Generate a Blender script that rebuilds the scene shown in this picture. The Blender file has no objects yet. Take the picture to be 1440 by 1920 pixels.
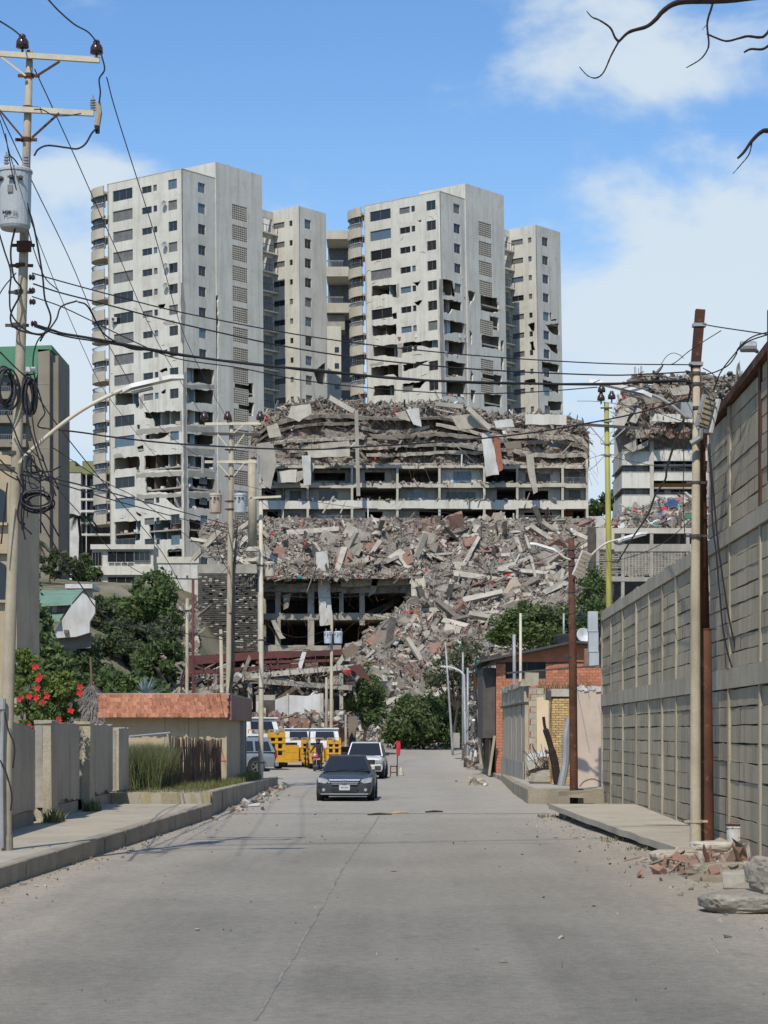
import bpy, bmesh, math, random
import numpy as np
from mathutils import Vector, Matrix, Quaternion, noise as mnoise
from mathutils.geometry import delaunay_2d_cdt
SC = bpy.context.scene
COL = SC.collection
PI = math.pi
rng = random.Random(11)
nrg = np.random.default_rng(5)
# ------------------------------------------------------------ camera
F, CX, HY, H0 = 4200.0, 720.0, 1372.0, 2.2
cam_d = bpy.data.cameras.new('camera'); cam = bpy.data.objects.new('camera', cam_d); COL.objects.link(cam)
cam.location = (0, 0, H0); cam.rotation_euler = (PI/2, 0, 0)
cam_d.sensor_fit = 'VERTICAL'; cam_d.sensor_height = 36; cam_d.sensor_width = 27
cam_d.lens = F/1920*36; cam_d.shift_y = (HY-960)/1920; cam_d.clip_start = .5; cam_d.clip_end = 8000
SC.camera = cam
# ------------------------------------------------------------ sun, exposure
SUN_AZ = (-.26, -.965); SUN_EL = math.radians(50)
n_ = math.hypot(*SUN_AZ)
to_sun = Vector((SUN_AZ[0]/n_*math.cos(SUN_EL), SUN_AZ[1]/n_*math.cos(SUN_EL), math.sin(SUN_EL)))
sl = bpy.data.lights.new('sun', 'SUN'); sl.energy = 3.8; sl.angle = math.radians(.5); sl.color = (1, .94, .83)
so = bpy.data.objects.new('sun', sl); COL.objects.link(so); so.location = (-40, -60, 90)
so.rotation_euler = to_sun.to_track_quat('Z', 'Y').to_euler()
SC.view_settings.view_transform = 'Standard'; SC.view_settings.look = 'None'
SC.view_settings.gamma = 1; SC.view_settings.exposure = 0.12; SC.view_settings.use_curve_mapping = False
SC.cycles.max_bounces = 6; SC.cycles.diffuse_bounces = 3; SC.cycles.glossy_bounces = 2
SC.cycles.transparent_max_bounces = 6; SC.cycles.use_denoising = True
# ------------------------------------------------------------ sky with clouds
W = bpy.data.worlds.new('World'); SC.world = W; W.use_nodes = True
def build_world():
    nt = W.node_tree; N = nt.nodes; L = nt.links; N.clear()
    def nd(t, **k):
        n = N.new(t)
        for a, b in k.items(): setattr(n, a, b)
        return n
    def mth(op, a, b=None, c=None):
        n = nd('ShaderNodeMath', operation=op)
        for i, v in enumerate((a, b, c)):
            if v is None: continue
            if isinstance(v, (int, float)): n.inputs[i].default_value = v
            else: L.new(v, n.inputs[i])
        return n.outputs[0]
    sky = nd('ShaderNodeTexSky', sky_type='NISHITA', sun_disc=False)
    sky.sun_elevation = SUN_EL; sky.sun_rotation = math.atan2(to_sun.x, to_sun.y)
    sky.altitude = 0; sky.air_density = 1.15; sky.dust_density = .25; sky.ozone_density = 2.2
    tc = nd('ShaderNodeTexCoord'); sep = nd('ShaderNodeSeparateXYZ'); L.new(tc.outputs['Generated'], sep.inputs[0])
    x, y, z = sep.outputs
    az = mth('ARCTAN2', x, y)
    hl = mth('SQRT', mth('ADD', mth('MULTIPLY', x, x), mth('MULTIPLY', y, y)))
    el = mth('ARCTAN2', z, hl)
    cb = nd('ShaderNodeCombineXYZ'); L.new(az, cb.inputs[0]); L.new(mth('MULTIPLY', el, 1.9), cb.inputs[1])
    no = nd('ShaderNodeTexNoise'); no.inputs['Scale'].default_value = 9.5; no.inputs['Detail'].default_value = 9
    no.inputs['Roughness'].default_value = .56; no.inputs['Distortion'].default_value = .25
    L.new(cb.outputs[0], no.inputs['Vector'])
    dens = no.outputs['Fac']
    # cloud banks as they stand in the sky (azimuth, elevation in radians)
    for px, py, rx, ry, amp in ((1160, 130, 330, 95, .27), (1330, 500, 270, 150, .30), (1250, 640, 330, 120, .22), (190, 330, 150, 80, .22),
                                (700, 350, 110, 40, .10), (60, 640, 230, 330, .27), (790, 130, 70, 40, .08), (1180, 900, 600, 260, .2),
                                (500, 120, 420, 130, -.22), (900, 290, 200, 60, -.12)):
        a = math.atan2(px-CX, F); e = math.atan2((HY-py)*math.cos(a), F)
        da = mth('DIVIDE', mth('SUBTRACT', az, a), rx/F); de = mth('DIVIDE', mth('SUBTRACT', el, e), ry/F)
        r2 = mth('ADD', mth('MULTIPLY', da, da), mth('MULTIPLY', de, de))
        dens = mth('ADD', dens, mth('MULTIPLY', mth('EXPONENT', mth('MULTIPLY', r2, -1.0)), amp))
    mr = nd('ShaderNodeMapRange', interpolation_type='SMOOTHSTEP'); L.new(dens, mr.inputs[0])
    mr.inputs[1].default_value = .50; mr.inputs[2].default_value = .75; mr.inputs[4].default_value = .90
    # hazy paler air towards the horizon
    hz = nd('ShaderNodeMapRange', interpolation_type='SMOOTHERSTEP'); L.new(el, hz.inputs[0])
    hz.inputs[1].default_value = .34; hz.inputs[2].default_value = 0.0; hz.inputs[4].default_value = .8
    tint = nd('ShaderNodeMix', data_type='RGBA', blend_type='MULTIPLY'); tint.inputs[0].default_value = 1.0
    L.new(sky.outputs[0], tint.inputs[6]); tint.inputs[7].default_value = SKY_TINT
    m0 = nd('ShaderNodeMix', data_type='RGBA'); L.new(hz.outputs[0], m0.inputs[0]); L.new(tint.outputs[2], m0.inputs[6])
    m0.inputs[7].default_value = SKY_HAZE
    m1 = nd('ShaderNodeMix', data_type='RGBA'); L.new(mr.outputs[0], m1.inputs[0]); L.new(m0.outputs[2], m1.inputs[6])
    m1.inputs[7].default_value = SKY_CLOUD
    bg = nd('ShaderNodeBackground'); bg.inputs[1].default_value = SKY_STR; L.new(m1.outputs[2], bg.inputs[0])
    out = nd('ShaderNodeOutputWorld'); L.new(bg.outputs[0], out.inputs[0])
SKY_STR = .112
SKY_TINT = (.72, .97, 1.24, 1); SKY_HAZE = (4.2, 6.0, 7.9, 1); SKY_CLOUD = (5.75, 6.5, 7.1, 1)
build_world()
# ------------------------------------------------------------ helpers
def P(px, py, Z): return Vector(((px-CX)*Z/F, Z, H0+(HY-py)*Z/F))
def G(px, py, h=0.0):
    Z = (H0-h)*F/(py-HY); return Vector(((px-CX)*Z/F, Z, h))
def sstep(a, b, x):
    t = min(1, max(0, (x-a)/(b-a))); return t*t*(3-2*t)
def jit(s): return rng.uniform(-s, s)
OFF = {}
def tag(o, label=None, cat=None, group=None, kind=None):
    if label: o['label'] = label
    if cat: o['category'] = cat
    if group: o['group'] = group
    if kind or cat: o['kind'] = kind or 'thing'
    return o
def thing(name, label, cat, loc=(0, 0, 0), rz=0.0, group=None):
    o = bpy.data.objects.new(name, None); COL.objects.link(o); o.empty_display_size = .3
    o.location = loc; o.rotation_euler = (0, 0, rz); OFF[o.name] = Vector(loc) if not rz else Vector((0, 0, 0))
    return tag(o, label, cat, group)
class MB:
    def __init__(s): s.v = []; s.f = []; s.m = []
    def poly(s, pts, m=0):
        i = len(s.v); s.v += [tuple(p) for p in pts]; s.f.append(tuple(range(i, i+len(pts)))); s.m.append(m); return s
    def mesh(s, v, f, m=0):
        i = len(s.v); s.v += [tuple(p) for p in v]; s.f += [tuple(k+i for k in q) for q in f]; s.m += [m]*len(f); return s
    def box(s, c, d, R=None, m=0, taper=1.0, jitter=0.0):
        hx, hy, hz = d[0]/2, d[1]/2, d[2]/2; vs = []
        for z in (-1, 1):
            k = taper if z > 0 else 1
            for x, y in ((-1, -1), (1, -1), (1, 1), (-1, 1)):
                p = Vector((x*hx*k+jit(jitter), y*hy*k+jit(jitter), z*hz+jit(jitter)))
                if R is not None: p = R @ p
                vs.append(p+Vector(c))
        return s.mesh(vs, [(3, 2, 1, 0), (4, 5, 6, 7), (0, 1, 5, 4), (1, 2, 6, 5), (2, 3, 7, 6), (3, 0, 4, 7)], m)
    def b2(s, a, b, m=0):
        return s.box([(a[i]+b[i])/2 for i in range(3)], [abs(b[i]-a[i]) for i in range(3)], m=m)
    def bar(s, a, b, w, h, m=0):      # rectangular bar from a to b
        a = Vector(a); b = Vector(b); d = b-a; l = d.length
        z = d.normalized(); up = Vector((0, 0, 1)) if abs(z.z) < .95 else Vector((0, 1, 0))
        x = z.cross(up).normalized(); y = x.cross(z)
        R = Matrix((x, y, z)).transposed()
        return s.box((a+b)/2, (w, h, l), R, m)
    def tube(s, pts, r, n=8, m=0, cap=True):
        pts = [Vector(p) for p in pts]; k = len(pts); r = r if hasattr(r, '__len__') else [r]*k
        i0 = len(s.v); up = None
        for i, p in enumerate(pts):
            d = (pts[min(i+1, k-1)]-pts[max(i-1, 0)])
            d = d.normalized() if d.length > 1e-9 else Vector((0, 0, 1))
            if up is None: up = Vector((0, 0, 1)) if abs(d.z) < .9 else Vector((0, 1, 0))
            x = d.cross(up)
            if x.length < 1e-4: x = d.cross(Vector((1, 0, 0)))
            x.normalize(); y = x.cross(d).normalized(); up = y if abs(d.z) > .9 else up
            for j in range(n):
                a = 2*PI*j/n; s.v.append(tuple(p+(x*math.cos(a)+y*math.sin(a))*r[i]))
        for i in range(k-1):
            for j in range(n):
                a, b = i0+i*n+j, i0+i*n+(j+1) % n
                s.f.append((a, a+n, b+n, b)); s.m.append(m)
        if cap:
            s.f.append(tuple(range(i0, i0+n))); s.m.append(m)
            s.f.append(tuple(range(i0+(k-1)*n+n-1, i0+(k-1)*n-1, -1))); s.m.append(m)
        return s
    def lathe(s, c, prof, n=14, axis=(0, 0, 1), m=0, cap=True):
        c = Vector(c); z = Vector(axis).normalized()
        pts = [c+z*h for r, h in prof]; rs = [max(r, 1e-4) for r, h in prof]
        i0 = len(s.v); up = Vector((0, 1, 0)) if abs(z.y) < .9 else Vector((1, 0, 0))
        x = z.cross(up).normalized(); y = z.cross(x)
        for p, r in zip(pts, rs):
            for j in range(n):
                a = 2*PI*j/n; s.v.append(tuple(p+(x*math.cos(a)+y*math.sin(a))*r))
        for i in range(len(pts)-1):
            for j in range(n):
                a, b = i0+i*n+j, i0+i*n+(j+1) % n
                s.f.append((a, b, b+n, a+n)); s.m.append(m)
        if not cap: return s
        s.f.append(tuple(range(i0+n-1, i0-1, -1))); s.m.append(m)
        k = len(pts)-1; s.f.append(tuple(range(i0+k*n, i0+k*n+n))); s.m.append(m)
        return s
    def prism(s, poly, z0, z1, m=0):   # polygon in xy
        n = len(poly); v = [(x, y, z0) for x, y in poly]+[(x, y, z1) for x, y in poly]
        f = [tuple(range(n-1, -1, -1)), tuple(range(n, 2*n))]+[(i, (i+1) % n, n+(i+1) % n, n+i) for i in range(n)]
        return s.mesh(v, f, m)
    def extr(s, poly, d, m=0):         # 3d polygon swept by vector d
        n = len(poly); d = Vector(d); v = [Vector(p) for p in poly]; v += [p+d for p in v]
        f = [tuple(range(n-1, -1, -1)), tuple(range(n, 2*n))]+[(i, (i+1) % n, n+(i+1) % n, n+i) for i in range(n)]
        return s.mesh(v, f, m)
    def build(s, name, mats, parent=None, smooth=False, local=False, label=None, bevel=0):
        me = bpy.data.meshes.new(name)
        off = Vector((0, 0, 0)) if (parent is None or local) else OFF.get(parent.name, Vector((0, 0, 0)))
        v = [(p[0]-off.x, p[1]-off.y, p[2]-off.z) for p in s.v]
        me.from_pydata(v, [], s.f)
        for mm in (mats if isinstance(mats, (list, tuple)) else [mats]): me.materials.append(mm)
        if any(s.m): me.polygons.foreach_set('material_index', s.m)
        if smooth: me.polygons.foreach_set('use_smooth', [True]*len(me.polygons))
        me.update()
        o = bpy.data.objects.new(name, me); COL.objects.link(o)
        if parent is not None: o.parent = parent; OFF[o.name] = off
        else: OFF[o.name] = Vector((0, 0, 0))
        if label: o['label'] = label
        if bevel:
            b = o.modifiers.new('bevel', 'BEVEL'); b.width = bevel; b.segments = 2; b.limit_method = 'ANGLE'
        return o
def inst(me, name, parent=None, loc=(0, 0, 0), rot=None, scale=None):
    o = bpy.data.objects.new(name, me); COL.objects.link(o)
    if parent is not None: o.parent = parent
    off = OFF.get(parent.name, Vector((0, 0, 0))) if parent is not None else Vector((0, 0, 0))
    o.location = Vector(loc)-off
    if rot is not None: o.rotation_euler = rot
    if scale is not None: o.scale = scale
    OFF[o.name] = Vector(loc) if parent is not None else Vector((0, 0, 0))
    return o
def copy_tree(o, parent=None):
    c = o.copy(); COL.objects.link(c)
    if parent is not None: c.parent = parent
    for ch in list(o.children): copy_tree(ch, c)
    return c
def catmull(pts, k=6):
    pts = [Vector(p) for p in pts]
    if len(pts) < 3: return pts
    q = [pts[0]*2-pts[1]]+pts+[pts[-1]*2-pts[-2]]; out = []
    for i in range(1, len(q)-2):
        a, b, c, d = q[i-1:i+3]
        for j in range(k):
            t = j/k
            out.append(.5*((2*b)+(c-a)*t+(2*a-5*b+4*c-d)*t*t+(3*b-a-3*c+d)*t**3))
    out.append(pts[-1]); return out
# ------------------------------------------------------------ materials
def mk(name):
    m = bpy.data.materials.new(name); m.use_nodes = True; nt = m.node_tree; nt.nodes.clear()
    out = nt.nodes.new('ShaderNodeOutputMaterial'); b = nt.nodes.new('ShaderNodeBsdfPrincipled'); nt.links.new(b.outputs[0], out.inputs[0])
    return m, nt, b
def c4(c): return (c[0], c[1], c[2], 1)
def _noise(nt, vec, scale, detail=6, rough=.6):
    n = nt.nodes.new('ShaderNodeTexNoise'); n.inputs['Scale'].default_value = scale; n.inputs['Detail'].default_value = detail
    n.inputs['Roughness'].default_value = rough; nt.links.new(vec, n.inputs['Vector']); return n.outputs['Fac']
def _mr(nt, v, a, b, c=0., d=1.):
    n = nt.nodes.new('ShaderNodeMapRange'); nt.links.new(v, n.inputs[0])
    for i, k in enumerate((a, b, c, d)): n.inputs[i+1].default_value = k
    return n.outputs[0]
def _mix(nt, f, a, b, mode='MIX'):
    n = nt.nodes.new('ShaderNodeMix'); n.data_type = 'RGBA'; n.blend_type = mode
    for i, v in ((0, f), (6, a), (7, b)):
        if isinstance(v, (int, float)): n.inputs[i].default_value = v
        elif isinstance(v, tuple): n.inputs[i].default_value = c4(v)
        else: nt.links.new(v, n.inputs[i])
    return n.outputs[2]
def _math(nt, op, a, b=0.):
    n = nt.nodes.new('ShaderNodeMath'); n.operation = op
    for i, v in enumerate((a, b)):
        if isinstance(v, (int, float)): n.inputs[i].default_value = v
        else: nt.links.new(v, n.inputs[i])
    return n.outputs[0]
def _pos(nt, sc=None):
    g = nt.nodes.new('ShaderNodeNewGeometry'); v = g.outputs['Position']
    if sc:
        mp = nt.nodes.new('ShaderNodeMapping'); mp.inputs['Scale'].default_value = sc; nt.links.new(v, mp.inputs['Vector']); v = mp.outputs[0]
    return v
def pmat(name, c1, c2=None, scale=.5, rough=.88, bump=.25, bscale=30., lo=.38, hi=.66, streak=None, smax=.6, sscale=(2.5, 2.5, .18),
         rnd=0., fine=.12, fscale=40., metal=0., spec=.3, c3=None, c3lo=.6, c3hi=.72, c3scale=3., coat=0.):
    m, nt, b = mk(name); pos = _pos(nt)
    col = c1
    if c2 is not None: col = _mix(nt, _mr(nt, _noise(nt, pos, scale, 8), lo, hi), c1, c2)
    if c3 is not None: col = _mix(nt, _mr(nt, _noise(nt, pos, c3scale, 6, .65), c3lo, c3hi), col, c3)
    if streak is not None:
        s = _mr(nt, _noise(nt, _pos(nt, sscale), 1., 7, .65), .48, .78, 0, smax); col = _mix(nt, s, col, streak)
    if fine:
        f = _mr(nt, _noise(nt, pos, fscale, 3, .7), .25, .75, 1-fine, 1+fine)
        col = _mix(nt, 1.0, col, f, 'MULTIPLY')
    if rnd:
        oi = nt.nodes.new('ShaderNodeObjectInfo'); col = _mix(nt, 1.0, col, _mr(nt, oi.outputs['Random'], 0, 1, 1-rnd, 1+rnd), 'MULTIPLY')
    if isinstance(col, tuple): b.inputs['Base Color'].default_value = c4(col)
    else: nt.links.new(col, b.inputs['Base Color'])
    b.inputs['Roughness'].default_value = rough; b.inputs['Metallic'].default_value = metal; b.inputs['Specular IOR Level'].default_value = spec
    if coat: b.inputs['Coat Weight'].default_value = coat; b.inputs['Coat Roughness'].default_value = .06
    if bump:
        bp = nt.nodes.new('ShaderNodeBump'); bp.inputs['Strength'].default_value = bump; bp.inputs['Distance'].default_value = .05
        nt.links.new(_noise(nt, pos, bscale, 8, .65), bp.inputs['Height']); nt.links.new(bp.outputs[0], b.inputs['Normal'])
    return m
def glassy(name, c, rough=.08, spec=.6):
    m, nt, b = mk(name); b.inputs['Base Color'].default_value = c4(c); b.inputs['Roughness'].default_value = rough
    b.inputs['Specular IOR Level'].default_value = spec
    pos = _pos(nt); bp = nt.nodes.new('ShaderNodeBump'); bp.inputs['Strength'].default_value = .04
    nt.links.new(_noise(nt, pos, .7, 2), bp.inputs['Height']); nt.links.new(bp.outputs[0], b.inputs['Normal'])
    return m
def leafmat(name, a, bcol, scale=1.2):
    m, nt, b = mk(name); pos = _pos(nt)
    col = _mix(nt, _mr(nt, _noise(nt, pos, scale, 5), .35, .65), a, bcol)
    f = _mr(nt, _noise(nt, pos, 14, 2), .3, .7, .7, 1.35); col = _mix(nt, 1.0, col, f, 'MULTIPLY')
    nt.links.new(col, b.inputs['Base Color']); b.inputs['Roughness'].default_value = .6; b.inputs['Specular IOR Level'].default_value = .25
    tr = nt.nodes.new('ShaderNodeBsdfTranslucent'); nt.links.new(col, tr.inputs[0])
    ms = nt.nodes.new('ShaderNodeMixShader'); ms.inputs[0].default_value = .32
    out = [n for n in nt.nodes if n.type == 'OUTPUT_MATERIAL'][0]
    nt.links.new(b.outputs[0], ms.inputs[1]); nt.links.new(tr.outputs[0], ms.inputs[2]); nt.links.new(ms.outputs[0], out.inputs[0])
    return m
M = {}
M['tower'] = pmat('tower_plaster', (.60, .575, .505), (.51, .485, .42), .22, streak=(.27, .25, .205), smax=.62, sscale=(1.5, 1.5, .09), bump=.1, bscale=3, fscale=5, fine=.09, c3=(.44, .41, .35), c3lo=.55, c3hi=.75, c3scale=.5)
M['tower_raw'] = pmat('bare_concrete', (.36, .335, .29), (.27, .25, .215), .5, fine=.15, fscale=8, bump=.3, bscale=8)
M['beige'] = pmat('beige_balcony_plaster', (.50, .45, .365), (.42, .375, .30), .4, streak=(.25, .22, .18), smax=.4, sscale=(1, 1, .1), bump=.1, bscale=3, fscale=6)
M['conc'] = pmat('grey_concrete', (.37, .34, .285), (.25, .23, .195), .6, streak=(.13, .12, .10), smax=.5, sscale=(1.4, 1.4, .12), fine=.15, fscale=9, bump=.3, bscale=7)
M['conc_l'] = pmat('pale_concrete', (.50, .46, .385), (.38, .35, .29), .7, streak=(.2, .18, .15), smax=.5, sscale=(1.4, 1.4, .12), fine=.12, fscale=9, bump=.3, bscale=7)
M['room_white'] = pmat('room_paint_white', (.58, .59, .57), (.46, .46, .44), .5, fine=.05)
M['room_blue'] = pmat('room_paint_blue', (.42, .53, .60), (.36, .46, .52), .5, fine=.05)
M['room_brown'] = pmat('room_paint_brown', (.2, .15, .11), (.13, .1, .08), .6, fine=.1)
M['brickred'] = pmat('red_clay_block', (.34, .13, .085), (.25, .10, .07), 1.2, fine=.25, fscale=6, bump=.4, bscale=9)
M['glass'] = glassy('dark_window_glass', (.018, .02, .022))
M['glass_b'] = glassy('bluish_window_glass', (.09, .14, .19), .12)
M['curtain'] = pmat('grey_window_blind', (.17, .17, .165), (.12, .12, .115), 1.5, fine=.1, fscale=12, rough=.5)
M['alu'] = pmat('dull_aluminium', (.22, .22, .215), (.15, .15, .145), 3, rough=.5, metal=.3, bump=.05)
M['whitemetal'] = pmat('white_painted_metal', (.6, .6, .58), (.45, .43, .4), 2, rough=.5, bump=.05)
M['darkmetal'] = pmat('dark_steel', (.055, .055, .055), (.08, .065, .055), 2, rough=.6, bump=.1)
M['black'] = pmat('black_rubber', (.016, .016, .018), (.03, .03, .03), 4, rough=.7, bump=.05)
M['rust'] = pmat('rusty_steel', (.11, .045, .025), (.055, .025, .018), 2.2, rough=.85, bump=.4, bscale=25, c3=(.22, .11, .06), c3lo=.6, c3hi=.7, c3scale=6)
M['redpaint'] = pmat('dull_red_paint', (.13, .042, .036), (.085, .035, .03), .8, rough=.7)
M['yellow'] = pmat('yellow_machine_paint', (.62, .33, .03), (.48, .25, .03), 1.5, rough=.45, c3=(.2, .11, .04), c3lo=.64, c3hi=.75, bump=.05)
M['ypole'] = pmat('yellow_green_pole_paint', (.36, .33, .07), (.28, .26, .07), 1., rough=.6, bump=.1)
M['poleconc'] = pmat('concrete_pole', (.43, .37, .27), (.32, .275, .2), 1.4, streak=(.17, .13, .09), smax=.6, sscale=(4, 4, .35), fine=.12, fscale=30, bump=.2, bscale=40)
M['polegrey'] = pmat('galvanised_pole', (.34, .345, .34), (.25, .25, .24), 1.5, rough=.55, metal=.25, bump=.1)
M['cream'] = pmat('cream_painted_steel', (.58, .52, .40), (.46, .40, .30), 1.5, rough=.6, c3=(.2, .1, .06), c3lo=.66, c3hi=.74, bump=.1)
M['cable'] = pmat('black_cable', (.02, .02, .022), None, rough=.6, bump=0, fine=0)
M['cableg'] = pmat('grey_cable', (.09, .09, .09), None, rough=.6, bump=0, fine=0)
M['porc'] = pmat('brown_porcelain', (.045, .022, .018), None, rough=.25, bump=0, fine=0, spec=.6)
M['porcg'] = pmat('grey_porcelain', (.30, .30, .30), (.2, .2, .2), 9, rough=.3, bump=0, spec=.5)
M['tank'] = pmat('transformer_grey_paint', (.42, .44, .45), (.36, .38, .385), 2, streak=(.2, .18, .16), smax=.3, sscale=(6, 6, .5), rough=.45, bump=.05)
M['tank_rust'] = pmat('rust_streaked_tank', (.46, .42, .33), (.38, .33, .25), 2, streak=(.25, .09, .03), smax=.95, sscale=(4, 4, .3), rough=.6, bump=.1)
M['sidewalk'] = pmat('worn_sidewalk_concrete', (.41, .36, .28), (.33, .29, .225), .45, fine=.12, fscale=22, bump=.25, bscale=30, c3=(.2, .18, .15), c3lo=.58, c3hi=.75, c3scale=1.3)
M['kerb'] = pmat('kerb_concrete', (.34, .297, .222), (.25, .215, .16), .8, streak=(.1, .09, .08), smax=.6, sscale=(1.5, 1.5, .8), fine=.18, fscale=20, bump=.35, bscale=22)
M['kerby'] = pmat('faded_yellow_kerb', (.37, .30, .16), (.28, .25, .19), 1.1, fine=.18, fscale=20, bump=.35, bscale=22)
M['block'] = pmat('grey_concrete_block', (.40, .342, .243), (.31, .265, .185), .7, streak=(.13, .11, .08), smax=.75, sscale=(3.2, 3.2, .22), rnd=.09, fine=.2, fscale=28, bump=.4, bscale=45)
M['beam'] = pmat('cast_beam_concrete', (.42, .365, .275), (.32, .28, .21), .8, streak=(.15, .135, .11), smax=.6, sscale=(3, 3, .5), fine=.14, fscale=25, bump=.3, bscale=30)
M['mortar'] = pmat('recessed_mortar', (.11, .10, .085), (.08, .075, .065), 2, fine=.2, bump=.3)
M['plaster'] = pmat('pebbled_plaster', (.49, .42, .315), (.38, .325, .24), .7, streak=(.15, .13, .11), smax=.5, sscale=(3, 3, .4), fine=.3, fscale=38, bump=.7, bscale=45)
M['plaster_y'] = pmat('peeling_yellow_plaster', (.47, .40, .25), (.36, .32, .25), 1.6, streak=(.2, .17, .13), smax=.6, sscale=(3, 3, .6), fine=.2, fscale=25, bump=.6, bscale=16)
M['whitepl'] = pmat('dirty_white_plaster', (.60, .59, .56), (.42, .40, .37), .5, streak=(.24, .22, .2), smax=.6, sscale=(1.5, 1.5, .15), fine=.1, bump=.2)
M['pink'] = pmat('faded_pink_plaster', (.50, .40, .32), (.42, .335, .26), .8, streak=(.24, .19, .15), smax=.5, sscale=(1.2, 1.2, .6), fine=.1, fscale=20, bump=.2)
M['peach'] = pmat('peach_plaster', (.68, .52, .33), (.6, .45, .28), .8, streak=(.35, .26, .17), smax=.35, sscale=(2, 2, .3), fine=.08, bump=.15)
M['ybrick'] = pmat('yellow_brick', (.56, .38, .17), (.46, .30, .13), 2, rnd=.18, fine=.2, fscale=24, bump=.35, bscale=30)
M['rbrick'] = pmat('red_facing_brick', (.47, .19, .105), (.38, .15, .085), 2, rnd=.18, fine=.2, fscale=20, bump=.3, bscale=25)
M['tan'] = pmat('tan_pebbledash', (.44, .355, .235), (.36, .29, .19), .6, fine=.22, fscale=30, bump=.5, bscale=35, streak=(.2, .16, .11), smax=.4, sscale=(1.2, 1.2, .2))
M['clay'] = pmat('clay_shingle', (.56, .26, .16), (.44, .20, .12), 1.2, rnd=.2, fine=.2, fscale=18, bump=.3, bscale=20)
M['thatch'] = pmat('grey_palm_thatch', (.19, .17, .15), (.10, .09, .08), 3, fine=.35, fscale=30, bump=.6, bscale=25)
M['wood'] = pmat('weathered_wood', (.15, .10, .065), (.09, .065, .045), 2, streak=(.05, .035, .025), smax=.6, sscale=(9, 9, .6), rnd=.25, fine=.2, fscale=20, bump=.4)
M['bark'] = pmat('tree_bark', (.085, .06, .045), (.05, .036, .03), 3, fine=.25, bump=.5)
M['bark_d'] = pmat('dark_bare_bark', (.035, .022, .018), (.022, .015, .013), 6, fine=.2, bump=.4)
M['rock'] = pmat('grey_brown_rock', (.30, .265, .21), (.2, .18, .145), 1.7, fine=.25, fscale=20, bump=.6, bscale=9)
M['green_sheet'] = pmat('faded_green_sheet', (.09, .24, .14), (.07, .18, .11), .5, rough=.7, fine=.1, bump=.1)
M['green_roof'] = pmat('old_green_roof_tile', (.17, .27, .20), (.12, .2, .15), .8, fine=.25, fscale=9, bump=.4)
M['tan_wall'] = pmat('brown_tan_wall', (.25, .215, .165), (.20, .175, .135), .25, streak=(.17, .14, .11), smax=.5, sscale=(.8, .8, .06), fine=.08, fscale=6, bump=.1)
M['silver'] = pmat('silver_car_paint', (.34, .37, .38), None, rough=.3, metal=.55, bump=0, fine=.04, coat=.6)
M['darkcar'] = pmat('dusty_charcoal_car_paint', (.03, .033, .038), (.05, .052, .054), 1.2, rough=.42, metal=.1, bump=0, fine=.05, coat=.3)
M['whitecar'] = pmat('white_car_paint', (.72, .72, .70), (.62, .61, .58), .9, rough=.3, bump=0, fine=.03, coat=.5)
M['chrome'] = pmat('chrome_trim', (.6, .6, .6), None, rough=.18, metal=.9, bump=0, fine=0)
M['lens'] = pmat('headlight_lens', (.36, .37, .36), (.25, .25, .25), 8, rough=.12, bump=0, spec=.8, coat=.6)
M['redlens'] = pmat('red_tail_lens', (.35, .02, .02), None, rough=.15, bump=0, fine=0, spec=.7)
M['plate'] = pmat('licence_plate', (.55, .55, .5), (.4, .42, .4), 12, rough=.5, bump=0)
M['redcloth'] = pmat('red_cloth', (.5, .03, .05), (.4, .03, .04), 3, rough=.9, bump=.1)
M['skin'] = pmat('skin', (.32, .18, .12), None, rough=.6, bump=0, fine=.05)
M['darkcloth'] = pmat('dark_clothing', (.03, .03, .035), (.05, .045, .045), 6, rough=.9, bump=.2)
M['bluecloth'] = pmat('blue_cloth', (.06, .10, .25), (.05, .07, .16), 3, rough=.9)
M['teal'] = pmat('teal_plastic', (.03, .22, .22), None, rough=.6, fine=.1)
M['orange'] = pmat('orange_paint', (.5, .2, .05), (.42, .16, .05), 1, rough=.7)
M['leaf1'] = leafmat('leaf_mid_green', (.095, .145, .042), (.14, .185, .06))
M['leaf2'] = leafmat('leaf_dark_green', (.062, .095, .038), (.10, .13, .055))
M['leaf3'] = leafmat('leaf_fresh_green', (.12, .17, .035), (.18, .22, .055))
M['leaf4'] = leafmat('leaf_dry_olive', (.085, .09, .052), (.12, .12, .07))
M['agave'] = leafmat('agave_blue_green', (.20, .26, .25), (.26, .31, .29))
M['grass'] = leafmat('grass_green', (.10, .14, .045), (.17, .18, .08), 2.)
M['drygrass'] = leafmat('dry_grass', (.22, .17, .09), (.15, .13, .06), 2.)
M['flower'] = pmat('red_petals', (.55, .03, .03), (.42, .02, .03), 20, rough=.6, bump=0, fine=.1)
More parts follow.
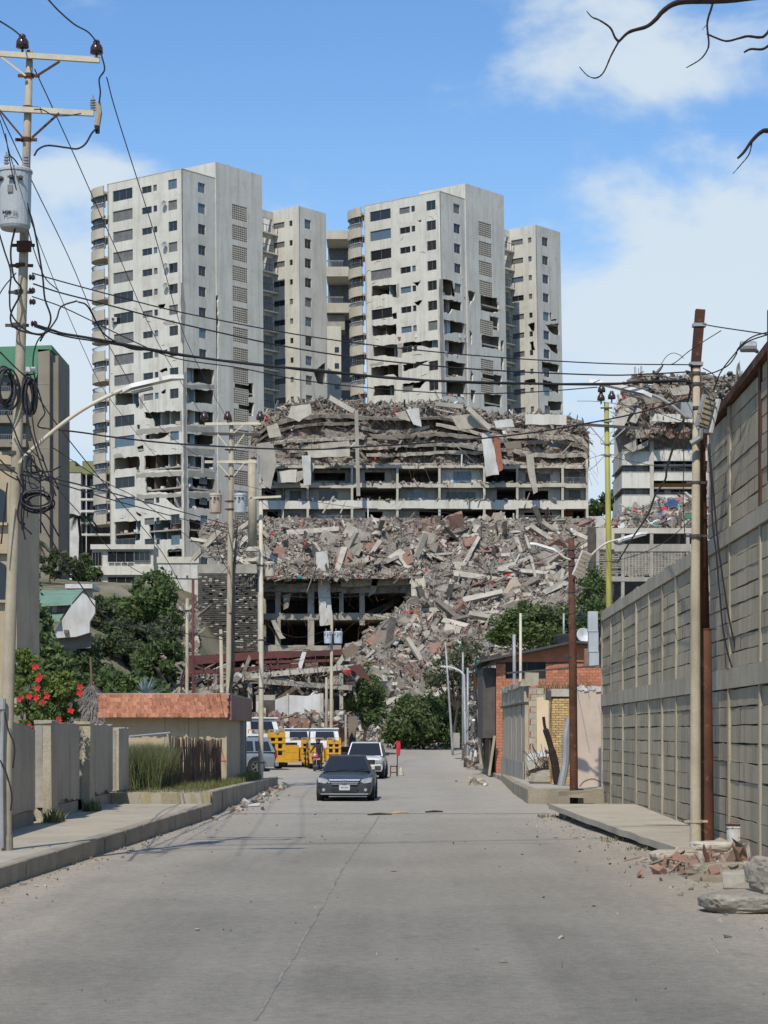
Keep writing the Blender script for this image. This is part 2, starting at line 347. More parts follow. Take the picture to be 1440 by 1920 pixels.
# ============================================================ terrain
def hgt(X, Y):
    r = sstep(128, 190, Y)*1.0
    t = min(1, max(0, (Y-150)/155.)); w = sstep(-12, -26, X)*(1-sstep(-30, -140, X)*.0)
    s = 19.5*t*t*(1-w)+19.5*sstep(112, 262, Y)*w+sstep(330, 900, Y)*10
    m = 1-math.exp(-((X-4)/15.)**4)*(1-sstep(200, 245, Y))
    h = r*(1-m)+s*m
    if 195 < Y < 310:      # hillside carrying the rubble
        k = sstep(2, 8, X)*(1-sstep(19, 27, X)); h = max(h, h*(1-k)+k*min(22.5, (Y-192)*.356-2.2))
    if Y > 140 and Y < 900: h += m*1.2*(mnoise.noise(Vector((X*.05, Y*.05, 1.3))))*sstep(140, 170, Y)
    return h
def ground_mesh():
    xs = np.concatenate([np.linspace(-2600, -160, 16), np.arange(-150, 151, 4.), np.linspace(160, 2600, 16)])
    ys = np.concatenate([np.linspace(-400, 4, 6), np.arange(8, 126, 9.), np.arange(126, 360, 4.), np.linspace(380, 5200, 26)])
    b = MB(); nx = len(xs)
    for y in ys:
        for x in xs:
            z = hgt(x, y)-.05
            b.v.append((x, y, z))
    for j in range(len(ys)-1):
        for i in range(nx-1):
            a = j*nx+i; b.f.append((a, a+1, a+nx+1, a+nx)); b.m.append(0)
    M['soil'] = pmat('dry_soil', (.23, .19, .135), (.13, .125, .07), .12, c3=(.08, .10, .04), c3lo=.5, c3hi=.62, c3scale=.35, fine=.25, fscale=9, bump=.5, bscale=6)
    tag(b.build('ground', M['soil'], smooth=True), kind='structure')
ground_mesh()
# ------------------------------------------------------------ road
def asphalt():
    m, nt, b = mk('worn_asphalt'); pos = _pos(nt)
    base = _mix(nt, _mr(nt, _noise(nt, pos, .22, 9, .6), .36, .66), (.155, .14, .11), (.24, .213, .167))
    # long tyre polish along the street
    tr = _mr(nt, _noise(nt, _pos(nt, (.9, .035, 1)), 1., 6, .55), .42, .66, 0, .5)
    base = _mix(nt, tr, base, (.29, .262, .215))
    sep = nt.nodes.new('ShaderNodeSeparateXYZ'); nt.links.new(pos, sep.inputs[0])
    # tan dust that has collected along both kerbs
    dl = _mr(nt, sep.outputs[0], -1.6, -5.0); dr = _mr(nt, sep.outputs[0], 1.8, 4.6)
    d = _math(nt, 'MAXIMUM', dl, dr); n2 = _mr(nt, _noise(nt, _pos(nt, (1, .3, 1)), 1.1, 8, .65), .3, .7)
    d = _math(nt, 'MULTIPLY', _math(nt, 'POWER', d, 1.6), _math(nt, 'ADD', _math(nt, 'MULTIPLY', n2, .8), .2))
    base = _mix(nt, _mr(nt, d, .05, .75, 0, .85), base, (.42, .345, .25))
    # demolition dust and the far road's grazing sheen, both painted in as paler colour
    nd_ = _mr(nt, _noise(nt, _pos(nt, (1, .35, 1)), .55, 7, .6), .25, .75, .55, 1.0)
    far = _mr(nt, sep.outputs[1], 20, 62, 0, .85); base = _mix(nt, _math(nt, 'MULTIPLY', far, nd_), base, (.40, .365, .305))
    sp = _mr(nt, _noise(nt, pos, 34, 3, .9), .5, .66); base = _mix(nt, _math(nt, 'MULTIPLY', sp, .5), base, (.30, .28, .25))
    sp2 = _mr(nt, _noise(nt, pos, 26, 3, .9), .54, .68); base = _mix(nt, _math(nt, 'MULTIPLY', sp2, .6), base, (.07, .066, .06))
    g1 = _mr(nt, _noise(nt, pos, 7, 6, .75), .3, .7, .78, 1.22); base = _mix(nt, 1.0, base, g1, 'MULTIPLY')
    st = _mr(nt, _noise(nt, _pos(nt, (.6, .25, 1)), 1.3, 7, .7), .60, .74, 0, .45); base = _mix(nt, st, base, (.085, .078, .068))
    nt.links.new(base, b.inputs['Base Color']); b.inputs['Roughness'].default_value = .82; b.inputs['Specular IOR Level'].default_value = .3
    bp = nt.nodes.new('ShaderNodeBump'); bp.inputs['Strength'].default_value = .55; bp.inputs['Distance'].default_value = .03
    nt.links.new(_noise(nt, pos, 42, 6, .75), bp.inputs['Height']); nt.links.new(bp.outputs[0], b.inputs['Normal'])
    return m
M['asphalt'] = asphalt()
def lerp_rows(rows, Y):
    for a, b in zip(rows, rows[1:]):
        if a[0] <= Y <= b[0]:
            t = (Y-a[0])/(b[0]-a[0]); return [a[i]+(b[i]-a[i])*t for i in range(len(a))]
    return rows[-1]
ROAD = [(4, -6.6, 7.6), (31, -5.45, 6.9), (38, -5.2, 6.4), (57, -4.45, 4.9), (69, -4.5, 4.9), (95, -4.6, 5.5), (97, -14, 5.6), (138, -14, 5.4), (150, -4.5, 5.5), (196, -1.4, 6.4)]
def road():
    b = MB(); ys = list(np.arange(4, 196, 3.)); n = 9
    for y in ys:
        _, xl, xr = lerp_rows(ROAD, y)
        for i in range(n):
            x = xl+(xr-xl)*i/(n-1); b.v.append((x, y, hgt(4, y)+.004))
    for j in range(len(ys)-1):
        for i in range(n-1):
            a = j*n+i; b.f.append((a, a+1, a+n+1, a+n)); b.m.append(0)
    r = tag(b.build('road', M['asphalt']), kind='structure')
    # the long cracked joint and the cross joint, a little proud
    M['seam'] = pmat('tar_joint', (.15, .14, .12), (.30, .275, .23), 2, fine=.2)
    s = MB(); pts = catmull([G(478, 1915), G(560, 1778), G(610, 1690), G(648, 1622), G(690, 1562), G(712, 1530)], 10)
    for a, c in zip(pts, pts[1:]):
        w = .013
        ax, cx = a.x+jit(.012), c.x+jit(.012)
        s.poly([(ax-w, a.y, .0085), (ax+w, a.y, .0085), (cx+w, c.y, .0085), (cx-w, c.y, .0085)])
    s.build('tar_joint', M['seam'], r)
    M['seam2'] = pmat('pale_concrete_strip', (.36, .335, .29), (.27, .25, .22), 2, fine=.2)
    s = MB(); y0 = 60.0; x = -4.3
    while x < 4.2:
        x2 = x+.35; ya = y0+jit(.05); s.poly([(x, y0-.16+jit(.06), .0125), (x2, y0-.16+jit(.06), .0125), (x2, ya+.16, .0125), (x, ya+.16, .0125)]); x = x2
    s.build('cross_joint', M['seam2'], r)
    s = MB(); y0 = 44.; x = -2.0
    while x < 6.0:
        x2 = x+.5; s.poly([(x, y0-.015+jit(.01), .0165), (x2, y0-.015+jit(.01), .0165), (x2, y0+.015, .0165), (x, y0+.015, .0165)]); x = x2
    s.build('fine_crack', M['seam'], r)
    return r
road()
# ------------------------------------------------------------ pavements
def slab_strip(name, rows, mat, thick=None, step=1.2, edge=.02, parent=None):
    """rows: (Y, xl, zl, xr, zr); a walk with a broken-edged side"""
    b = MB(); ys = np.arange(rows[0][0], rows[-1][0]+.01, step); q = []
    for y in ys:
        _, xl, zl, xr, zr = lerp_rows(rows, y); xl += jit(edge); xr += jit(edge)
        q.append(((xl, y, zl), (xr, y, zr)))
    for (a, c), (a2, c2) in zip(q, q[1:]):
        m1 = tuple((a[i]*.55+c[i]*.45)+(jit(.008) if i == 2 else 0) for i in range(3)); m2 = tuple(a2[i]*.55+c2[i]*.45 for i in range(3))
        b.poly([a, c, c2, a2])
        for (p, p2, flip) in ((a, a2, 0), (c, c2, 1)):
            lo = -.15 if thick is None else p[2]-thick; lo2 = -.15 if thick is None else p2[2]-thick
            qd = [p, p2, (p2[0], p2[1], lo2), (p[0], p[1], lo)]
            b.poly(qd if not flip else qd[::-1])
        if thick is not None: b.poly([(a[0], a[1], a[2]-thick), (a2[0], a2[1], a2[2]-thick), (c2[0], c2[1], c2[2]-thick), (c[0], c[1], c[2]-thick)])
    for (a, c), s in ((q[0], 1), (q[-1], -1)):
        lo = -.15 if thick is None else a[2]-thick
        f = [a, (a[0], a[1], lo), (c[0], c[1], lo), c]; b.poly(f if s > 0 else f[::-1])
    return tag(b.build(name, mat, parent), kind='structure')
def kerb_run(parent, pts, h0, w, mat, top=0.012, lstep=2.3, base=-.12, name='kerb_stone'):
    """kerb stones along pts (x,y,ztop), each an object of its own; w>0: stone lies to +x of the line"""
    segs = []
    for (a, c) in zip(pts, pts[1:]):
        a = Vector(a); c = Vector(c); L = (c-a).length; n = max(1, round(L/lstep))
        for i in range(n): segs.append((a.lerp(c, i/n), a.lerp(c, (i+1)/n)))
    for a, c in segs:
        d = (c-a).normalized(); a = a+d*.012; c = c-d*.012
        b = MB(); k = 5; prof = []
        for i in range(k):
            p = a.lerp(c, i/(k-1)); e = jit(.012); t = top+jit(.006)
            prof.append([(p.x+e, p.y, base), (p.x+jit(.015), p.y, p.z*.5), (p.x+e*.6, p.y, p.z+t-.02), (p.x+.025*(1 if w > 0 else -1)+e*.5, p.y, p.z+t), (p.x+w, p.y, p.z+t-.003), (p.x+w, p.y, base)])
        for p, q in zip(prof, prof[1:]):
            for j in range(5):
                f = [p[j], p[j+1], q[j+1], q[j]]; b.poly(f if w > 0 else f[::-1])
        b.poly(prof[0] if w < 0 else prof[0][::-1]); b.poly(prof[-1][::-1] if w < 0 else prof[-1])
        b.build(name, mat, parent)
swl = slab_strip('sidewalk', [(8, -10.0, .28, -6.55, .24), (31, -10, .30, -5.63, .28), (57.2, -10, .36, -4.6, .355)], M['sidewalk'])
kerb_run(swl, [(-6.25, 9, .25), (-5.42, 31, .28), (-4.39, 57.2, .36)], .3, -.22, M['kerb'])
# raised broken kerb block further on
up = slab_strip('raised_pavement', [(58.3, -9.0, .60, -4.72, .60), (68, -9, .5, -4.72, .5), (94, -9, .34, -4.72, .30)], M['sidewalk'])
kerb_run(up, [(-4.5, 58.6, .63), (-4.5, 70, .53), (-4.45, 94, .31)], .6, -.26, M['kerb'], lstep=4.2)
def yel():
    b = MB(); xs = np.linspace(-7.35, -4.52, 12)
    for i, (a, c) in enumerate(zip(xs, xs[1:])):
        b.box(((a+c)/2, 58.42+jit(.02), .30), (c-a-.004, .26, .62+jit(.015)), jitter=.012)
    b.build('kerb_end_stone', M['kerby'], up)
yel()
yard = MB(); yard.poly([(-46, 40, .42), (-7.3, 40, .42), (-7.3, 58.2, .44), (-9, 58.2, .44), (-9, 110, .36), (-46, 110, .36)])
M['yard'] = pmat('yard_earth', (.30, .25, .17), (.17, .15, .09), .5, c3=(.09, .10, .04), c3lo=.52, c3hi=.66, c3scale=1.1, fine=.25, fscale=16, bump=.6, bscale=14)
tag(yard.build('yard', M['yard']), kind='structure')
swr = slab_strip('sidewalk', [(38.6, 5.0, .21, 7.2, .21), (48, 4.62, .26, 7.2, .26), (58.4, 4.3, .32, 7.2, .32)], M['sidewalk'], thick=.13, edge=.035, step=.9)
b = MB()
y = 38.8
while y < 58.2:
    x = lerp_rows([(38, 5.25), (59, 4.55)], y)[1]; w = rng.uniform(.5, 1.1)
    if rng.random() < .8: b.box((x+.55+jit(.08), y+w/2, .02), (1.1, w-.05, .34 if y > 48 else .22), jitter=.05)
    y += w
b.build('undercut_base', M['kerb'], swr)
mid = slab_strip('sidewalk', [(68.4, 4.6, .44, 9, .44), (80, 4.85, .40, 9, .40), (99, 5.4, .32, 9.5, .32)], M['sidewalk'])
kerb_run(mid, [(4.38, 68.4, .44), (4.6, 80, .39), (5.2, 99, .31)], .4, .28, M['kerb'], lstep=5)
kerb_run(mid, [(4.4, 68.25, .45), (4.41, 68.5, .45)], .4, 2.3, M['kerb'], lstep=9)
far = slab_strip('sidewalk', [(99.2, 5.4, .2, 10, .2), (130, 5.6, .18, 12, .2), (158, 5.7, .45, 14, .5)], M['sidewalk'], edge=.05)
kerb_run(far, [(5.25, 99.3, .2), (5.4, 130, .17), (5.5, 158, .43)], .3, .22, M['kerb'], lstep=6)
gap = slab_strip('verge', [(58.8, 4.9, .02, 9, .10), (68.2, 4.9, .03, 9, .12)], M['yard'])
# ============================================================ big block wall on the right
W0 = Vector((6.74, 69.0, 0)); WD = Vector((-.0164, -1, 0)).normalized(); WN = Vector((-1, .0164, 0)).normalized()
def wall_s(px):      # distance along the wall at which a column stands
    u = (px-CX)/F; # W0.x+WD.x*s = u*(W0.y+WD.y*s)
    return (W0.x-u*W0.y)/(u*WD.y-WD.x)
def WP(s, n, z): return W0+WD*s+WN*n+Vector((0, 0, z))
WR = Matrix((WD, WN, Vector((0, 0, 1)))).transposed().to_4x4()
def block_variant():
    b = MB(); k = 7; top = [(.5+jit(.035) if 0 < i < k-1 else .5+jit(.02)) for i in range(k)]; bot = [(-.5+jit(.03)) for i in range(k)]
    for i in range(k-1):
        x0, x1 = i/(k-1)-.5, (i+1)/(k-1)-.5; d0, d1 = .02+jit(.004), .02+jit(.004)
        F_ = [(x0, d0, bot[i]), (x1, d1, bot[i+1]), (x1, d1, top[i+1]), (x0, d0, top[i])]
        b.poly(F_)
        b.poly([(x0, d0, top[i]), (x1, d1, top[i+1]), (x1, -.1, top[i+1]), (x0, -.1, top[i])])
        b.poly([(x1, d1, bot[i+1]), (x0, d0, bot[i]), (x0, -.1, bot[i]), (x1, -.1, bot[i+1])])
    me = bpy.data.meshes.new('block'); me.from_pydata(b.v, [], b.f); me.materials.append(M['block']); me.update(); return me
def block_wall():
    root = thing('block_wall', 'long tall grey concrete block wall with cast beams and thin posts along the right pavement', 'wall', (W0.x, W0.y, 0))
    posts = [wall_s(p) for p in (1131, 1147.5, 1170, 1195.5, 1220, 1244.5, 1271, 1300, 1331, 1371, 1429)]
    posts += [posts[-1]+3.2, posts[-1]+6.4, posts[-1]+9.6]
    up0 = wall_s(1327)
    M['post'] = pmat('post_concrete', (.40, .35, .262), (.31, .27, .2), .9, streak=(.15, .13, .1), smax=.6, sscale=(4, 4, .3), fine=.15, fscale=25, bump=.3, bscale=30)
    variants = [block_variant() for _ in range(6)]
    def courses(s0, s1, z0, z1, n, nm='block'):
        h = (z1-z0)/n
        for i in range(n):
            o = inst(rng.choice(variants), nm, root, WP((s0+s1)/2, jit(.014), z0+h*(i+.5)+jit(.006)))
            o.matrix_local = Matrix.Translation(o.location) @ WR @ Matrix.Rotation(jit(.006), 4, 'Y') @ Matrix.Diagonal((s1-s0, 1, h-.022+jit(.008), 1))
    def bx(b, s0, s1, n0, n1, z0, z1, jt=0.0, seg=1):
        for i in range(seg):
            a = s0+(s1-s0)*i/seg; c = s0+(s1-s0)*(i+1)/seg
            R = WR.to_3x3(); b.box(WP((a+c)/2, (n0+n1)/2, (z0+z1)/2), (c-a, n1-n0, z1-z0), R, jitter=jt)
    for a, c in zip(posts, posts[1:]):
        courses(a+.10, c-.10, .02, 2.97, 9); courses(a+.10, c-.10, 3.34, 5.58, 8)
    for p in posts:
        for z0, z1 in ((-.1, 2.985), (3.335, 5.595)):
            b = MB(); bx(b, p-.08, p+.08, -.15, .055+jit(.01), z0, z1, .006); b.build('post', M['post'], root)
    e = posts[-1]
    for z0, z1, j in ((2.98, 3.34, .012), (5.59, 5.88, .02)):
        for a, c in zip(posts, posts[1:]):
            b = MB(); bx(b, a+.002, c-.002, -.16, .075+jit(.008), z0, z1, 0, 1)
            b.build('beam', M['beam'], root)
    b = MB(); bx(b, -.12, e, -.30, -.05, -.1, 5.87); b.build('backing', M['mortar'], root)
    b = MB()
    for i in range(22):      # crumbling mortar left on top of the first stretch of beam
        s = rng.uniform(0, up0); bx(b, s, s+rng.uniform(.4, 1.2), -.16, .04, 5.86, 5.86+rng.uniform(.02, .09), .02)
    b.build('coping', M['beam'], root)
    # upper storey wall at the near end
    ups = [up0+.15]+[p for p in posts if p > up0+1.2]
    for a, c in zip(ups, ups[1:]): courses(a+.1, c-.1, 5.92, 8.0+(a-up0)*.03, 8)
    for p in ups[1:]:
        b = MB(); bx(b, p-.12, p+.12, -.15, .05, 5.9, 7.98+(p-up0)*.03, .006); b.build('post', M['rust'] if p > ups[1] else M['beam'], root)
    b = MB(); bx(b, up0+.3, e, -.30, -.05, 5.88, 7.95); b.build('backing', M['mortar'], root)
    for q0, q1, n0, n1, h in ((up0-.1, e, -.2, .10, .10), (up0-.1, e, .04, .13, .20)):
        b = MB(); b.bar(WP(q0, (n0+n1)/2, 8.05), WP(q1, (n0+n1)/2, 8.05+(q1-q0)*.03), n1-n0, h*.75); b.build('roof_beam', M['rust'], root)
    b = MB(); s = wall_s(1466); bx(b, s-.06, s+.26, .06, .22, 6.1, 8.75); b.build('steel_column', M['rust'], root)
    b = MB(); bx(b, s-.02, s+.4, .06, .2, -.1, 5.3, .01); b.build('buttress', M['beam'], root)
    return root
block_wall()
# ============================================================ left garden wall
def garden_wall():
    X = -7.2
    root = thing('garden_wall', 'broken row of pebbled grey wall panels with dark gaps beside the left pavement', 'wall', (X, 50, .3))
    segs = [(38., 45.4, 0), (46.9, 52.0, 1), (53.0, 58.4, 2), (59.7, 62.0, 3)]
    for y0, y1, k in segs:
        zt = 2.38 if k < 3 else 2.3
        b = MB(); n = 10
        # panel with chipped lower edge
        lo = [.62+abs(jit(.12)) if k in (1, 2) else .6+abs(jit(.04)) for _ in range(n+1)]; tp = [zt+jit(.02)-(.12 if (k == 0 and i > n-2) else 0) for i in range(n+1)]
        ya = y0+(1.0 if k in (1, 2) else .02)
        for i in range(n):
            a = ya+(y1-ya)*i/n; c = ya+(y1-ya)*(i+1)/n
            v = [(X+.13, a, lo[i]), (X+.13, c, lo[i+1]), (X+.13, c, tp[i+1]), (X+.13, a, tp[i])]
            b.poly(v); b.poly([(X+.13, a, tp[i]), (X+.13, c, tp[i+1]), (X-.1, c, tp[i+1]), (X-.1, a, tp[i])])
            b.poly([(X+.06, a, lo[i]), (X+.06, c, lo[i+1]), (X+.13, c, lo[i+1]), (X+.13, a, lo[i])])
        b.poly([(X+.13, y1, lo[-1]), (X-.1, y1, lo[-1]), (X-.1, y1, tp[-1]), (X+.13, y1, tp[-1])])
        b.poly([(X-.1, ya, lo[0]), (X+.13, ya, lo[0]), (X+.13, ya, tp[0]), (X-.1, ya, tp[0])])
        b.build('wall_panel', M['plaster'], root)
        b = MB(); b.b2((X-.09, y0, .1), (X+.05, y1, zt-.06)); b.build('core', M['conc'], root)
        b = MB(); b.b2((X-.12, y0, .15), (X+.10, y1, .61)); b.build('plinth', M['kerb'], root)
        if k in (1, 2):
            b = MB(); b.box((X+.06, y0+.5, 1.28), (.34, .98, 2.2), jitter=.02); b.build('pillar', M['plaster'] if k == 1 else M['plaster_y'], root)
            b = MB(); b.box((X+.06, y0+.5, 2.41), (.37, 1.02, .07), jitter=.012); b.build('pillar_cap', M['plaster_y'] if k == 2 else M['plaster'], root)
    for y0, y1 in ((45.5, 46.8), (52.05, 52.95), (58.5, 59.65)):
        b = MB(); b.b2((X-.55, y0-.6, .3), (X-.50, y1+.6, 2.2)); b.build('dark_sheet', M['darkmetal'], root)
    b = MB(); b.tube([(X, 62.2, 2.15), (X, 63.0, 2.15)], .02); b.build('bracket', M['rust'], root)
garden_wall()
# ============================================================ poles
def shaft(root, pts, rr, mat, name='shaft', n=14):
    if name in ('shaft', 'lower_shaft') and mat is not M['cable']:
        g = hgt(pts[0].x, pts[0].y)-.1
        if pts[0].z > g and pts[0].y < 200: d = (pts[0]-pts[1]).normalized(); pts = [pts[0]+d*((pts[0].z-g)/max(.2, -d.z))]+list(pts); rr = [rr[0]]+list(rr)
    b = MB(); b.tube(pts, rr, n); return b.build(name, mat, root, smooth=True)
def collar(root, p, r, h, mat):
    b = MB(); b.tube([Vector(p)-Vector((0, 0, h/2)), Vector(p)+Vector((0, 0, h/2))], r, 12)
    for s in (-1, 1): b.box((p[0]+s*(r+.04), p[1], p[2]), (.1, .03, h*.8))
    b.build('collar', mat, root)
def pin_insulator(root, p, s=1.0, mat=None):
    b = MB(); b.tube([(p[0], p[1], p[2]), (p[0], p[1], p[2]+.14*s)], .02*s, 6)
    b.lathe((p[0], p[1], p[2]+.09*s), [(.06*s, 0), (.105*s, .01*s), (.10*s, .10*s), (.075*s, .15*s), (.05*s, .17*s), (.06*s, .19*s), (.045*s, .215*s), (.03*s, .225*s)], 14)
    b.build('insulator', mat or M['porc'], root, smooth=True)
def bushing(b, p, h=.20, r=.05):
    prof = [(r*.5, 0)]
    for i in range(5): z = h*(i+.2)/5; prof += [(r, z), (r*.95, z+h*.06), (r*.55, z+h*.09), (r*.55, z+h*.16)]
    prof += [(r*.3, h), (.012, h+.05)]
    b.lathe(p, prof, 12)
def transformer(label, c, r, h, mat, group=None, text=False, lines=True):
    """c: base centre"""
    c = Vector(c); root = thing('transformer', label, 'transformer', c, group=group)
    b = MB(); b.lathe(c, [(r*.80, 0), (r*.86, .02), (r*.93, .06*h), (r, h*.9), (r, h*.94)], 24); b.build('tank', mat, root, smooth=False)
    b = MB(); b.lathe(c+Vector((0, 0, h*.94)), [(r*1.06, 0), (r*1.06, .035), (r*.9, .07), (r*.4, .10)], 24); b.build('lid', mat, root)
    for s in (-.45, .62):
        b = MB(); bushing(b, c+Vector((s*r*1.1, -.02, h*.97+.02)), h*.24, r*.17); b.build('bushing', M['porcg'], root)
    for s in (-.75, -.05, .45):
        b = MB(); a = s*1.1; p = c+Vector((math.sin(a)*r, -math.cos(a)*r, h*.8)); b.box(p, (.05, .09, .06)); b.box(p+Vector((0, -.05, 0)), (.10, .025, .025)); b.build('terminal', M['darkmetal'], root)
    b = MB(); b.box(c+Vector((-.12*r, -r*1.0, h*.62)), (.3*r, .03, .12*h)); b.build('nameplate', M['alu'], root)
    return root
def font(txt, size, loc, rot, mat, parent, name='lettering', ext=.002, bold=0.0):
    cu = bpy.data.curves.new(name, 'FONT'); cu.body = txt; cu.size = size; cu.extrude = ext; cu.align_x = 'CENTER'; cu.align_y = 'CENTER'; cu.offset = bold
    cu.materials.append(mat); tmp = bpy.data.objects.new('lettering_curve', cu); COL.objects.link(tmp)
    bpy.context.view_layer.update(); me = bpy.data.meshes.new_from_object(tmp.evaluated_get(bpy.context.evaluated_depsgraph_get()))
    bpy.data.objects.remove(tmp); me.name = name
    o = bpy.data.objects.new(name, me); COL.objects.link(o)
    if not me.materials: me.materials.append(mat)
    off = OFF.get(parent.name, Vector((0, 0, 0))); o.parent = parent; o.location = Vector(loc)-off; o.rotation_euler = rot
    return o
# --- left main pole
Z1 = 36.0
def left_pole():
    base = P(8, 1604, Z1)
    root = thing('utility_pole', 'tall tan concrete utility pole with two crossarms and cable clutter at the left edge', 'utility pole', base)
    pts = [P(8, 1610, Z1), P(11, 1440, Z1), P(20, 1150, Z1), P(31, 860, Z1), P(42, 560, Z1), P(50, 280, Z1), P(56, 95, Z1)]
    shaft(root, pts, [.115, .105, .095, .085, .080, .066, .054], M['poleconc'])
    b = MB(); b.tube([P(8, 1608, Z1), P(9, 1565, Z1)], [.15, .13], 14); b.build('footing', M['kerb'], root)
    for (xa, ya), (xb, yb) in (((-46, 98), (187, 113)), ((-60, 200), (176, 213))):
        b = MB(); b.bar(P(xa, ya, Z1-.11), P(xb, yb, Z1-.11), .07, .085); b.build('crossarm', M['cream'], root)
    for (xa, ya), (xb, yb) in (((3, 108), (48, 142)), ((112, 115), (66, 144)), ((-2, 205), (44, 260)), ((111, 212), (60, 258))):
        b = MB(); b.bar(P(xa, ya, Z1-.13), P(xb, yb, Z1-.13), .035, .03); b.build('brace', M['cream'] if xa < 60 and ya < 150 else M['rust'], root)
    for px, py in ((56, 104), (54, 142), (52, 203), (49, 262), (43, 460), (40, 498), (38, 548), (32, 610), (28, 720), (26, 850), (24, 880)):
        collar(root, P(px, py, Z1), (.085 if py < 300 else .10), .06, M['rust'] if py < 500 else M['darkmetal'])
    for px, py in ((42, 101), (181, 112), (-40, 96)): pin_insulator(root, P(px, py, Z1-.11), 1.0)
    # fuse cutout at the end of the lower arm
    b = MB(); bushing(b, P(174, 208, Z1-.1), .20, .048); b.build('arrester', M['porcg'], root)
    b = MB(); b.tube([P(184, 192, Z1-.15), P(186, 212, Z1-.15), P(182, 236, Z1-.15)], [.04, .05, .05], 8); b.tube([P(182, 236, Z1-.15), P(183, 250, Z1-.15)], [.045, .035], 8, m=1)
    b.build('fuse_cutout', [M['poleconc'], M['black']], root)
    for px, py in ((56, 545), (57, 566), (56, 520), (60, 607)):
        b = MB(); p = P(px+4, py, Z1-.1); b.lathe(p-Vector((.05, 0, 0)), [(.03, 0), (.055, .02), (.03, .04), (.055, .06), (.03, .10)], 10, axis=(1, 0, 0)); b.build('spool_insulator', M['porc'], root)
    b = MB(); b.box(P(45, 462, Z1-.13), (.22, .12, .16)); b.build('clamp', M['rust'], root)
    b = MB(); b.tube(catmull([P(6, 1330, Z1-.2), P(3, 1420, Z1-.2), P(4, 1590, Z1-.2)]), .035, 8); b.tube([P(4, 1330, Z1-.2), P(4, 1310, Z1-.2)], .06, 10)
    b.build('conduit', M['polegrey'], root)
    return root
left_pole()
c_ = P(28, 431, Z1-.42)
tr = transformer('grey can transformer marked MPPEE hung on the left utility pole', c_, .265, .96, M['tank'])
font('MPP', .078, c_+Vector((-.085, -.262, .215)), (PI/2, 0, 0), M['black'], tr, bold=.003)
M['faint'] = pmat('faded_print', (.28, .29, .30), None, fine=.2)
font('EE', .078, c_+Vector((.045, -.265, .215)), (PI/2, 0, 0), M['faint'], tr, bold=.002)
b = MB(); b.b2(c_+Vector((-.10, -.266, .158)), c_+Vector((.07, -.262, .166)), 0); b.build('faint_print_line', M['faint'], tr)
for z_ in (.3, .7): b = MB(); b.box(c_+Vector((.12, .32, z_)), (.12, .2, .08)); b.build('bracket', M['darkmetal'], tr)
# --- lamp on the left pole
def street_arm(label, pts, r, head, Z, group=None, hw=.16, matarm='cream'):
    q = [P(x, y, Z) for x, y in pts]; root = thing('street_lamp', label, 'street lamp', q[0], group=group)
    b = MB(); b.tube(catmull(q, 6), r, 10); b.build('arm', M[matarm], root, smooth=True)
    (xa, ya), (xb, yb) = head; a, c = P(xa, ya, Z), P(xb, yb, Z); d = (c-a).normalized(); n = Vector((-d.z, 0, d.x)); n = n if n.z > 0 else -n
    s = Vector((0, hw, 0)); L = (c-a).length
    prof = [(a+n*.02, .7), (a+d*L*.15+n*.05, 1.), (a+d*L*.8+n*.04, 1.), (c, .6)]
    b = MB(); top = []; bot = []
    for p, k in prof: top += [(p-s*k*.75, p+s*k*.75)]; bot += [(p-n*.07-s*k, p-n*.07+s*k)]
    for i in range(3):
        (t0, t1), (u0, u1) = top[i], top[i+1]; (e0, e1), (f0, f1) = bot[i], bot[i+1]
        for qd in ((t0, u0, u1, t1), (e0, t0, t1, e1) if i == 0 else (t0, t1, t1), (t0, e0, f0, u0), (t1, u1, f1, e1), (e0, e1, f1, f0)):
            if len(set(map(tuple, qd))) > 3: b.poly(qd)
    b.poly([top[3][0], bot[3][0], bot[3][1], top[3][1]])
    b.build('lamp_head', M['whitemetal'], root)
    b = MB(); b.box(a+d*L*.3-n*.085, (L*.35, hw*1.2, .03), Matrix.Rotation(-math.atan2(d.z, d.x), 3, 'Y')); b.build('lamp_lens', M['alu'], root)
    return root
street_arm('white street lamp on a long curved arm reaching right from the left pole', [(36, 870), (55, 848), (110, 800), (165, 762), (232, 729)], .032, ((230, 731), (344, 703)), Z1-.2, hw=.13)
# --- coils of spare cable
def coil(label, px, py, rx, ry, Z, n=9, tilt=.5):
    c = P(px, py, Z); root = thing('cable_coil', label, 'cable coil', c); b = MB()
    for i in range(n):
        k = 1+jit(.14); pts = []; ph = jit(.3); off = Vector((jit(.05), jit(.06), jit(.06)))
        for j in range(25):
            a = 2*PI*j/24+ph; pts.append(c+off+Vector((math.cos(a)*rx*k, math.cos(a)*rx*tilt*1.5, math.sin(a)*ry*k)))
        b.tube(pts, .013, 5, m=1 if i == 2 else 0)
    b.build('cable_loop', [M['cable'], M['cableg']], root)
coil('large black cable coil with pale strands on the left side of the pole', 12, 725, .13, .30, Z1-.25, 11)
coil('tall narrow black cable coil hanging right of the pole', 54, 742, .075, .27, Z1-.25, 12)
coil('loose tangle of black cable hanging low on the left pole', 72, 940, .22, .14, Z1-.2, 10, .2)
b = MB(); root = thing('junction_box', 'small white junction box on the left pole above the cable coils', 'junction box', P(58, 700, Z1-.2))
b.box(P(58, 693, Z1-.2), (.15, .08, .075)); b.build('case', M['whitemetal'], root)
b = MB(); b.box(P(62, 693, Z1-.245), (.06, .01, .04)); b.build('cover', M['alu'], root); b = MB(); b.bar(P(44, 697, Z1-.2), P(52, 694, Z1-.2), .03, .02); b.build('arm', M['alu'], root)
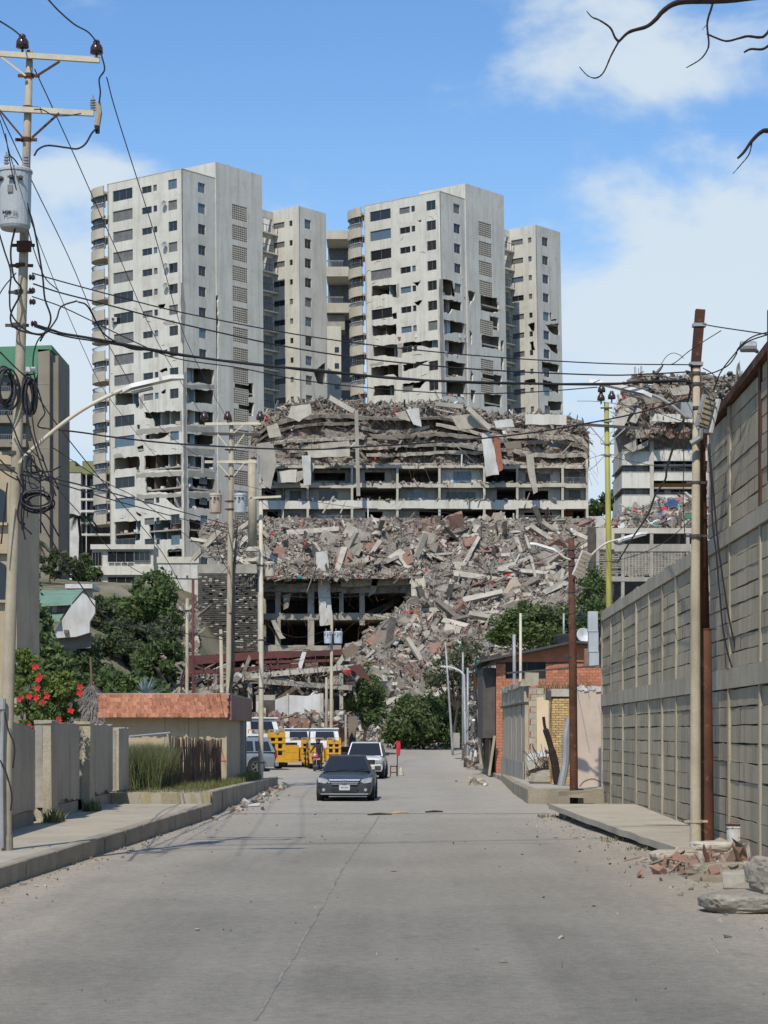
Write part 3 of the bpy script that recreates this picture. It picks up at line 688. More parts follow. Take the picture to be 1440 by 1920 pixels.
# --- pair of poles on the right pavement
def right_poles():
    Z = 40.3
    root = thing('utility_pole', 'pale concrete utility pole standing beside the rusty steel pole on the right', 'utility pole', P(1303, 1585, Z))
    shaft(root, [P(1304, 1590, Z), P(1304, 1540, Z), P(1304, 1100, Z), P(1306, 692, Z)], [.105, .10, .085, .062], M['poleconc'])
    for y in (700, 720, 765, 905, 1005, 1540): collar(root, P(1305, y, Z), (.085 if y < 1000 else .12), .05, M['darkmetal'] if y < 1500 else M['poleconc'])
    b = MB(); b.box(P(1287, 770, Z-.1), (.20, .14, .28)); b.build('meter_box', M['polegrey'], root)
    root = thing('steel_pole', 'rusty brown steel pole leaning just behind the pale concrete pole', 'pole', P(1325, 1575, Z+.6))
    z = Z+.6
    shaft(root, [P(1325, 1580, z), P(1323, 1420, z), P(1320, 1180, z)], [.14, .138, .135], M['rust'])
    shaft(root, [P(1320, 1180, z), P(1312, 800, z), P(1304, 690, z)], [.105, .095, .09], M['rust'], 'upper_shaft')
    b = MB(); b.bar(P(1304, 690, z), P(1313, 581, z), .17, .15); b.build('square_top', M['rust'], root)
    for x, y in ((1311, 610), (1305, 683)): 
        b = MB(); b.box(P(x, y, z), (.24, .2, .06)); b.build('clamp', M['polegrey'], root)
    for x, y in ((1322, 1420), (1320, 1180)): collar(root, P(x, y, z), .142, .03, M['rust'])
    b = MB(); b.box(P(1318, 1583, z-.3), (.7, .5, .08), jitter=.03); b.build('concrete_foot', M['kerb'], root)
    # floodlight with slatted face
    c = P(1322, 772, Z-.3); root = thing('floodlight', 'grey floodlight housing with a slatted tan underside on the right poles', 'floodlight', c)
    R = Matrix.Rotation(math.radians(14), 3, 'Y') @ Matrix.Rotation(math.radians(28), 3, 'Z')
    b = MB(); b.box(c, (.24, .10, .58), R); b.build('housing', M['polegrey'], root)
    b = MB(); b.box(c+R @ Vector((0, -.055, 0)), (.20, .012, .54), R); b.build('face', M['tan'], root)
    for i in range(6):
        b = MB(); b.box(c+R @ Vector((0, -.064, -.23+.092*i)), (.2, .012, .02), R); b.build('slat', M['darkmetal'], root)
    b = MB(); b.box(c+R @ Vector((.2, .06, -.02)), (.05, .25, .62), R); b.build('fin', M['whitemetal'], root)
    b = MB(); b.tube([c+R @ Vector((0, 0, -.3)), c+R @ Vector((.04, 0, -.46)), c+R @ Vector((-.06, .1, -.6))], .055, 8); b.build('neck', M['polegrey'], root)
right_poles()
street_arm('grey street lamp with long flat head reaching left from the right poles', [(1290, 785), (1262, 762), (1232, 744), (1205, 737)], .03, ((1222, 742), (1104, 712)), 40.1, hw=.13, matarm='polegrey')
# --- thin wires, every run an object of its own
def cable(label, pts, z0, z1, r=.012, group=None, mat='cable', name='overhead_cable', cat='cable', n=5, k=6):
    L = [0]
    for a, b_ in zip(pts, pts[1:]): L.append(L[-1]+math.hypot(a[0]-b_[0], a[1]-b_[1]))
    q = []
    for (x, y), l in zip(pts, L):
        t = l/L[-1]; Zi = 1/((1-t)/z0+t/z1); q.append(P(x, y, Zi))
    b = MB(); q = catmull(q, k); b.tube(q, [r*(1+0*i) for i in range(len(q))], n); o = b.build(name, M[mat], smooth=True)
    return tag(o, label, cat, group)
cable('highest thin cable crossing the street in front of the towers', [(60, 512), (105, 525), (220, 556), (360, 590), (600, 634), (860, 664), (1120, 681), (1298, 684)], 36, 40.5, .011)
cable('second cable from the top crossing in front of the towers', [(62, 532), (110, 548), (180, 566), (360, 612), (600, 661), (860, 690), (1120, 703), (1220, 701), (1296, 697)], 36, 40.3, .013)
cable('thickest twisted cable bundle crossing the street in front of the towers', [(62, 608), (100, 620), (120, 626), (180, 636), (340, 665), (470, 683), (600, 695), (744, 710), (900, 717), (1120, 721), (1200, 716), (1270, 714), (1300, 718)], 36, 40.3, .022)
cable('dark cable wound around the thickest bundle over the street', [(64, 612), (120, 630), (200, 643), (340, 667), (470, 681), (600, 698), (744, 708), (900, 719), (1120, 719), (1270, 716)], 36.1, 40.2, .014)
cable('thin sagging cable running from the cable bundle down to the bundle on the right', [(60, 556), (110, 573), (160, 596), (250, 640), (330, 672), (450, 690), (560, 712), (700, 728), (860, 738), (1000, 735), (1120, 726)], 36, 40.3, .010)
cable('black cable crossing low in front of the collapsed block', [(112, 806), (160, 812), (215, 820), (344, 833), (560, 843), (694, 837), (871, 825), (1000, 811), (1082, 797), (1180, 778), (1290, 748)], 36, 40.2, .014)
cable('thin cable hanging down from the upper bundle to the low crossing cable', [(95, 618), (70, 640), (62, 690), (80, 760), (84, 775), (74, 790), (72, 800), (90, 804), (112, 806)], 35.8, 36, .012)
GD = 'cables running down the street from the left pole'
for i, (pts, z0, z1, r, lab) in enumerate((
    ([(40, 883), (100, 897), (200, 922), (360, 965), (430, 985)], 36, 86, .016, 'upper dark cable sloping from low on the left pole to the double pole'),
    ([(42, 890), (110, 907), (220, 940), (360, 978), (432, 1000)], 36, 86, .014, 'lower dark cable sloping from low on the left pole to the double pole'),
    ([(200, 145), (222, 225), (290, 440), (350, 640), (424, 782), (432, 787)], 36, 86, .010, 'steep line wire dropping from the right fuse to the double pole'),
    ([(65, 130), (100, 205), (150, 315), (215, 462), (300, 650), (384, 787)], 36, 86, .010, 'steep line wire dropping from behind the left pole top'),
    ([(0, 212), (41, 300), (65, 350), (128, 480), (200, 640), (300, 800), (386, 866)], 36, 86, .010, 'steep line wire from the left edge passing behind the transformer'),
    ([(30, 690), (65, 735), (110, 800), (190, 900), (300, 1030), (345, 1110)], 36, 80, .012, 'long thin wire falling from the cable coils towards the thin pole'),
    ([(75, 975), (110, 1035), (150, 1095), (207, 1162), (300, 1180), (420, 1200)], 36, 82, .014, 'dark wire falling past the green roofed house'),
    ([(20, 830), (75, 880), (147, 960), (240, 1060), (335, 1105)], 36, 80, .010, 'faint wire falling behind the leaning white house'),
    ([(0, 225), (60, 420), (150, 640), (215, 760), (330, 900)], 34, 86, .008, 'thin wire crossing the gap left of the apartment tower'),
    ([(100, 840), (200, 905), (280, 950), (400, 1045)], 37, 82, .009, 'thin low wire crossing the base of the left tower'),
    ([(0, 40), (10, 46), (28, 58), (42, 70)], 30, 35.9, .013, 'black wire arriving at the left insulator'),
    ([(88, -4), (110, 20), (140, 46), (165, 60), (181, 78)], 30, 35.9, .013, 'black wire arriving at the right insulator'),
    ([(64, 292), (72, 280), (90, 273), (125, 277), (145, 279), (160, 270), (172, 250), (182, 240)], 35.6, 35.8, .016, 'curved black jumper between transformer bushing and fuse'),
    ([(64, 205), (80, 206), (100, 216), (125, 217), (152, 213)], 35.8, 35.8, .010, 'short slack wire under the lower crossarm'),
    ([(190, 103), (196, 130), (186, 148), (188, 172), (186, 192)], 35.8, 35.8, .014, 'short black drop from the right insulator to the fuse'),
    ([(16, 290), (28, 300), (40, 318)], 35.5, 35.7, .012, 'short curved wire beside the transformer bushing'),
    ([(28, 335), (34, 380), (30, 420), (20, 470), (26, 520), (40, 545), (20, 590), (30, 616), (75, 628), (85, 622)], 35.4, 35.8, .016, 'black lead looping down the left pole from the transformer'),
    ([(44, 335), (50, 380), (62, 420), (72, 470), (80, 520), (84, 560), (95, 600), (75, 640)], 35.4, 35.8, .016, 'black lead hanging right of the left pole from the transformer'),
    ([(-4, 430), (8, 470), (20, 510), (18, 550), (22, 590), (50, 620), (82, 625), (105, 600), (115, 575), (145, 564)], 35.4, 35.8, .014, 'long black loop sweeping round the left pole'),
    ([(-6, 560), (10, 535), (30, 512)], 34, 35.8, .010, 'wire joining the left pole from outside the frame'),
    ([(146, 566), (165, 575), (190, 620), (215, 640), (250, 655), (290, 655)], 35.8, 37, .014, 'black tap wire drooping beneath the crossing cables'),
    ([(48, 760), (55, 800), (70, 850), (80, 880), (100, 920), (92, 950), (78, 960)], 35.6, 35.6, .014, 'black cable tail below the narrow coil'),
    ([(10, 770), (24, 800), (40, 840), (60, 860), (75, 900), (76, 1000)], 35.6, 35.7, .014, 'black cable tail below the large coil'),
    ([(60, 780), (66, 820), (80, 860), (95, 900), (105, 930)], 35.6, 35.6, .012, 'thin cable tail right of the narrow coil'),
    ([(0, 660), (30, 690), (48, 706)], 33, 35.7, .012, 'cable joining the coils from the left edge'),
    ([(0, 862), (14, 876), (32, 888)], 33, 35.7, .012, 'upper cable joining the low clamp from the left edge'),
    ([(0, 880), (14, 890), (32, 900)], 33, 35.7, .012, 'lower cable joining the low clamp from the left edge'),
    ([(14, 905), (8, 960), (2, 1020)], 35.6, 35.6, .013, 'pale wire hanging along the left pole'),
    ([(8, 1335), (16, 1370), (27, 1400), (24, 1440)], 35.7, 35.7, .013, 'black wire looping from the conduit up the left pole'),
    ([(0, 1425), (12, 1450), (22, 1490), (20, 1520)], 35.7, 35.7, .013, 'black wire looping low on the left pole'))):
    cable(lab, pts, z0, z1, r, GD if z1 > 60 else 'loose wires on the left pole')
for i, (pts, z0, z1, r, lab) in enumerate((
    ([(1318, 607), (1340, 612), (1440, 627), (1480, 634)], 40.6, 34, .011, 'black stay wire from the rusty pole top to the right edge'),
    ([(1240, 683), (1262, 682), (1290, 660), (1320, 640), (1352, 620)], 40.4, 38, .008, 'thin grey wire rising right past the rusty pole top'),
    ([(1240, 682), (1250, 668), (1262, 662), (1275, 666), (1282, 672)], 40.4, 40.4, .006, 'small curled wire end left of the rusty pole'),
    ([(1316, 703), (1340, 698), (1365, 685), (1380, 665), (1385, 652), (1410, 632), (1444, 622)], 40.2, 36, .012, 'upper black service wire going to the wall corner'),
    ([(1316, 722), (1335, 735), (1350, 700), (1372, 670), (1400, 642), (1444, 626)], 40.2, 36, .012, 'lower black service wire going to the wall corner'),
    ([(1318, 690), (1335, 700), (1345, 712)], 40.2, 40, .01, 'short wire loop at the top of the right poles'),
    ([(1270, 715), (1285, 712), (1295, 728), (1290, 750), (1283, 781), (1278, 800), (1262, 840), (1250, 880), (1247, 900), (1228, 930), (1215, 965), (1185, 1010), (1158, 1055)], 40.1, 70, .026, 'ragged black cable bundle sloping down left from the right poles'),
    ([(1281, 800), (1282, 860), (1281, 940), (1285, 1020)], 40.1, 40.1, .009, 'thin wire hanging straight down left of the right poles'),
    ([(1328, 835), (1333, 900), (1336, 980), (1343, 1040), (1349, 1110), (1356, 1180), (1372, 1250), (1405, 1316)], 40.1, 40.0, .016, 'left one of two black cables hanging along the block wall'),
    ([(1329, 832), (1338, 930), (1345, 1010), (1356, 1090), (1368, 1165), (1385, 1240), (1408, 1315)], 40.0, 39.9, .017, 'right one of two black cables hanging along the block wall'),
    ([(1408, 1315), (1412, 1335), (1408, 1352), (1418, 1362), (1428, 1352), (1428, 1330), (1440, 1325)], 39.7, 39.5, .012, 'short black cable loop on the block wall'),
    ([(1082, 752), (1122, 753), (1200, 765), (1280, 790)], 80, 40.3, .008, 'thin wire from the yellow pole top to the right poles'),
    ([(1106, 860), (1130, 853), (1148, 857), (1220, 872), (1300, 880)], 80, 40.3, .008, 'thin wire from the middle of the yellow pole to the right poles'),
    ([(1080, 895), (1110, 878), (1134, 854)], 100, 80, .01, 'thin wire from the collapsed block to the yellow pole'),
    ([(1085, 1055), (1160, 1050), (1240, 1020), (1310, 960)], 69, 41, .009, 'thin wire from the mid right rusty pole to the right poles'),
    ([(1068, 1030), (980, 1060), (860, 1090), (640, 1120), (500, 1115)], 69, 85, .009, 'long slack wire crossing the rubble from the mid right pole'),
    ([(1068, 1045), (960, 1130), (880, 1240)], 69, 135, .008, 'thin wire from the mid right pole to the far lamp pole'),
    ([(975, 1155), (900, 1180), (840, 1210)], 100, 150, .008, 'thin wire between the far right poles'),
    ([(620, 1180), (560, 1195), (492, 1170)], 143, 86, .008, 'sagging wire between the twin can pole and the tan pole'),
    ([(620, 1195), (560, 1215), (430, 1190)], 143, 85, .008, 'lower sagging wire from the twin can pole to the double pole'),
    ([(975, 1150), (1010, 1148), (1068, 1150)], 100, 69, .008, 'short wire joining the cream pole and the mid right pole'))):
    cable(lab, pts, z0, z1, r, 'thin wires on the right side of the street')
for i in range(12):
    x, y = rng.uniform(28, 60), rng.uniform(840, 905); pts = [(x, y)]
    for k in range(4): x += rng.uniform(-6, 26); y += rng.uniform(-14, 46); pts.append((x, y))
    cable('tangled black wire sagging beside the low clamps of the left pole', pts, 35.7, 35.9, rng.choice((.009, .012, .014)), 'tangled wires low on the left pole')
for i, (pts, z0, z1, r, lab) in enumerate((
    ([(440, 905), (560, 935), (700, 955), (860, 965), (1060, 1020)], 85, 69, .009, 'slack wire crossing the surviving floors of the collapsed block'),
    ([(437, 1005), (520, 1050), (600, 1080), (700, 1085)], 85, 140, .010, 'wire running from the double pole into the garage rubble'),
    ([(490, 940), (560, 1000), (640, 1060), (700, 1130)], 86, 140, .009, 'wire running from the tan pole crossarm into the rubble slope'),
    ([(430, 1060), (380, 1110), (351, 1130)], 85, 76, .010, 'wire joining the double pole and the slim pale pole'),
    ([(362, 1240), (420, 1262), (492, 1250), (560, 1240), (620, 1212)], 100, 143, .010, 'sagging wire in front of the collapsed canopy'),
    ([(10, 250), (24, 330), (44, 400), (64, 470), (84, 520), (110, 545)], 35, 36, .009, 'thin wire falling behind the transformer to the crossing cables'),
    ([(492, 1000), (498, 1040), (506, 1070)], 86.3, 86.3, .012, 'short lead from the tan pole to the rusty transformer'),
    ([(455, 1000), (440, 1060), (436, 1130)], 84.8, 84.8, .014, 'black lead from the right silver transformer down the double pole'),
    ([(402, 985), (412, 1040), (432, 1075)], 84.8, 84.8, .014, 'black lead from the left grey transformer down the double pole'))):
    cable(lab, pts, z0, z1, r, 'wires around the double pole and ruins')
t = thing('wire_tie', 'yellow plastic ties bunched around cables on the block wall', 'cable tie', P(1410, 1322, 39.5)); b = MB()
for i in range(7): b.tube([P(1402, 1316, 39.6), P(1402+rng.uniform(4, 18), 1318+jit(6), 39.5), P(1408+jit(8), 1328+jit(12), 39.5)], .012, 5)
b.build('strap', M['yellow'], t)
b = MB(); t = thing('green_cloth', 'small dark green bundle hanging on the block wall at the right edge', 'cloth', P(1438, 1360, 38.3)); b.lathe(P(1439, 1382, 38.3), [(.05, 0), (.12, .1), (.14, .25), (.09, .42), (.02, .5)], 10); b.build('bundle', M['teal'], t)
# small drum lamp on the roof corner
t = thing('roof_lamp', 'grey drum shaped lamp on the roof corner of the block wall', 'lamp', P(1402, 652, 39.5)); b = MB(); b.lathe(P(1388, 650, 39.5), [(.09, 0), (.1, .02), (.1, .26), (.09, .28)], 12, axis=(1, 0, 0)); b.build('drum', M['polegrey'], t)
b = MB(); b.bar(P(1412, 652, 39.5), P(1420, 660, 39.4), .05, .05); b.build('bracket', M['darkmetal'], t)
# --- further poles
def simple_pole(name, label, a, c, Z, r0, r1, mat, cat='pole', group=None, kids=None, zb=0):
    base = P(a[0], a[1], Z); root = thing(name, label, cat, base, group=group)
    shaft(root, [P(a[0], a[1]+4, Z), P((a[0]+c[0])/2, (a[1]+c[1])/2, Z), P(c[0], c[1], Z)], [r0, (r0+r1)/2, r1], M[mat], n=10)
    return root
r = simple_pole('light_pole', 'slim pale pole standing in grass beside the reed fence', (350, 1470), (351, 1122), 76, .065, .05, 'poleconc')
collar(r, P(351, 1145, 76), .075, .05, M['darkmetal'])
r = simple_pole('steel_post', 'red steel post with a small dark crossbar behind the orange roof', (362, 1330), (362, 1086), 120, .075, .075, 'redpaint')
b = MB(); b.bar(P(330, 1085, 120), P(371, 1086, 120), .07, .07); b.tube([P(331, 1085, 120), P(331, 1079, 120)], .05, 6); b.tube([P(351, 1085, 120), P(351, 1079, 120)], .05, 6); b.build('crossbar', M['darkmetal'], r)
# double pole with twin transformers
def double_pole():
    Z = 85.0
    root = thing('utility_pole', 'tall pale pole with crossarms and twin hanging transformers left of the ruins', 'utility pole', P(428, 1462, Z))
    shaft(root, [P(428, 1466, Z), P(430, 1200, Z), P(433, 900, Z), P(434, 785, Z)], [.125, .115, .10, .085], M['poleconc'])
    for (xa, ya), (xb, yb), m in (((384, 795), (490, 794), 'cream'), ((378, 813), (488, 815), 'darkmetal'), ((384, 866), (484, 866), 'cream')):
        b = MB(); b.bar(P(xa, ya, Z-.15), P(xb, yb, Z-.15), .09, .10); b.build('crossarm', M[m], root)
    for (xa, ya), (xb, yb) in (((408, 814), (430, 842)), ((458, 814), (438, 842)), ((408, 868), (430, 893)), ((458, 868), (438, 893)), ((456, 797), (438, 812))):
        b = MB(); b.bar(P(xa, ya, Z-.18), P(xb, yb, Z-.18), .04, .04); b.build('brace', M['cream'], root)
    for x in (383, 427, 488): pin_insulator(root, P(x, 794, Z-.15), 1.5)
    for x, y in ((380, 868), (403, 866), (484, 868)):
        b = MB(); b.tube([P(x, y-14, Z-.2), P(x, y+20, Z-.2)], [.05, .06], 8); b.build('fuse_cutout', M['porcg'], root)
    for y in (843, 893, 940, 955, 1150, 1280): collar(root, P(432, y, Z), .125, .06, M['rust'] if y < 1000 else M['darkmetal'])
    transformer('left grey transformer of the pair on the double pole', P(404, 963, Z-.25), .24, .72, M['tank_rust'], 'twin transformers on the double pole')
    transformer('right silver transformer of the pair on the double pole', P(450, 963, Z-.25), .24, .72, M['tank'], 'twin transformers on the double pole')
    root2 = thing('cable_riser', 'thick black cables running down the double pole to the ground', 'cable', P(428, 1462, Z-.3))
    for i in range(6):
        b = MB(); o = i*1.6; b.tube(catmull([P(445-o, 985+o*9, Z-.2), P(441-o*.4+jit(1), 1060, Z-.22), P(438+jit(3), 1150, Z-.25), P(436+jit(3), 1250, Z-.25), P(424+o+jit(4), 1340, Z-.3), P(428+jit(6), 1400, Z-.3), P(422+jit(3), 1465, Z-.3)]), .022, 6)
        b.build('cable_strand', M['cable'], root2)
    p2 = thing('utility_pole', 'shorter plain pale pole beside the double pole', 'utility pole', P(413, 1460, Z+1))
    shaft(p2, [P(419, 1462, Z+1), P(414, 1180, Z+1)], [.08, .065], M['poleconc'])
    for y in (1190, 1300): collar(p2, P(416, y, Z+1), .12, .05, M['darkmetal'])
    p3 = thing('concrete_column', 'pale bare concrete column standing in the rubble right of the double pole', 'column', P(474, 1010, 246))
    shaft(p3, [P(474, 1030, 246), P(472, 862, 246)], [.5, .42], M['poleconc'])
    b = MB(); b.lathe(P(474, 1034, 246), [(.8, 0), (.75, .3), (.5, .5)], 12); b.build('base', M['conc_l'], p3)
double_pole()
def tan_pole():
    Z = 86.5
    root = thing('utility_pole', 'tan utility pole standing on the kerb in front of the yellow trucks', 'utility pole', P(489, 1456, Z))
    shaft(root, [P(489, 1460, Z), P(490, 1200, Z), P(489, 932, Z)], [.10, .09, .075], M['cream'])
    b = MB(); b.bar(P(466, 934, Z-.1), P(527, 931, Z-.1), .08, .08); b.build('crossarm', M['cream'], root)
    for y in (936, 1060, 1200, 1290, 1430): collar(root, P(490, y, Z), .105, .05, M['darkmetal'])
    transformer('rust streaked cream transformer on the tan pole', P(506, 1082, Z-.2), .2, .54, M['tank_rust'])
tan_pole()
def twin_can():
    Z = 143.
    root = thing('utility_pole', 'far thin pole carrying two small pale blue transformers', 'utility pole', P(620, 1400, Z))
    shaft(root, [P(621, 1405, Z), P(622, 1165, Z)], [.11, .085], M['poleconc'])
    for y in (1190, 1200): collar(root, P(622, y, Z), .11, .06, M['darkmetal'])
    M['tank_b'] = pmat('pale_blue_tank_paint', (.45, .5, .54), (.38, .43, .47), 2, rough=.45, bump=.05)
    transformer('left pale blue transformer on the far thin pole', P(615, 1207, Z-.3), .26, .75, M['tank_b'], 'pale blue transformers')
    transformer('right pale blue transformer on the far thin pole', P(634, 1207, Z-.3), .28, .75, M['tank_b'], 'pale blue transformers')
    r2 = simple_pole('utility_pole', 'bare grey pole behind the pale blue transformers', (612, 1400), (612, 1270), 146, .10, .08, 'conc', 'utility pole')
twin_can()
# right side poles
def mid_right():
    Z = 67.3
    root = thing('steel_pole', 'rusty pole with two lamp arms on the right pavement step', 'pole', P(1075, 1483, Z))
    shaft(root, [P(1076, 1487, Z), P(1074, 1250, Z), P(1071, 1010, Z)], [.125, .12, .09], M['rust'])
    for y in (1030, 1045, 1060, 1110, 1150, 1230): collar(root, P(1072, y, Z), .12, .04, M['darkmetal'])
    b = MB(); b.box(P(1078, 1489, Z-.4), (1.0, .6, .16), jitter=.05); b.build('concrete_foot', M['kerb'], root)
    street_arm('white street lamp reaching left from the mid right rusty pole', [(1070, 1050), (1058, 1045), (1043, 1033)], .035, ((1045, 1034), (994, 1017)), Z-.1, hw=.16)
    street_arm('white street lamp on a long arm right of the rusty pole', [(1103, 1048), (1118, 1032), (1138, 1018), (1162, 1011)], .035, ((1158, 1013), (1212, 997)), Z-.1, hw=.16)
    c = P(1091, 1058, Z-.2); t = thing('solar_panel', 'tilted solar panel with grey frame beside the rusty pole', 'solar panel', c)
    R = Matrix.Rotation(math.radians(22), 3, 'Y') @ Matrix.Rotation(math.radians(20), 3, 'Z')
    b = MB(); b.box(c, (.34, .06, .8), R); b.build('frame', M['whitemetal'], t)
    b = MB(); b.box(c+R @ Vector((0, -.036, 0)), (.28, .012, .74), R); b.build('panel_face', M['tan'], t)
    for i in range(6):
        b = MB(); b.box(c+R @ Vector((0, -.045, -.3+.12*i)), (.28, .01, .02), R); b.build('cell_bar', M['polegrey'], t)
    b = MB(); b.bar(c, P(1073, 1075, Z), .05, .05); b.build('bracket', M['darkmetal'], t)
mid_right()
def yellow_pole():
    Z = 78.
    root = thing('utility_pole', 'yellow green painted pole rising behind the block wall', 'utility pole', P(1142, 1200, Z))
    shaft(root, [P(1143, 1400, Z), P(1141, 1000, Z), P(1137, 755, Z)], [.10, .10, .085], M['ypole'])
    b = MB(); b.bar(P(1080, 795, Z-.15), P(1200, 803, Z-.15), .09, .09); b.build('crossarm', M['darkmetal'], root)
    for a, c in (((1106, 799), (1133, 830)), ((1172, 803), (1143, 830))):
        b = MB(); b.bar(P(*a, Z-.18), P(*c, Z-.18), .04, .04); b.build('brace', M['polegrey'], root)
    for y in (790, 832, 853): collar(root, P(1139, y, Z), .14, .06, M['polegrey'])
    for x, y in ((1128, 742), (1127, 758), (1147, 755)): pin_insulator(root, P(x, y, Z-.1), 1.3)
    b = MB(); b.bar(P(1126, 765, Z-.1), P(1148, 765, Z-.1), .05, .05); b.build('top_bar', M['darkmetal'], root)
yellow_pole()
simple_pole('utility_pole', 'slim cream pole standing against the grey panel wall', (976, 1440), (976, 1150), 98, .075, .055, 'cream', 'utility pole')
simple_pole('steel_post', 'greenish steel post in front of the brick house window', (965, 1330), (964, 1190), 104, .08, .08, 'polegrey')
simple_pole('steel_post', 'thin green post behind the brick house roof', (1057, 1220), (1057, 1150), 112, .05, .05, 'polegrey')
def far_lamp(): 
    Z = 136.
    root = thing('street_lamp', 'grey street lamp with curved arm at the bend of the road', 'street lamp', P(872, 1426, Z))
    shaft(root, [P(873, 1428, Z), P(873, 1395, Z)], [.12, .11], M['darkmetal'], 'lower_shaft', 10)
    shaft(root, [P(873, 1395, Z), P(870, 1264, Z)], [.085, .075], M['polegrey'], n=10)
    b = MB(); b.tube(catmull([P(870, 1266, Z), P(862, 1258, Z), P(848, 1252, Z), P(838, 1250, Z)]), .06, 8); b.build('arm', M['whitemetal'], root)
    b = MB(); b.bar(P(840, 1251, Z), P(826, 1249, Z), .2, .1); b.build('lamp_head', M['whitemetal'], root)
far_lamp()
simple_pole('utility_pole', 'slender grey pole leaning by the far bushes', (848, 1395), (835, 1203), 160, .09, .06, 'polegrey', 'utility pole')
simple_pole('steel_post', 'wire wrapped post beside the far street lamp', (877, 1420), (877, 1252), 133, .08, .07, 'polegrey')
simple_pole('steel_post', 'short grey post left of the far street lamp', (868, 1290), (868, 1223), 150, .08, .07, 'polegrey')
# ============================================================ the two damaged towers
EL = math.atan2(.794, .608)
z1 = lambda p: (140+p[0]*.36111, 280+p[1]*.36111)
z2 = lambda p: (600+p[0]*.36111, 320+p[1]*.36111)
z3 = lambda p: (140+p[0]*.291667, 680+p[1]*.291667)
WIN = {}
def jag(poly, amp=.12, step=.55, r=rng):
    out = []
    n = len(poly)
    for i in range(n):
        a = Vector(poly[i]); c = Vector(poly[(i+1) % n]); L = (c-a).length; k = max(1, int(L/step))
        for j in range(k):
            p = a.lerp(c, j/k); out.append((p.x+r.uniform(-amp, amp), p.y+r.uniform(-amp, amp)))
    return out
def slit(a, c, w=.07, k=5):
    a = Vector(a); c = Vector(c); d = (c-a).normalized(); n = Vector((-d.y, d.x)); up, dn = [], []
    for i in range(k+1):
        t = i/k; p = a.lerp(c, t)+n*jit(.14); ww = w*(.15+math.sin(PI*t))
        up.append(p+n*ww); dn.append(p-n*ww)
    return [tuple(p) for p in up+dn[::-1]]
def facade(name, mat, root, fmap, outer, holes, t=.22, kind=None):
    """wall sheet with real openings; fmap(u, v, d) gives the local point, d is depth into the wall"""
    vs = []; fs = []
    for pl in [outer]+holes:
        ar = sum(pl[i-1][0]*pl[i][1]-pl[i][0]*pl[i-1][1] for i in range(len(pl)))
        if ar < 0: pl = pl[::-1]
        i = len(vs); vs += [Vector(p[:2]) for p in pl]; fs.append(list(range(i, i+len(pl))))
    V, E, T, ov, oe, of = delaunay_2d_cdt(vs, [], fs, 0, 1e-4)
    b = MB(); b.v = [tuple(fmap(p.x, p.y, 0)) for p in V]; cnt = {}
    for tri, o in zip(T, of):
        if 0 in o and not any(k > 0 for k in o):
            b.f.append(tuple(tri)); b.m.append(0)
            for i in range(3):
                e = (tri[i], tri[(i+1) % 3]); cnt[frozenset(e)] = cnt.get(frozenset(e), [])+[e]
    nb = len(V); back = {}
    def bk(i):
        if i not in back: back[i] = len(b.v); b.v.append(tuple(fmap(V[i].x, V[i].y, t)))
        return back[i]
    for es in cnt.values():
        if len(es) == 1:
            a, c = es[0]; b.f.append((c, a, bk(a), bk(c))); b.m.append(0)
    return b.build(name, mat, root, local=True)
def window(root, fmap, u0, u1, v0, v1, n, style, depth=.12, grid=False):
    w, h = round(u1-u0, 2), round(v1-v0, 2); key = (w, h, n)
    # frame in a local x (along), z (up), y (depth) frame
    if key not in WIN:
        b = MB(); f = .055
        b.b2((0, 0, 0), (w, .06, f)); b.b2((0, 0, h-f), (w, .06, h)); b.b2((0, 0, f), (f, .06, h-f)); b.b2((w-f, 0, f), (w, .06, h-f))
        for i in range(1, n): b.b2((w*i/n-.025, 0, f), (w*i/n+.025, .06, h-f))
        fr = bpy.data.meshes.new('window_frame'); fr.from_pydata(b.v, [], b.f); fr.materials.append(M['alu'])
        b = MB(); b.poly([(f, .035, f), (w-f, .035, f), (w-f, .035, h-f), (f, .035, h-f)])
        panes = []
        for mm in ('glass', 'glass_b', 'curtain'):
            p = bpy.data.meshes.new('pane'); p.from_pydata(b.v, [], b.f); p.materials.append(M[mm]); panes.append(p)
        WIN[key] = (fr, panes)
    fr, panes = WIN[key]
    o0 = Vector(fmap(u0, v0, depth)); ax = (Vector(fmap(u1, v0, depth))-o0).normalized(); ay = (Vector(fmap(u0, v0, depth+1))-o0)
    R = Matrix((ax, ay, Vector((0, 0, 1)))).transposed().to_4x4()
    o = bpy.data.objects.new('window', fr); COL.objects.link(o); o.parent = root; o.matrix_local = Matrix.Translation(o0) @ R
    p = bpy.data.objects.new('pane', panes[style]); COL.objects.link(p); p.parent = o
    return o
def louver(root, fmap, u0, u1, v0, v1):
    key = ('lv', round(u1-u0, 2), round(v1-v0, 2))
    w, h = key[1:]
    if key not in WIN:
        b = MB(); nx, nz = 8, 7
        for i in range(nx+1): b.b2((w*i/nx-.05, 0, 0), (w*i/nx+.05, .10, h))
        for j in range(nz+1): b.b2((0, -.012, h*j/nz-.07), (w, .09, h*j/nz+.07))
        me = bpy.data.meshes.new('vent_grid'); me.from_pydata(b.v, [], b.f); me.materials.append(M['beige']); WIN[key] = me
    o0 = Vector(fmap(u0, v0, .04)); ax = (Vector(fmap(u1, v0, .04))-o0).normalized(); ay = (Vector(fmap(u0, v0, 1.04))-o0)
    o = bpy.data.objects.new('vent_grid', WIN[key]); COL.objects.link(o); o.parent = root
    o.matrix_local = Matrix.Translation(o0) @ Matrix((ax, ay, Vector((0, 0, 1)))).transposed().to_4x4()
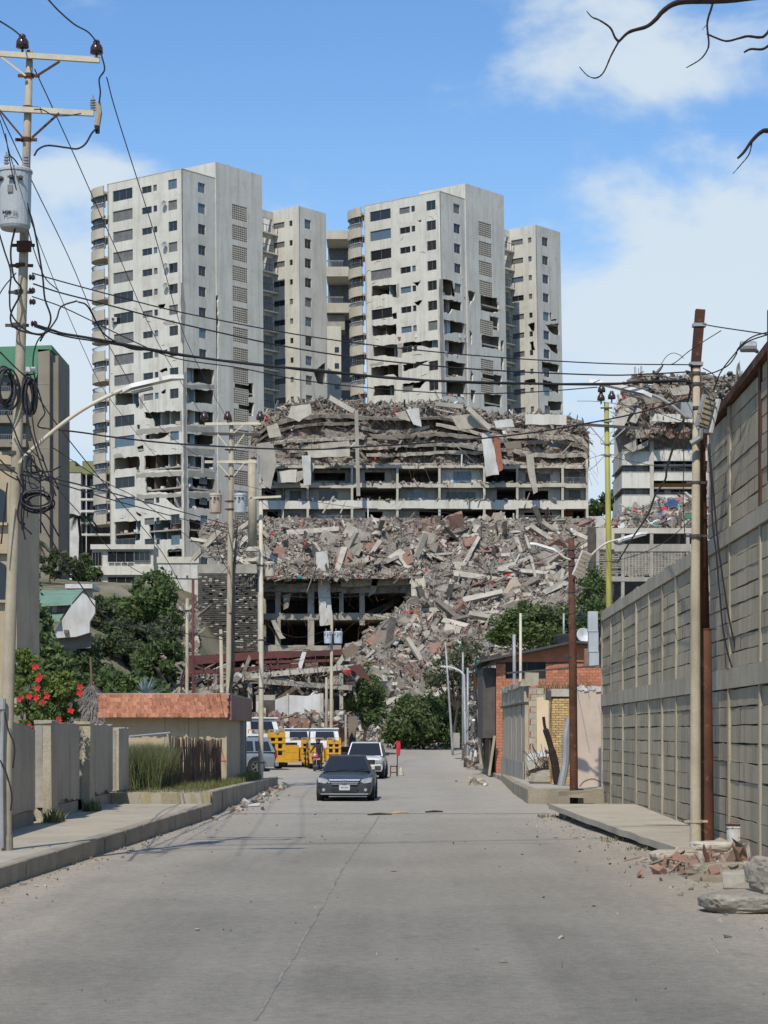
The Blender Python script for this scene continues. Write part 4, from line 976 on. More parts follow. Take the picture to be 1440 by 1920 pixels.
def tower(label, px0, Z0, top_h, lean, E, zf, rows, dmgL, dmgR, dmgT, dmgWL, dmgWR, raw, k_open, gaps, seed, grid):
    r = random.Random(seed); baseh = 14.0; zt = top_h-baseh
    x0 = (px0-CX)*Z0/F+lean*zt
    root = thing('apartment_tower', label, 'apartment tower', (x0, Z0, baseh))
    MW = Matrix.Translation((x0, Z0, baseh)) @ Matrix.Rotation(-lean, 4, 'Y') @ Matrix.Rotation(EL, 4, 'Z')
    root.matrix_world = MW; MI = MW.inverted(); OFF[root.name] = Vector((0, 0, 0))
    cl = MI @ Vector((0, 0, H0)); RI = MI.to_3x3()
    def hit(px, py, axis, val):
        d = RI @ Vector(((px-CX)/F, 1, (HY-py)/F)); t = (val-cl[axis])/d[axis]; q = cl+d*t
        return (q.y, q.z) if axis == 0 else (q.x, q.z)
    hL = lambda p: hit(p[0], p[1], 0, 0.0)
    hR = lambda p: hit(p[0], p[1], 1, 0.0)
    ytop = E['ytop']
    yl = hL((E['Lend'], ytop))[0]; xm = hR((E['Rm'], ytop))[0]; xt = hR((E['Rt'], ytop))[0]
    wx = hit(E['Wc'], ytop+60, 1, 1.2)[0]; wy = hit(E['Wl'], ytop+60, 0, wx)[0]; wxr = hit(E['Wr'], ytop+60, 1, 1.2)[0]
    hWL = lambda p: hit(p[0], p[1], 0, wx); hWR = lambda p: hit(p[0], p[1], 1, 1.2)
    S = E['storey']; zc = lambda k: zt-E['c0']-S*k
    fL = lambda u, v, d: (d, u, v); fR = lambda u, v, d: (u, d, v)
    fT = lambda u, v, d: (u, d-.12, v); fWL = lambda u, v, d: (wx+d, u, v); fWR = lambda u, v, d: (u, 1.2+d, v)
    def inpoly(c, polys):
        for pl in polys:
            ok = False; n = len(pl)
            for i in range(n):
                a, b_ = pl[i], pl[(i+1) % n]
                if (a[1] > c[1]) != (b_[1] > c[1]) and c[0] < (b_[0]-a[0])*(c[1]-a[1])/(b_[1]-a[1])+a[0]: ok = not ok
            if ok: return True
        return False
    def cols(lst, h, y): return [(h((a, y))[0], h((c, y))[0], hh, n) for a, c, hh, n in lst]
    def do_face(nm, fmap, outer, cl_, dm, rws, styles, mat='tower', t=.22, cz=0., slits=True):
        dm = [jag(p, .10, .5, r) for p in dm]; holes = list(dm); wins = []
        for k in rws:
            for ci, (a, c, hh, n) in enumerate(cl_):
                if a > c: a, c = c, a
                v0, v1 = zc(k)+cz-hh/2, zc(k)+cz+hh/2
                if inpoly(((a+c)/2, zc(k)+cz), dm): continue
                holes.append([(a, v0), (c, v0), (c, v1), (a, v1)]); wins.append((a, c, v0, v1, n))
            if slits and k >= k_open-3:
                for _ in range(2):
                    u = r.uniform(outer[0][0]+.6, outer[1][0]-.6); v = zc(k)+r.choice((-1.1, .95, -.9)); a = r.uniform(-.5, .5)
                    if not inpoly((u, v), holes): holes.append(slit((u, v), (u+math.cos(a)*r.uniform(.8, 1.8), v+math.sin(a)*1.2), .04))
        facade(nm, M[mat], root, fmap, outer, holes, t)
        for a, c, v0, v1, n in wins:
            window(root, fmap, a, c, v0, v1, n, r.choices((0, 1, 2), styles)[0])
    # main left face
    do_face('wall', fL, [(0, 0), (yl, 0), (yl, zt), (0, zt)], cols(E['cL'], hL, ytop+20), [[hL(p) for p in d] for d in dmgL], rows, (60, 12, 28))
    do_face('wall', fR, [(.003, 0), (xm, 0), (xm, zt), (.003, zt)], cols(E['cR'], hR, ytop+20), [[hR(p) for p in d] for d in dmgR], rows, (50, 15, 35), slits=False)
    # stair block, higher and slightly proud
    u0, u1 = cols(E['cT'], hR, ytop+60)[0][:2]; dm = [jag([hR(p) for p in d], .1, .5, r) for d in dmgT]; holes = list(dm); lv = []
    for k in rows:
        v0, v1 = zc(k)-E['tz']-1.05, zc(k)-E['tz']+1.05
        if k >= 0 and v1 > 2 and not inpoly(((u0+u1)/2, (v0+v1)/2), dm): holes.append([(u0, v0), (u1, v0), (u1, v1), (u0, v1)]); lv.append((v0, v1))
    facade('stair_block', M['tower'], root, fT, [(xm+.004, 0), (xt, 0), (xt, zt+2.3), (xm+.004, zt+2.3)], holes, .3)
    for v0, v1 in lv: louver(root, fT, u0, u1, v0, v1)
    b = MB(); b.b2((xm+.01, .2, zt-.5), (xm+.25, 8.0, zt+2.28)); b.b2((xm+.01, 8, zt-.5), (xt, 8.2, zt+2.28)); b.b2((xt-.2, .19, 0), (xt-.004, 8, zt+2.28)); b.b2((xm+.02, .19, zt+2.0), (xt-.01, 7.99, zt+2.1))
    b.build('stair_block_side', M['tower'], root, local=True)
    b = MB(); b.b2((xm-.012, 5.2, zt+.6), (xm+.006, 6.6, zt+1.9)); b.build('roof_door', M['glass'], root, local=True)
    b = MB(); b.b2((xm+.3, .8, 0), (xm+.5, 12, zt-.4)); b.b2((u0-1.2, 2.2, 0), (xt-.2, 2.4, zt+1.9)); b.build('shaft_wall', M['conc'], root, local=True)
    # roof, floors, rooms
    b = MB(); b.b2((.23, .23, zt-.62), (xm, yl-.02, zt-.42)); b.b2((xm, 8.2, zt-.62), (xt, yl-.02, zt-.42)); b.build('roof', M['tower_raw'], root, local=True)
    b = MB(); b.b2((0, yl-.21, 0), (xt, yl-.003, zt)); b.b2((xt, yl, 0), (xt+.2, 8.2, zt-.45)); b.build('rear_wall', M['tower'], root, local=True)
    b = MB(); lw = .07
    for (a, c) in (((.0, -.04, zt), (.0, yl, zt)), ((-.04, .0, zt), (xm, .0, zt))): b.bar(Vector(a)+Vector((.1, .1, .05)), Vector(c)+Vector((.1, .1, .05)), .26, .1)
    b.build('parapet_cap', M['conc_l'], root, local=True)
    for k in rows:
        zf_ = zc(k)-1.32
        b = MB(); b.b2((.24, .24, zf_-.2), (xm+.28, yl-.22, zf_)); b.b2((xm+.29, 2.41, zf_-.2), (xt-.22, yl-.22, zf_)); b.b2((xm+.29, .2, zf_-.2), (xt-.22, 2.19, zf_)); b.build('floor_slab', M['tower_raw'], root, local=True)
        if k < k_open-1: continue
        b = MB(); c = [r.choice((0, 0, 1, 2)) for _ in range(5)]; d = r.uniform(3.2, 4.5)
        b.b2((d, 3.2, zf_+.002), (d+.12, yl-.3, zf_+2.6), m=c[0]); b.b2((.6+r.uniform(0, 1), d+.02, zf_+.002), (xm+.2, d+.14, zf_+2.6), m=c[1])
        for q in range(3):
            y = 1.9+q*4+r.uniform(-.8, .8); b.b2((r.uniform(.5, 1.3), y, zf_+.002), (d-.01, y+.12, zf_+2.6), m=c[2+q])
        x = r.uniform(2.2, 3.6); b.b2((x, r.uniform(.4, 1.2), zf_+.002), (x+.12, 3.1, zf_+2.6), m=r.choice((0, 1, 2)))
        b.build('partition_wall', [M['room_white'], M['room_blue'], M['room_brown'], M['brickred']], root, local=True)
        b = MB()
        for q in range(26):
            x, y = (r.uniform(.2, 1.6), r.uniform(.3, yl-1)) if q < 14 else (r.uniform(.4, xm), r.uniform(.1, 1.6)); s = r.uniform(.12, .6)
            b.box((x, y, zf_+s*.35), (s, s*r.uniform(.5, 1.6), s*.7), Matrix.Rotation(r.uniform(0, 3), 3, 'Z'), m=r.choice((0, 0, 1, 2)), jitter=.06)
        tag(b.build('fallen_rubble', [M['conc_l'], M['brickred'], M['room_white']], root, local=True), kind='stuff')
    # exposed frame: corner column and floor edge bands behind the skin
    b = MB(); b.b2((.03, .03, 0), (.55, .55, zc(k_open-1))); b.b2((xm-.5, .03, 0), (xm-.01, .5, zc(k_open-1))); b.build('column', M['tower_raw'], root, local=True)
    for axis, poly in raw:
        pl = jag([hit(p[0], p[1], axis, 0.0) for p in poly], .1, .6, r); f = fL if axis == 0 else fR
        b = MB(); b.extr([f(u, v, -.025) for u, v in pl], f(0, 0, .024) if axis == 1 else (.024, 0, 0)); b.build('bare_concrete_patch', M['tower_raw'], root, local=True)
    # recess with balconies between stair block and rear wing
    ry = 6.0; op = []
    for k in rows:
        v0 = zc(k)-1.2-E['tz']*.3; op.append([(xt+.6, v0), (wx-.25, v0), (wx-.25, v0+2.25), (xt+.6, v0+2.25)])
    facade('recess_wall', M['tower'], root, lambda u, v, d: (u, ry+d, v), [(xt, 0), (wx, 0), (wx, zt-.3), (xt, zt-.3)], op, .3)
    b = MB(); b.b2((xt, ry+1.9, 0), (wx, ry+2.1, zt-.4)); b.b2((wx-.02, ry+.31, 0), (wx+.2, ry+1.88, zt-.4)); b.build('recess_back', M['room_white'], root, local=True)
    for k in rows:
        v0 = op[rows.index(k)][0][1]
        b = MB(); b.b2((xt+.1, ry-.9, v0-.22), (wx-.05, ry-.002, v0-.02)); b.build('balcony_floor', M['tower'], root, local=True)
        b = MB()
        b.b2((xt+.1, ry-.9, v0+.95), (wx-.05, ry-.84, v0+1.02))
        for i in range(16):
            x = xt+.15+(wx-xt-.3)*i/15; b.b2((x-.03, ry-.885, v0-.02), (x+.03, ry-.855, v0+.95))
        b.build('railing', M['darkmetal'], root, local=True)
    # rear wing
    do_face('wing_wall', fWL, [(1.2, 0), (wy, 0), (wy, zt-.05), (1.2, zt-.05)], cols(E['cWL'], hWL, ytop+80), [[hWL(p) for p in d] for d in dmgWL], rows, (40, 10, 50), cz=E['wz'], slits=False)
    do_face('wing_wall', fWR, [(wx+.003, 0), (wxr, 0), (wxr, zt-.05), (wx+.003, zt-.05)], cols(E['cWR'], hWR, ytop+80), [[hWR(p) for p in d] for d in dmgWR], rows, (55, 15, 30), cz=E['wz'], slits=False)
    b = MB(); b.b2((wx+.22, 1.42, zt-.6), (wxr, wy, zt-.4)); b.b2((wxr-.2, 1.43, 0), (wxr-.004, wy, zt-.06)); b.b2((wx+.23, wy, 0), (wxr, wy+.2, zt-.06)); b.b2((wx+2.6, 3.4, 0), (wx+2.8, wy, zt-1)); b.b2((wx+.5, 4.3, 0), (wxr-.3, 4.5, zt-1))
    b.build('wing_core', M['conc'], root, local=True)
    b = MB()
    for k in rows: b.b2((wx+.24, 1.44, zc(k)-1.5), (wxr-.22, wy-.02, zc(k)-1.3))
    b.build('wing_floors', M['tower_raw'], root, local=True)
    # rounded balconies on the far end of the left face
    def arc(o):
        w_ = E['bw']; pts = [(-.75+o, yl+.02), (-.75+o, yl+.5)]
        for i in range(1, 10):
            a = i/9*PI/2; pts.append((-.75+3.0-(3.0-o)*math.cos(a), yl+.5+(w_-.5-o)*math.sin(a)))
        pts.append((2.9, yl+w_-o)); return pts
    A0, A1, A2 = arc(0), arc(.14), arc(.35)
    def band(b, P0, P1, z0, z1_, m=0):
        for i in range(len(P0)-1):
            a, c, d, e = P0[i], P0[i+1], P1[i+1], P1[i]
            v = [(p[0], p[1], z) for z in (z0, z1_) for p in (a, c, d, e)]
            b.mesh(v, [(0, 1, 5, 4), (2, 3, 7, 6), (4, 5, 6, 7), (3, 2, 1, 0)], m)
    last = E['blast']
    for k in range(0, last+1):
        z = zc(k); root2 = None
        b = MB(); band(b, A0, A1, z-2.80, z-1.42); b.prism(A1+[(2.9, yl+.02)], z-2.78, z-2.5); bal = b.build('balcony', M['beige'], root, local=True); OFF[bal.name] = Vector((0, 0, 0))
        b = MB(); band(b, A0, A1, z-.80, z-.74)
        for i in range(len(A0)-1):
            a, c = Vector(A1[i]), Vector(A1[i+1]); n = max(1, int((c-a).length/.2))
            for j in range(n):
                p = a.lerp(c, j/n); b.box((p.x-.03, p.y, z-1.1), (.035, .035, .62))
        b.build('railing', M['whitemetal'] if r.random() < .7 else M['alu'], bal, local=True)
        if k not in gaps:
            b = MB(); band(b, A2, [(x+.02, y-.02) for x, y in A2], z-1.42, z+.06)
            b.build('glazing', M['glass'], bal, local=True)
            b = MB()
            for i in (0, 1, 3, 5, 7, 9, 11):
                if i < len(A2): b.box((A2[i][0]-.03, A2[i][1], z-.68), (.07, .07, 1.46))
            b.build('mullion', M['alu'], bal, local=True)
        else:
            b = MB(); b.b2((2.3, yl+.1, z-1.42), (2.55, yl+.35, z+.07)); b.build('mullion', M['beige'], bal, local=True)
    b = MB(); band(b, A0, A1, zt-1.55, zt-.25); b.prism(A1+[(2.9, yl+.02)], zt-1.3, zt-1.0); b.build('roof_canopy', M['beige'], root, local=True)
    return root, MW, hL, hR, zc, zt
EA = dict(ytop=316, Lend=201, Rm=403, Rt=490, Wc=560, Wl=507, Wr=611, storey=2.85, c0=1.83, tz=2.1, wz=-.55, bw=4.5, blast=15,
          cL=[(211, 248, 1.5, 3), (265.5, 284, .92, 2), (287, 294, .85, 1), (315, 331.5, 1.32, 2)], cR=[(371, 384.5, 1.35, 2)], cT=[(434, 462, 2.1, 1)],
          cWL=[(511, 533, .85, 2), (542, 548, .8, 1)], cWR=[(571, 583, 1.35, 2)])
Lr = list(range(0, 19))
dL = [[z3(p) for p in d] for d in (
    [(258, 195), (412, 190), (415, 290), (392, 292), (385, 268), (258, 272)],
    [(448, 322), (692, 306), (692, 402), (600, 398), (510, 412), (503, 358), (448, 356)],
    [(455, 462), (600, 445), (612, 452), (560, 487), (455, 490)],
    [(448, 598), (692, 583), (692, 690), (620, 685), (560, 692), (448, 690)],
    [(252, 615), (415, 600), (418, 705), (397, 705), (387, 675), (265, 686), (252, 720)],
    [(455, 737), (690, 724), (690, 832), (600, 838), (520, 830), (455, 836)],
    [(585, 870), (690, 856), (690, 946), (640, 930), (600, 896)],
    [(478, 1020), (692, 1008), (692, 1136), (500, 1138), (478, 1100)],
    [(255, 1026), (425, 1014), (420, 1140), (260, 1160)],
    [(595, 1200), (692, 1195), (692, 1250), (595, 1252)],
    [(400, 540), (440, 530), (442, 570), (405, 575)],
    [(398, 400), (415, 398), (420, 430), (400, 432)],
    [(545, 50), (590, 30), (597, 48), (556, 72)], [(555, 185), (590, 170), (585, 195), (560, 205)],
    [(395, 955), (430, 975), (415, 990), (392, 975)])]
dL += [[z1(p) for p in d] for d in ([(432, 808), (475, 800), (462, 825), (440, 830)], [(440, 1048), (480, 1035), (478, 1055), (445, 1062)])]
dR = [[z3(p) for p in d] for d in (
    [(720, 28), (896, 45), (896, 140), (800, 128), (722, 135)], [(720, 165), (896, 180), (896, 268), (850, 262), (722, 262)],
    [(724, 305), (896, 318), (896, 402), (724, 398)], [(724, 455), (896, 470), (896, 520), (850, 535), (724, 530)],
    [(728, 595), (900, 612), (900, 690), (728, 680)], [(730, 738), (906, 752), (906, 830), (730, 822)],
    [(735, 868), (905, 890), (905, 945), (820, 935), (735, 940)], [(738, 1005), (900, 1030), (900, 1150), (738, 1150)])]
dT = [[z1(p) for p in d] for d in ([(828, 1198), (925, 1215), (930, 1285), (900, 1290), (828, 1280)], [(845, 1305), (930, 1318), (925, 1385), (850, 1380)],
    [(723, 760), (742, 755), (747, 900), (744, 1000), (740, 1200), (742, 1400), (722, 1400), (728, 1000)])]
dWR = [[z1(p) for p in d] for d in ([(1240, 1150), (1305, 1105), (1305, 1225), (1262, 1215)],)]
rawA = [(1, [z1(p) for p in ((549, 690), (566, 700), (575, 850), (568, 1000), (550, 995), (552, 850))]),
        (0, [z1(p) for p in ((455, 900), (480, 885), (515, 885), (520, 905), (470, 915))]),
        (1, [z3(p) for p in ((700, 60), (718, 60), (718, 1000), (700, 1000))]), (1, [z3(p) for p in ((718, 138), (896, 145), (896, 163), (718, 160))]),
        (1, [z3(p) for p in ((722, 405), (896, 410), (896, 450), (722, 440))]), (1, [z3(p) for p in ((725, 545), (898, 560), (898, 600), (725, 585))]),
        (1, [z3(p) for p in ((728, 692), (900, 700), (900, 742), (728, 728))]), (1, [z3(p) for p in ((730, 835), (905, 838), (905, 880), (732, 860))]),
        (0, [z3(p) for p in ((395, 432), (692, 408), (692, 438), (395, 462))]), (0, [z3(p) for p in ((395, 712), (692, 696), (692, 724), (395, 740))]),
        (0, [z3(p) for p in ((400, 848), (690, 840), (690, 858), (400, 880))]), (0, [z3(p) for p in ((418, 215), (440, 210), (442, 290), (420, 295))]),
        (0, [z3(p) for p in ((250, 590), (300, 580), (315, 600), (255, 612))])]
TA = tower('left white apartment tower with rounded balconies, broken open on its lower floors', 340, 304., 78.6, .008, EA, 0, Lr, dL, dR, dT, [], dWR, rawA, 9, {3, 5, 7, 9}, 3, True)
EB = dict(ytop=357, Lend=682, Rm=871, Rt=943, Wc=1004, Wl=954, Wr=1050, storey=2.87, c0=1.75, tz=1.9, wz=-.5, bw=4.2, blast=10,
          cL=[(693, 732, 1.45, 2), (748.5, 768, .9, 2), (770.5, 777.5, .85, 1), (799, 816.5, 1.35, 2)], cR=[(850, 862, 1.35, 2)], cT=[(896, 920, 2.1, 1)],
          cWL=[(958, 980, .85, 2), (989.5, 996, .8, 1)], cWR=[(1016, 1027, 1.35, 2)])
dLb = [[z2(p) for p in d] for d in (
    [(268, 600), (395, 588), (398, 660), (374, 655), (370, 640), (268, 650)], [(270, 805), (395, 797), (396, 850), (270, 858)],
    [(275, 912), (403, 900), (403, 968), (365, 962), (275, 962)], [(265, 1020), (408, 1003), (408, 1075), (380, 1060), (265, 1072)],
    [(278, 1120), (385, 1112), (385, 1165), (278, 1172)], [(478, 582), (528, 569), (505, 602)], [(485, 682), (530, 672), (510, 705)],
    [(428, 895), (612, 877), (612, 920), (570, 918), (530, 910), (428, 918)], [(430, 1006), (565, 985), (495, 1025), (430, 1042)],
    [(430, 1106), (560, 1090), (520, 1126), (430, 1136)], [(375, 740), (398, 738), (400, 770), (380, 768)], [(500, 262), (530, 250), (520, 268)])]
dRb = [[z2(p) for p in d] for d in (
    [(634, 558), (690, 572), (708, 655), (640, 648)], [(640, 665), (735, 682), (735, 725), (690, 720), (670, 745), (645, 740)],
    [(643, 770), (762, 795), (760, 850), (700, 840), (645, 848)], [(648, 880), (764, 895), (764, 962), (650, 950)],
    [(652, 985), (760, 1000), (760, 1072), (655, 1072)], [(655, 1095), (766, 1104), (766, 1182), (655, 1170)])]
dTb = [[z2(p) for p in d] for d in (
    [(766, 622), (804, 630), (795, 670), (770, 704)], [(772, 825), (790, 850), (785, 905), (774, 895)], [(778, 1035), (795, 1060), (790, 1100), (779, 1095)], [(780, 1135), (805, 1145), (795, 1208), (781, 1200)],
    [(830, 645), (920, 662), (930, 735), (900, 738), (832, 725)], [(835, 848), (930, 865), (930, 930), (835, 915)], [(880, 755), (925, 765), (925, 832), (880, 822)],
    [(840, 1050), (940, 1065), (940, 1120), (845, 1110)], [(845, 1155), (940, 1165), (940, 1228), (850, 1222)], [(936, 880), (950, 882), (950, 940), (937, 938)], [(936, 965), (950, 968), (950, 1035), (938, 1030)])]
dWLb = [[z2(p) for p in d] for d in ([(1078, 797), (1116, 788), (1112, 838), (1095, 830)], [(1086, 890), (1110, 885), (1115, 932), (1096, 930)], [(1060, 1090), (1120, 1080), (1119, 1112), (1060, 1112)])]
dWRb = [[z2(p) for p in d] for d in ([(1190, 738), (1200, 735), (1205, 770), (1232, 772), (1230, 782), (1196, 778)], [(1170, 798), (1240, 795), (1243, 852), (1220, 852), (1195, 838)],
    [(1166, 893), (1232, 905), (1240, 958), (1200, 930)], [(1152, 990), (1243, 1006), (1240, 1050), (1180, 1042), (1155, 1060)], [(1156, 1080), (1240, 1112), (1245, 1158), (1200, 1140), (1160, 1150)], [(1185, 1195), (1258, 1200), (1258, 1245), (1185, 1245)])]
rawB = [(1, [z2(p) for p in ((618, 560), (634, 560), (640, 900), (650, 1170), (632, 1170), (622, 850))]), (0, [z2(p) for p in ((396, 588), (412, 585), (412, 650), (398, 660))]),
        (0, [z2(p) for p in ((404, 900), (424, 898), (424, 968), (404, 968))]), (0, [z2(p) for p in ((408, 1003), (424, 1000), (425, 1072), (408, 1075))]), (0, [z2(p) for p in ((255, 1005), (330, 990), (330, 1002), (258, 1018))])]
TB = tower('right white apartment tower behind the collapsed block, cracked corners and broken walls', 824, 320., 79.4, .016, EB, 0, list(range(0, 14)), dLb, dRb, dTb, dWLb, dWRb, rawB, 4, set(), 9, False)
def tower_extras():
    root, MW, hL, hR, zc, zt = TA
    for i, (x, y, nth) in enumerate(((311, 383, 'topmost'), (312, 460, 'second'), (314, 500, 'third'), (314, 537, 'lowest'))):
        u, v = hL((x, y)); p = MW @ Vector((-.35, u, v)); t = thing('satellite_dish', nth+' of four grey dishes on the left tower wall', 'satellite dish', p, group='dishes on the left tower')
        b = MB(); b.lathe(p, [(.06, 0), (.3, .07), (.42, .17), (.40, .175), (.28, .09), (.02, .03)], 12, axis=(-.5, -.8, .25)); b.build('dish', M['porcg'], t)
        b = MB(); b.tube([p, MW @ Vector((0, u, v-.15))], .03, 5); b.build('arm', M['darkmetal'], t)
    for (x, y, l) in ((200, 408, 'white air conditioner box on the upper left balcony'), (217, 600, 'small air conditioner below a window of the left tower')):
        u, v = hL((x, y)); p = MW @ Vector((-.35, u, v)); t = thing('air_conditioner', l, 'air conditioner', p); b = MB(); b.box(p, (.8, .55, .6)); b.build('case', M['whitemetal'], t)
        b = MB(); b.lathe(p+Vector((-.1, -.29, 0)), [(.22, 0), (.22, .02)], 12, axis=(0, -1, 0)); b.build('fan_grille', M['darkmetal'], t)
    for rt in (TA, TB):
        root, MW, hL, hR, zc, zt = rt
        t = root
        b = MB(); p = Vector((13, 3, zt+2.3)); b.b2((12.2, 2.4, zt+2.1), (13.2, 3.4, zt+2.6)); b.tube([p, p+Vector((0, 0, 1.3))], .05, 5); b.build('roof_antenna', M['darkmetal'], root, local=True)
tower_extras()
def rear_link():
    Z = 352.; root = thing('apartment_block', 'beige balcony block half hidden between the two towers', 'apartment block', P(628, 1000, Z))
    b = MB()
    def bx(x0, x1, y0, y1, d0, d1): a, c = P(x0, y1, Z), P(x1, y0, Z); b.b2((a.x, Z+d0, a.z), (c.x, Z+d1, c.z))
    bx(613, 660, 432, 760, 7, 8); b.build('rear_wall', M['curtain'], root)
    for y in (432, 502, 570):
        b = MB(); bx(612, 660, y-2 if y > 440 else y, y+16, 0, 6.9); b.build('balcony_band', M['beige'], root)
        b = MB(); bx(612, 644, y-14, y-12, 0, .1)
        for i in range(12): bx(613+i*2.6, 613.6+i*2.6, y-12, y-2, 0, .1)
        if y > 440: b.build('railing', M['alu'], root)
    b = MB(); bx(612, 646, 588, 616, 1, 6); b.build('soffit', M['conc'], root)
    b = MB(); bx(612, 640, 616, 800, -2, 0); b.build('white_wall', M['tower'], root)
    for y in (655, 685, 724):
        b = MB(); bx(628, 636, y, y+9, -2.1, -1.9); b.build('window', M['glass'], root)
rear_link()
# ============================================================ rubble and ruins
M['rub'] = pmat('rubble_fill', (.245, .212, .178), (.165, .142, .12), .9, c3=(.265, .19, .15), c3lo=.55, c3hi=.68, c3scale=.35, fine=.35, fscale=5, bump=.9, bscale=3)
M['rub_g'] = pmat('rubble_grey', (.27, .237, .19), (.175, .155, .128), 1.5, fine=.2, fscale=5, bump=.3, bscale=6)
M['rub_w'] = pmat('rubble_pale', (.43, .385, .315), (.31, .28, .23), 1.2, fine=.12, fscale=5, bump=.2, bscale=6)
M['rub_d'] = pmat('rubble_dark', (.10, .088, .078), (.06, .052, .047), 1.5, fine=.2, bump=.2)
M['rub_r'] = pmat('rubble_brick', (.27, .155, .115), (.21, .125, .095), 1.5, fine=.2, fscale=5, bump=.3, bscale=8)
M['rub_b'] = pmat('rubble_brown', (.21, .178, .142), (.16, .138, .112), 1.5, fine=.2, bump=.3)
RUBM = ['rub_g', 'rub_w', 'rub_d', 'rub_r', 'rub_b', 'bluecloth', 'redcloth', 'whitepl', 'teal', 'room_white']
RUBW = np.array([.40, .13, .12, .035, .285, .003, .004, .013, .003, .007]); RUBW = RUBW/RUBW.sum()
def rot_mats(n, flat=1.0):
    q = nrg.normal(size=(n, 4)); q[:, 0] += flat*1.2*nrg.choice([-1, 1], n)*0+flat; q /= np.linalg.norm(q, axis=1)[:, None]
    w, x, y, z = q.T
    return np.stack([np.stack([1-2*(y*y+z*z), 2*(x*y-z*w), 2*(x*z+y*w)], -1), np.stack([2*(x*y+z*w), 1-2*(x*x+z*z), 2*(y*z-x*w)], -1), np.stack([2*(x*z-y*w), 2*(y*z+x*w), 1-2*(x*x+y*y)], -1)], 1)
CUBE = np.array([(-1, -1, -1), (1, -1, -1), (1, 1, -1), (-1, 1, -1), (-1, -1, 1), (1, -1, 1), (1, 1, 1), (-1, 1, 1)], float)*.5
CF = np.array([(3, 2, 1, 0), (4, 5, 6, 7), (0, 1, 5, 4), (1, 2, 6, 5), (2, 3, 7, 6), (3, 0, 4, 7)])
def debris(name, pos, smin, smax, label=None, parent=None, flat=.8, w=None, long=.16, cat=None, power=2.2):
    """many small broken pieces joined into one heap"""
    pos = np.asarray(pos); n = len(pos)
    s = smin*(smax/smin)**(nrg.random(n)**power); dims = np.stack([s*nrg.uniform(.7, 1.5, n), s*nrg.uniform(.4, 1.1, n), s*nrg.uniform(.15, .7, n)], 1)
    lg = nrg.random(n) < long; dims[lg, 0] *= nrg.uniform(2, 4.5, lg.sum()); dims[lg, 1] *= .45; dims[lg, 2] *= .6
    v = CUBE[None]*(1+nrg.uniform(-.32, .18, (n, 8, 3))); v = v*dims[:, None, :]
    v = np.einsum('nij,nkj->nki', rot_mats(n, flat), v)+pos[:, None, :]
    f = CF[None]+(np.arange(n)*8)[:, None, None]
    me = bpy.data.meshes.new(name); me.from_pydata(v.reshape(-1, 3).tolist(), [], f.reshape(-1, 4).tolist())
    ww = RUBW if w is None else np.array(w)/sum(w)
    mi = nrg.choice(len(RUBM), n, p=ww)
    if w is None:      # brick and plaster lie in patches where their walls came down
        nz = np.array([mnoise.noise(Vector((p[0]*.11, p[1]*.09, p[2]*.16))) for p in pos]); rr = nrg.random(n)
        mi[(nz > .22) & (rr < .24)] = 3; mi[(nz < -.28) & (rr < .3)] = 1
    mi = np.repeat(mi, 6).astype(np.int32)
    for k in RUBM: me.materials.append(M[k])
    me.polygons.foreach_set('material_index', mi); me.update()
    o = bpy.data.objects.new(name, me); COL.objects.link(o)
    if parent is not None: o.parent = parent; o.location = -OFF.get(parent.name, Vector((0, 0, 0)))
    tag(o, label, cat, kind='stuff'); return o
def strands(name, pts, parent=None, r=.02, lmin=.8, lmax=3., mat='rust', label=None, down=.6):
    b = MB()
    for p in pts:
        p = Vector(p); d = Vector((jit(1), jit(1)-.3, jit(1)-down)).normalized(); l = rng.uniform(lmin, lmax); q = [p]; 
        for i in range(3): d = (d+Vector((jit(.5), jit(.4), jit(.5)-.15))).normalized(); q.append(q[-1]+d*l/3)
        b.tube(q, r, 3, cap=False)
    return tag(b.build(name, M[mat], parent), label, None, kind='stuff')
def fbm(x, y, z=0., o=4):
    a, f, t = 1., 1., 0.
    for _ in range(o): t += a*mnoise.noise(Vector((x*f, y*f, z+f))); a *= .5; f *= 2.1
    return t
def interp(tab, y):
    if y <= tab[0][0]: return tab[0][1:]
    for a, b_ in zip(tab, tab[1:]):
        if a[0] <= y <= b_[0]:
            t = (y-a[0])/(b_[0]-a[0]); return [a[i]+(b_[i]-a[i])*t for i in range(1, len(a))]
    return tab[-1][1:]
SLOPE = [(972, 470, 1112), (1000, 545, 1118), (1030, 640, 1118), (1060, 790, 1112), (1100, 800, 1100), (1150, 735, 1085), (1190, 690, 1040), (1230, 628, 1010), (1300, 645, 960), (1360, 672, 930), (1404, 690, 905)]
def slopeZ(px, py):
    base = 192+(1395-py)*.176
    return base+2.6*fbm(px*.017, py*.02, 3.)+.8*fbm(px*.07, py*.08, 8.)
def surf_mesh(name, tab, zf, nx, ny, mat, kind='structure', parent=None, label=None):
    b = MB(); y0, y1 = tab[0][0], tab[-1][0]
    for j in range(ny+1):
        py = y0+(y1-y0)*j/ny; xl, xr = interp(tab, py)
        for i in range(nx+1):
            px = xl+(xr-xl)*i/nx; b.v.append(tuple(P(px, py, zf(px, py))))
    for j in range(ny):
        for i in range(nx):
            a = j*(nx+1)+i; b.f.append((a, a+nx+1, a+nx+2, a+1)); b.m.append(0)
    o = b.build(name, M[mat], parent); tag(o, label, None, kind=kind); return o
surf_mesh('rubble_hill', SLOPE, slopeZ, 90, 90, 'rub')
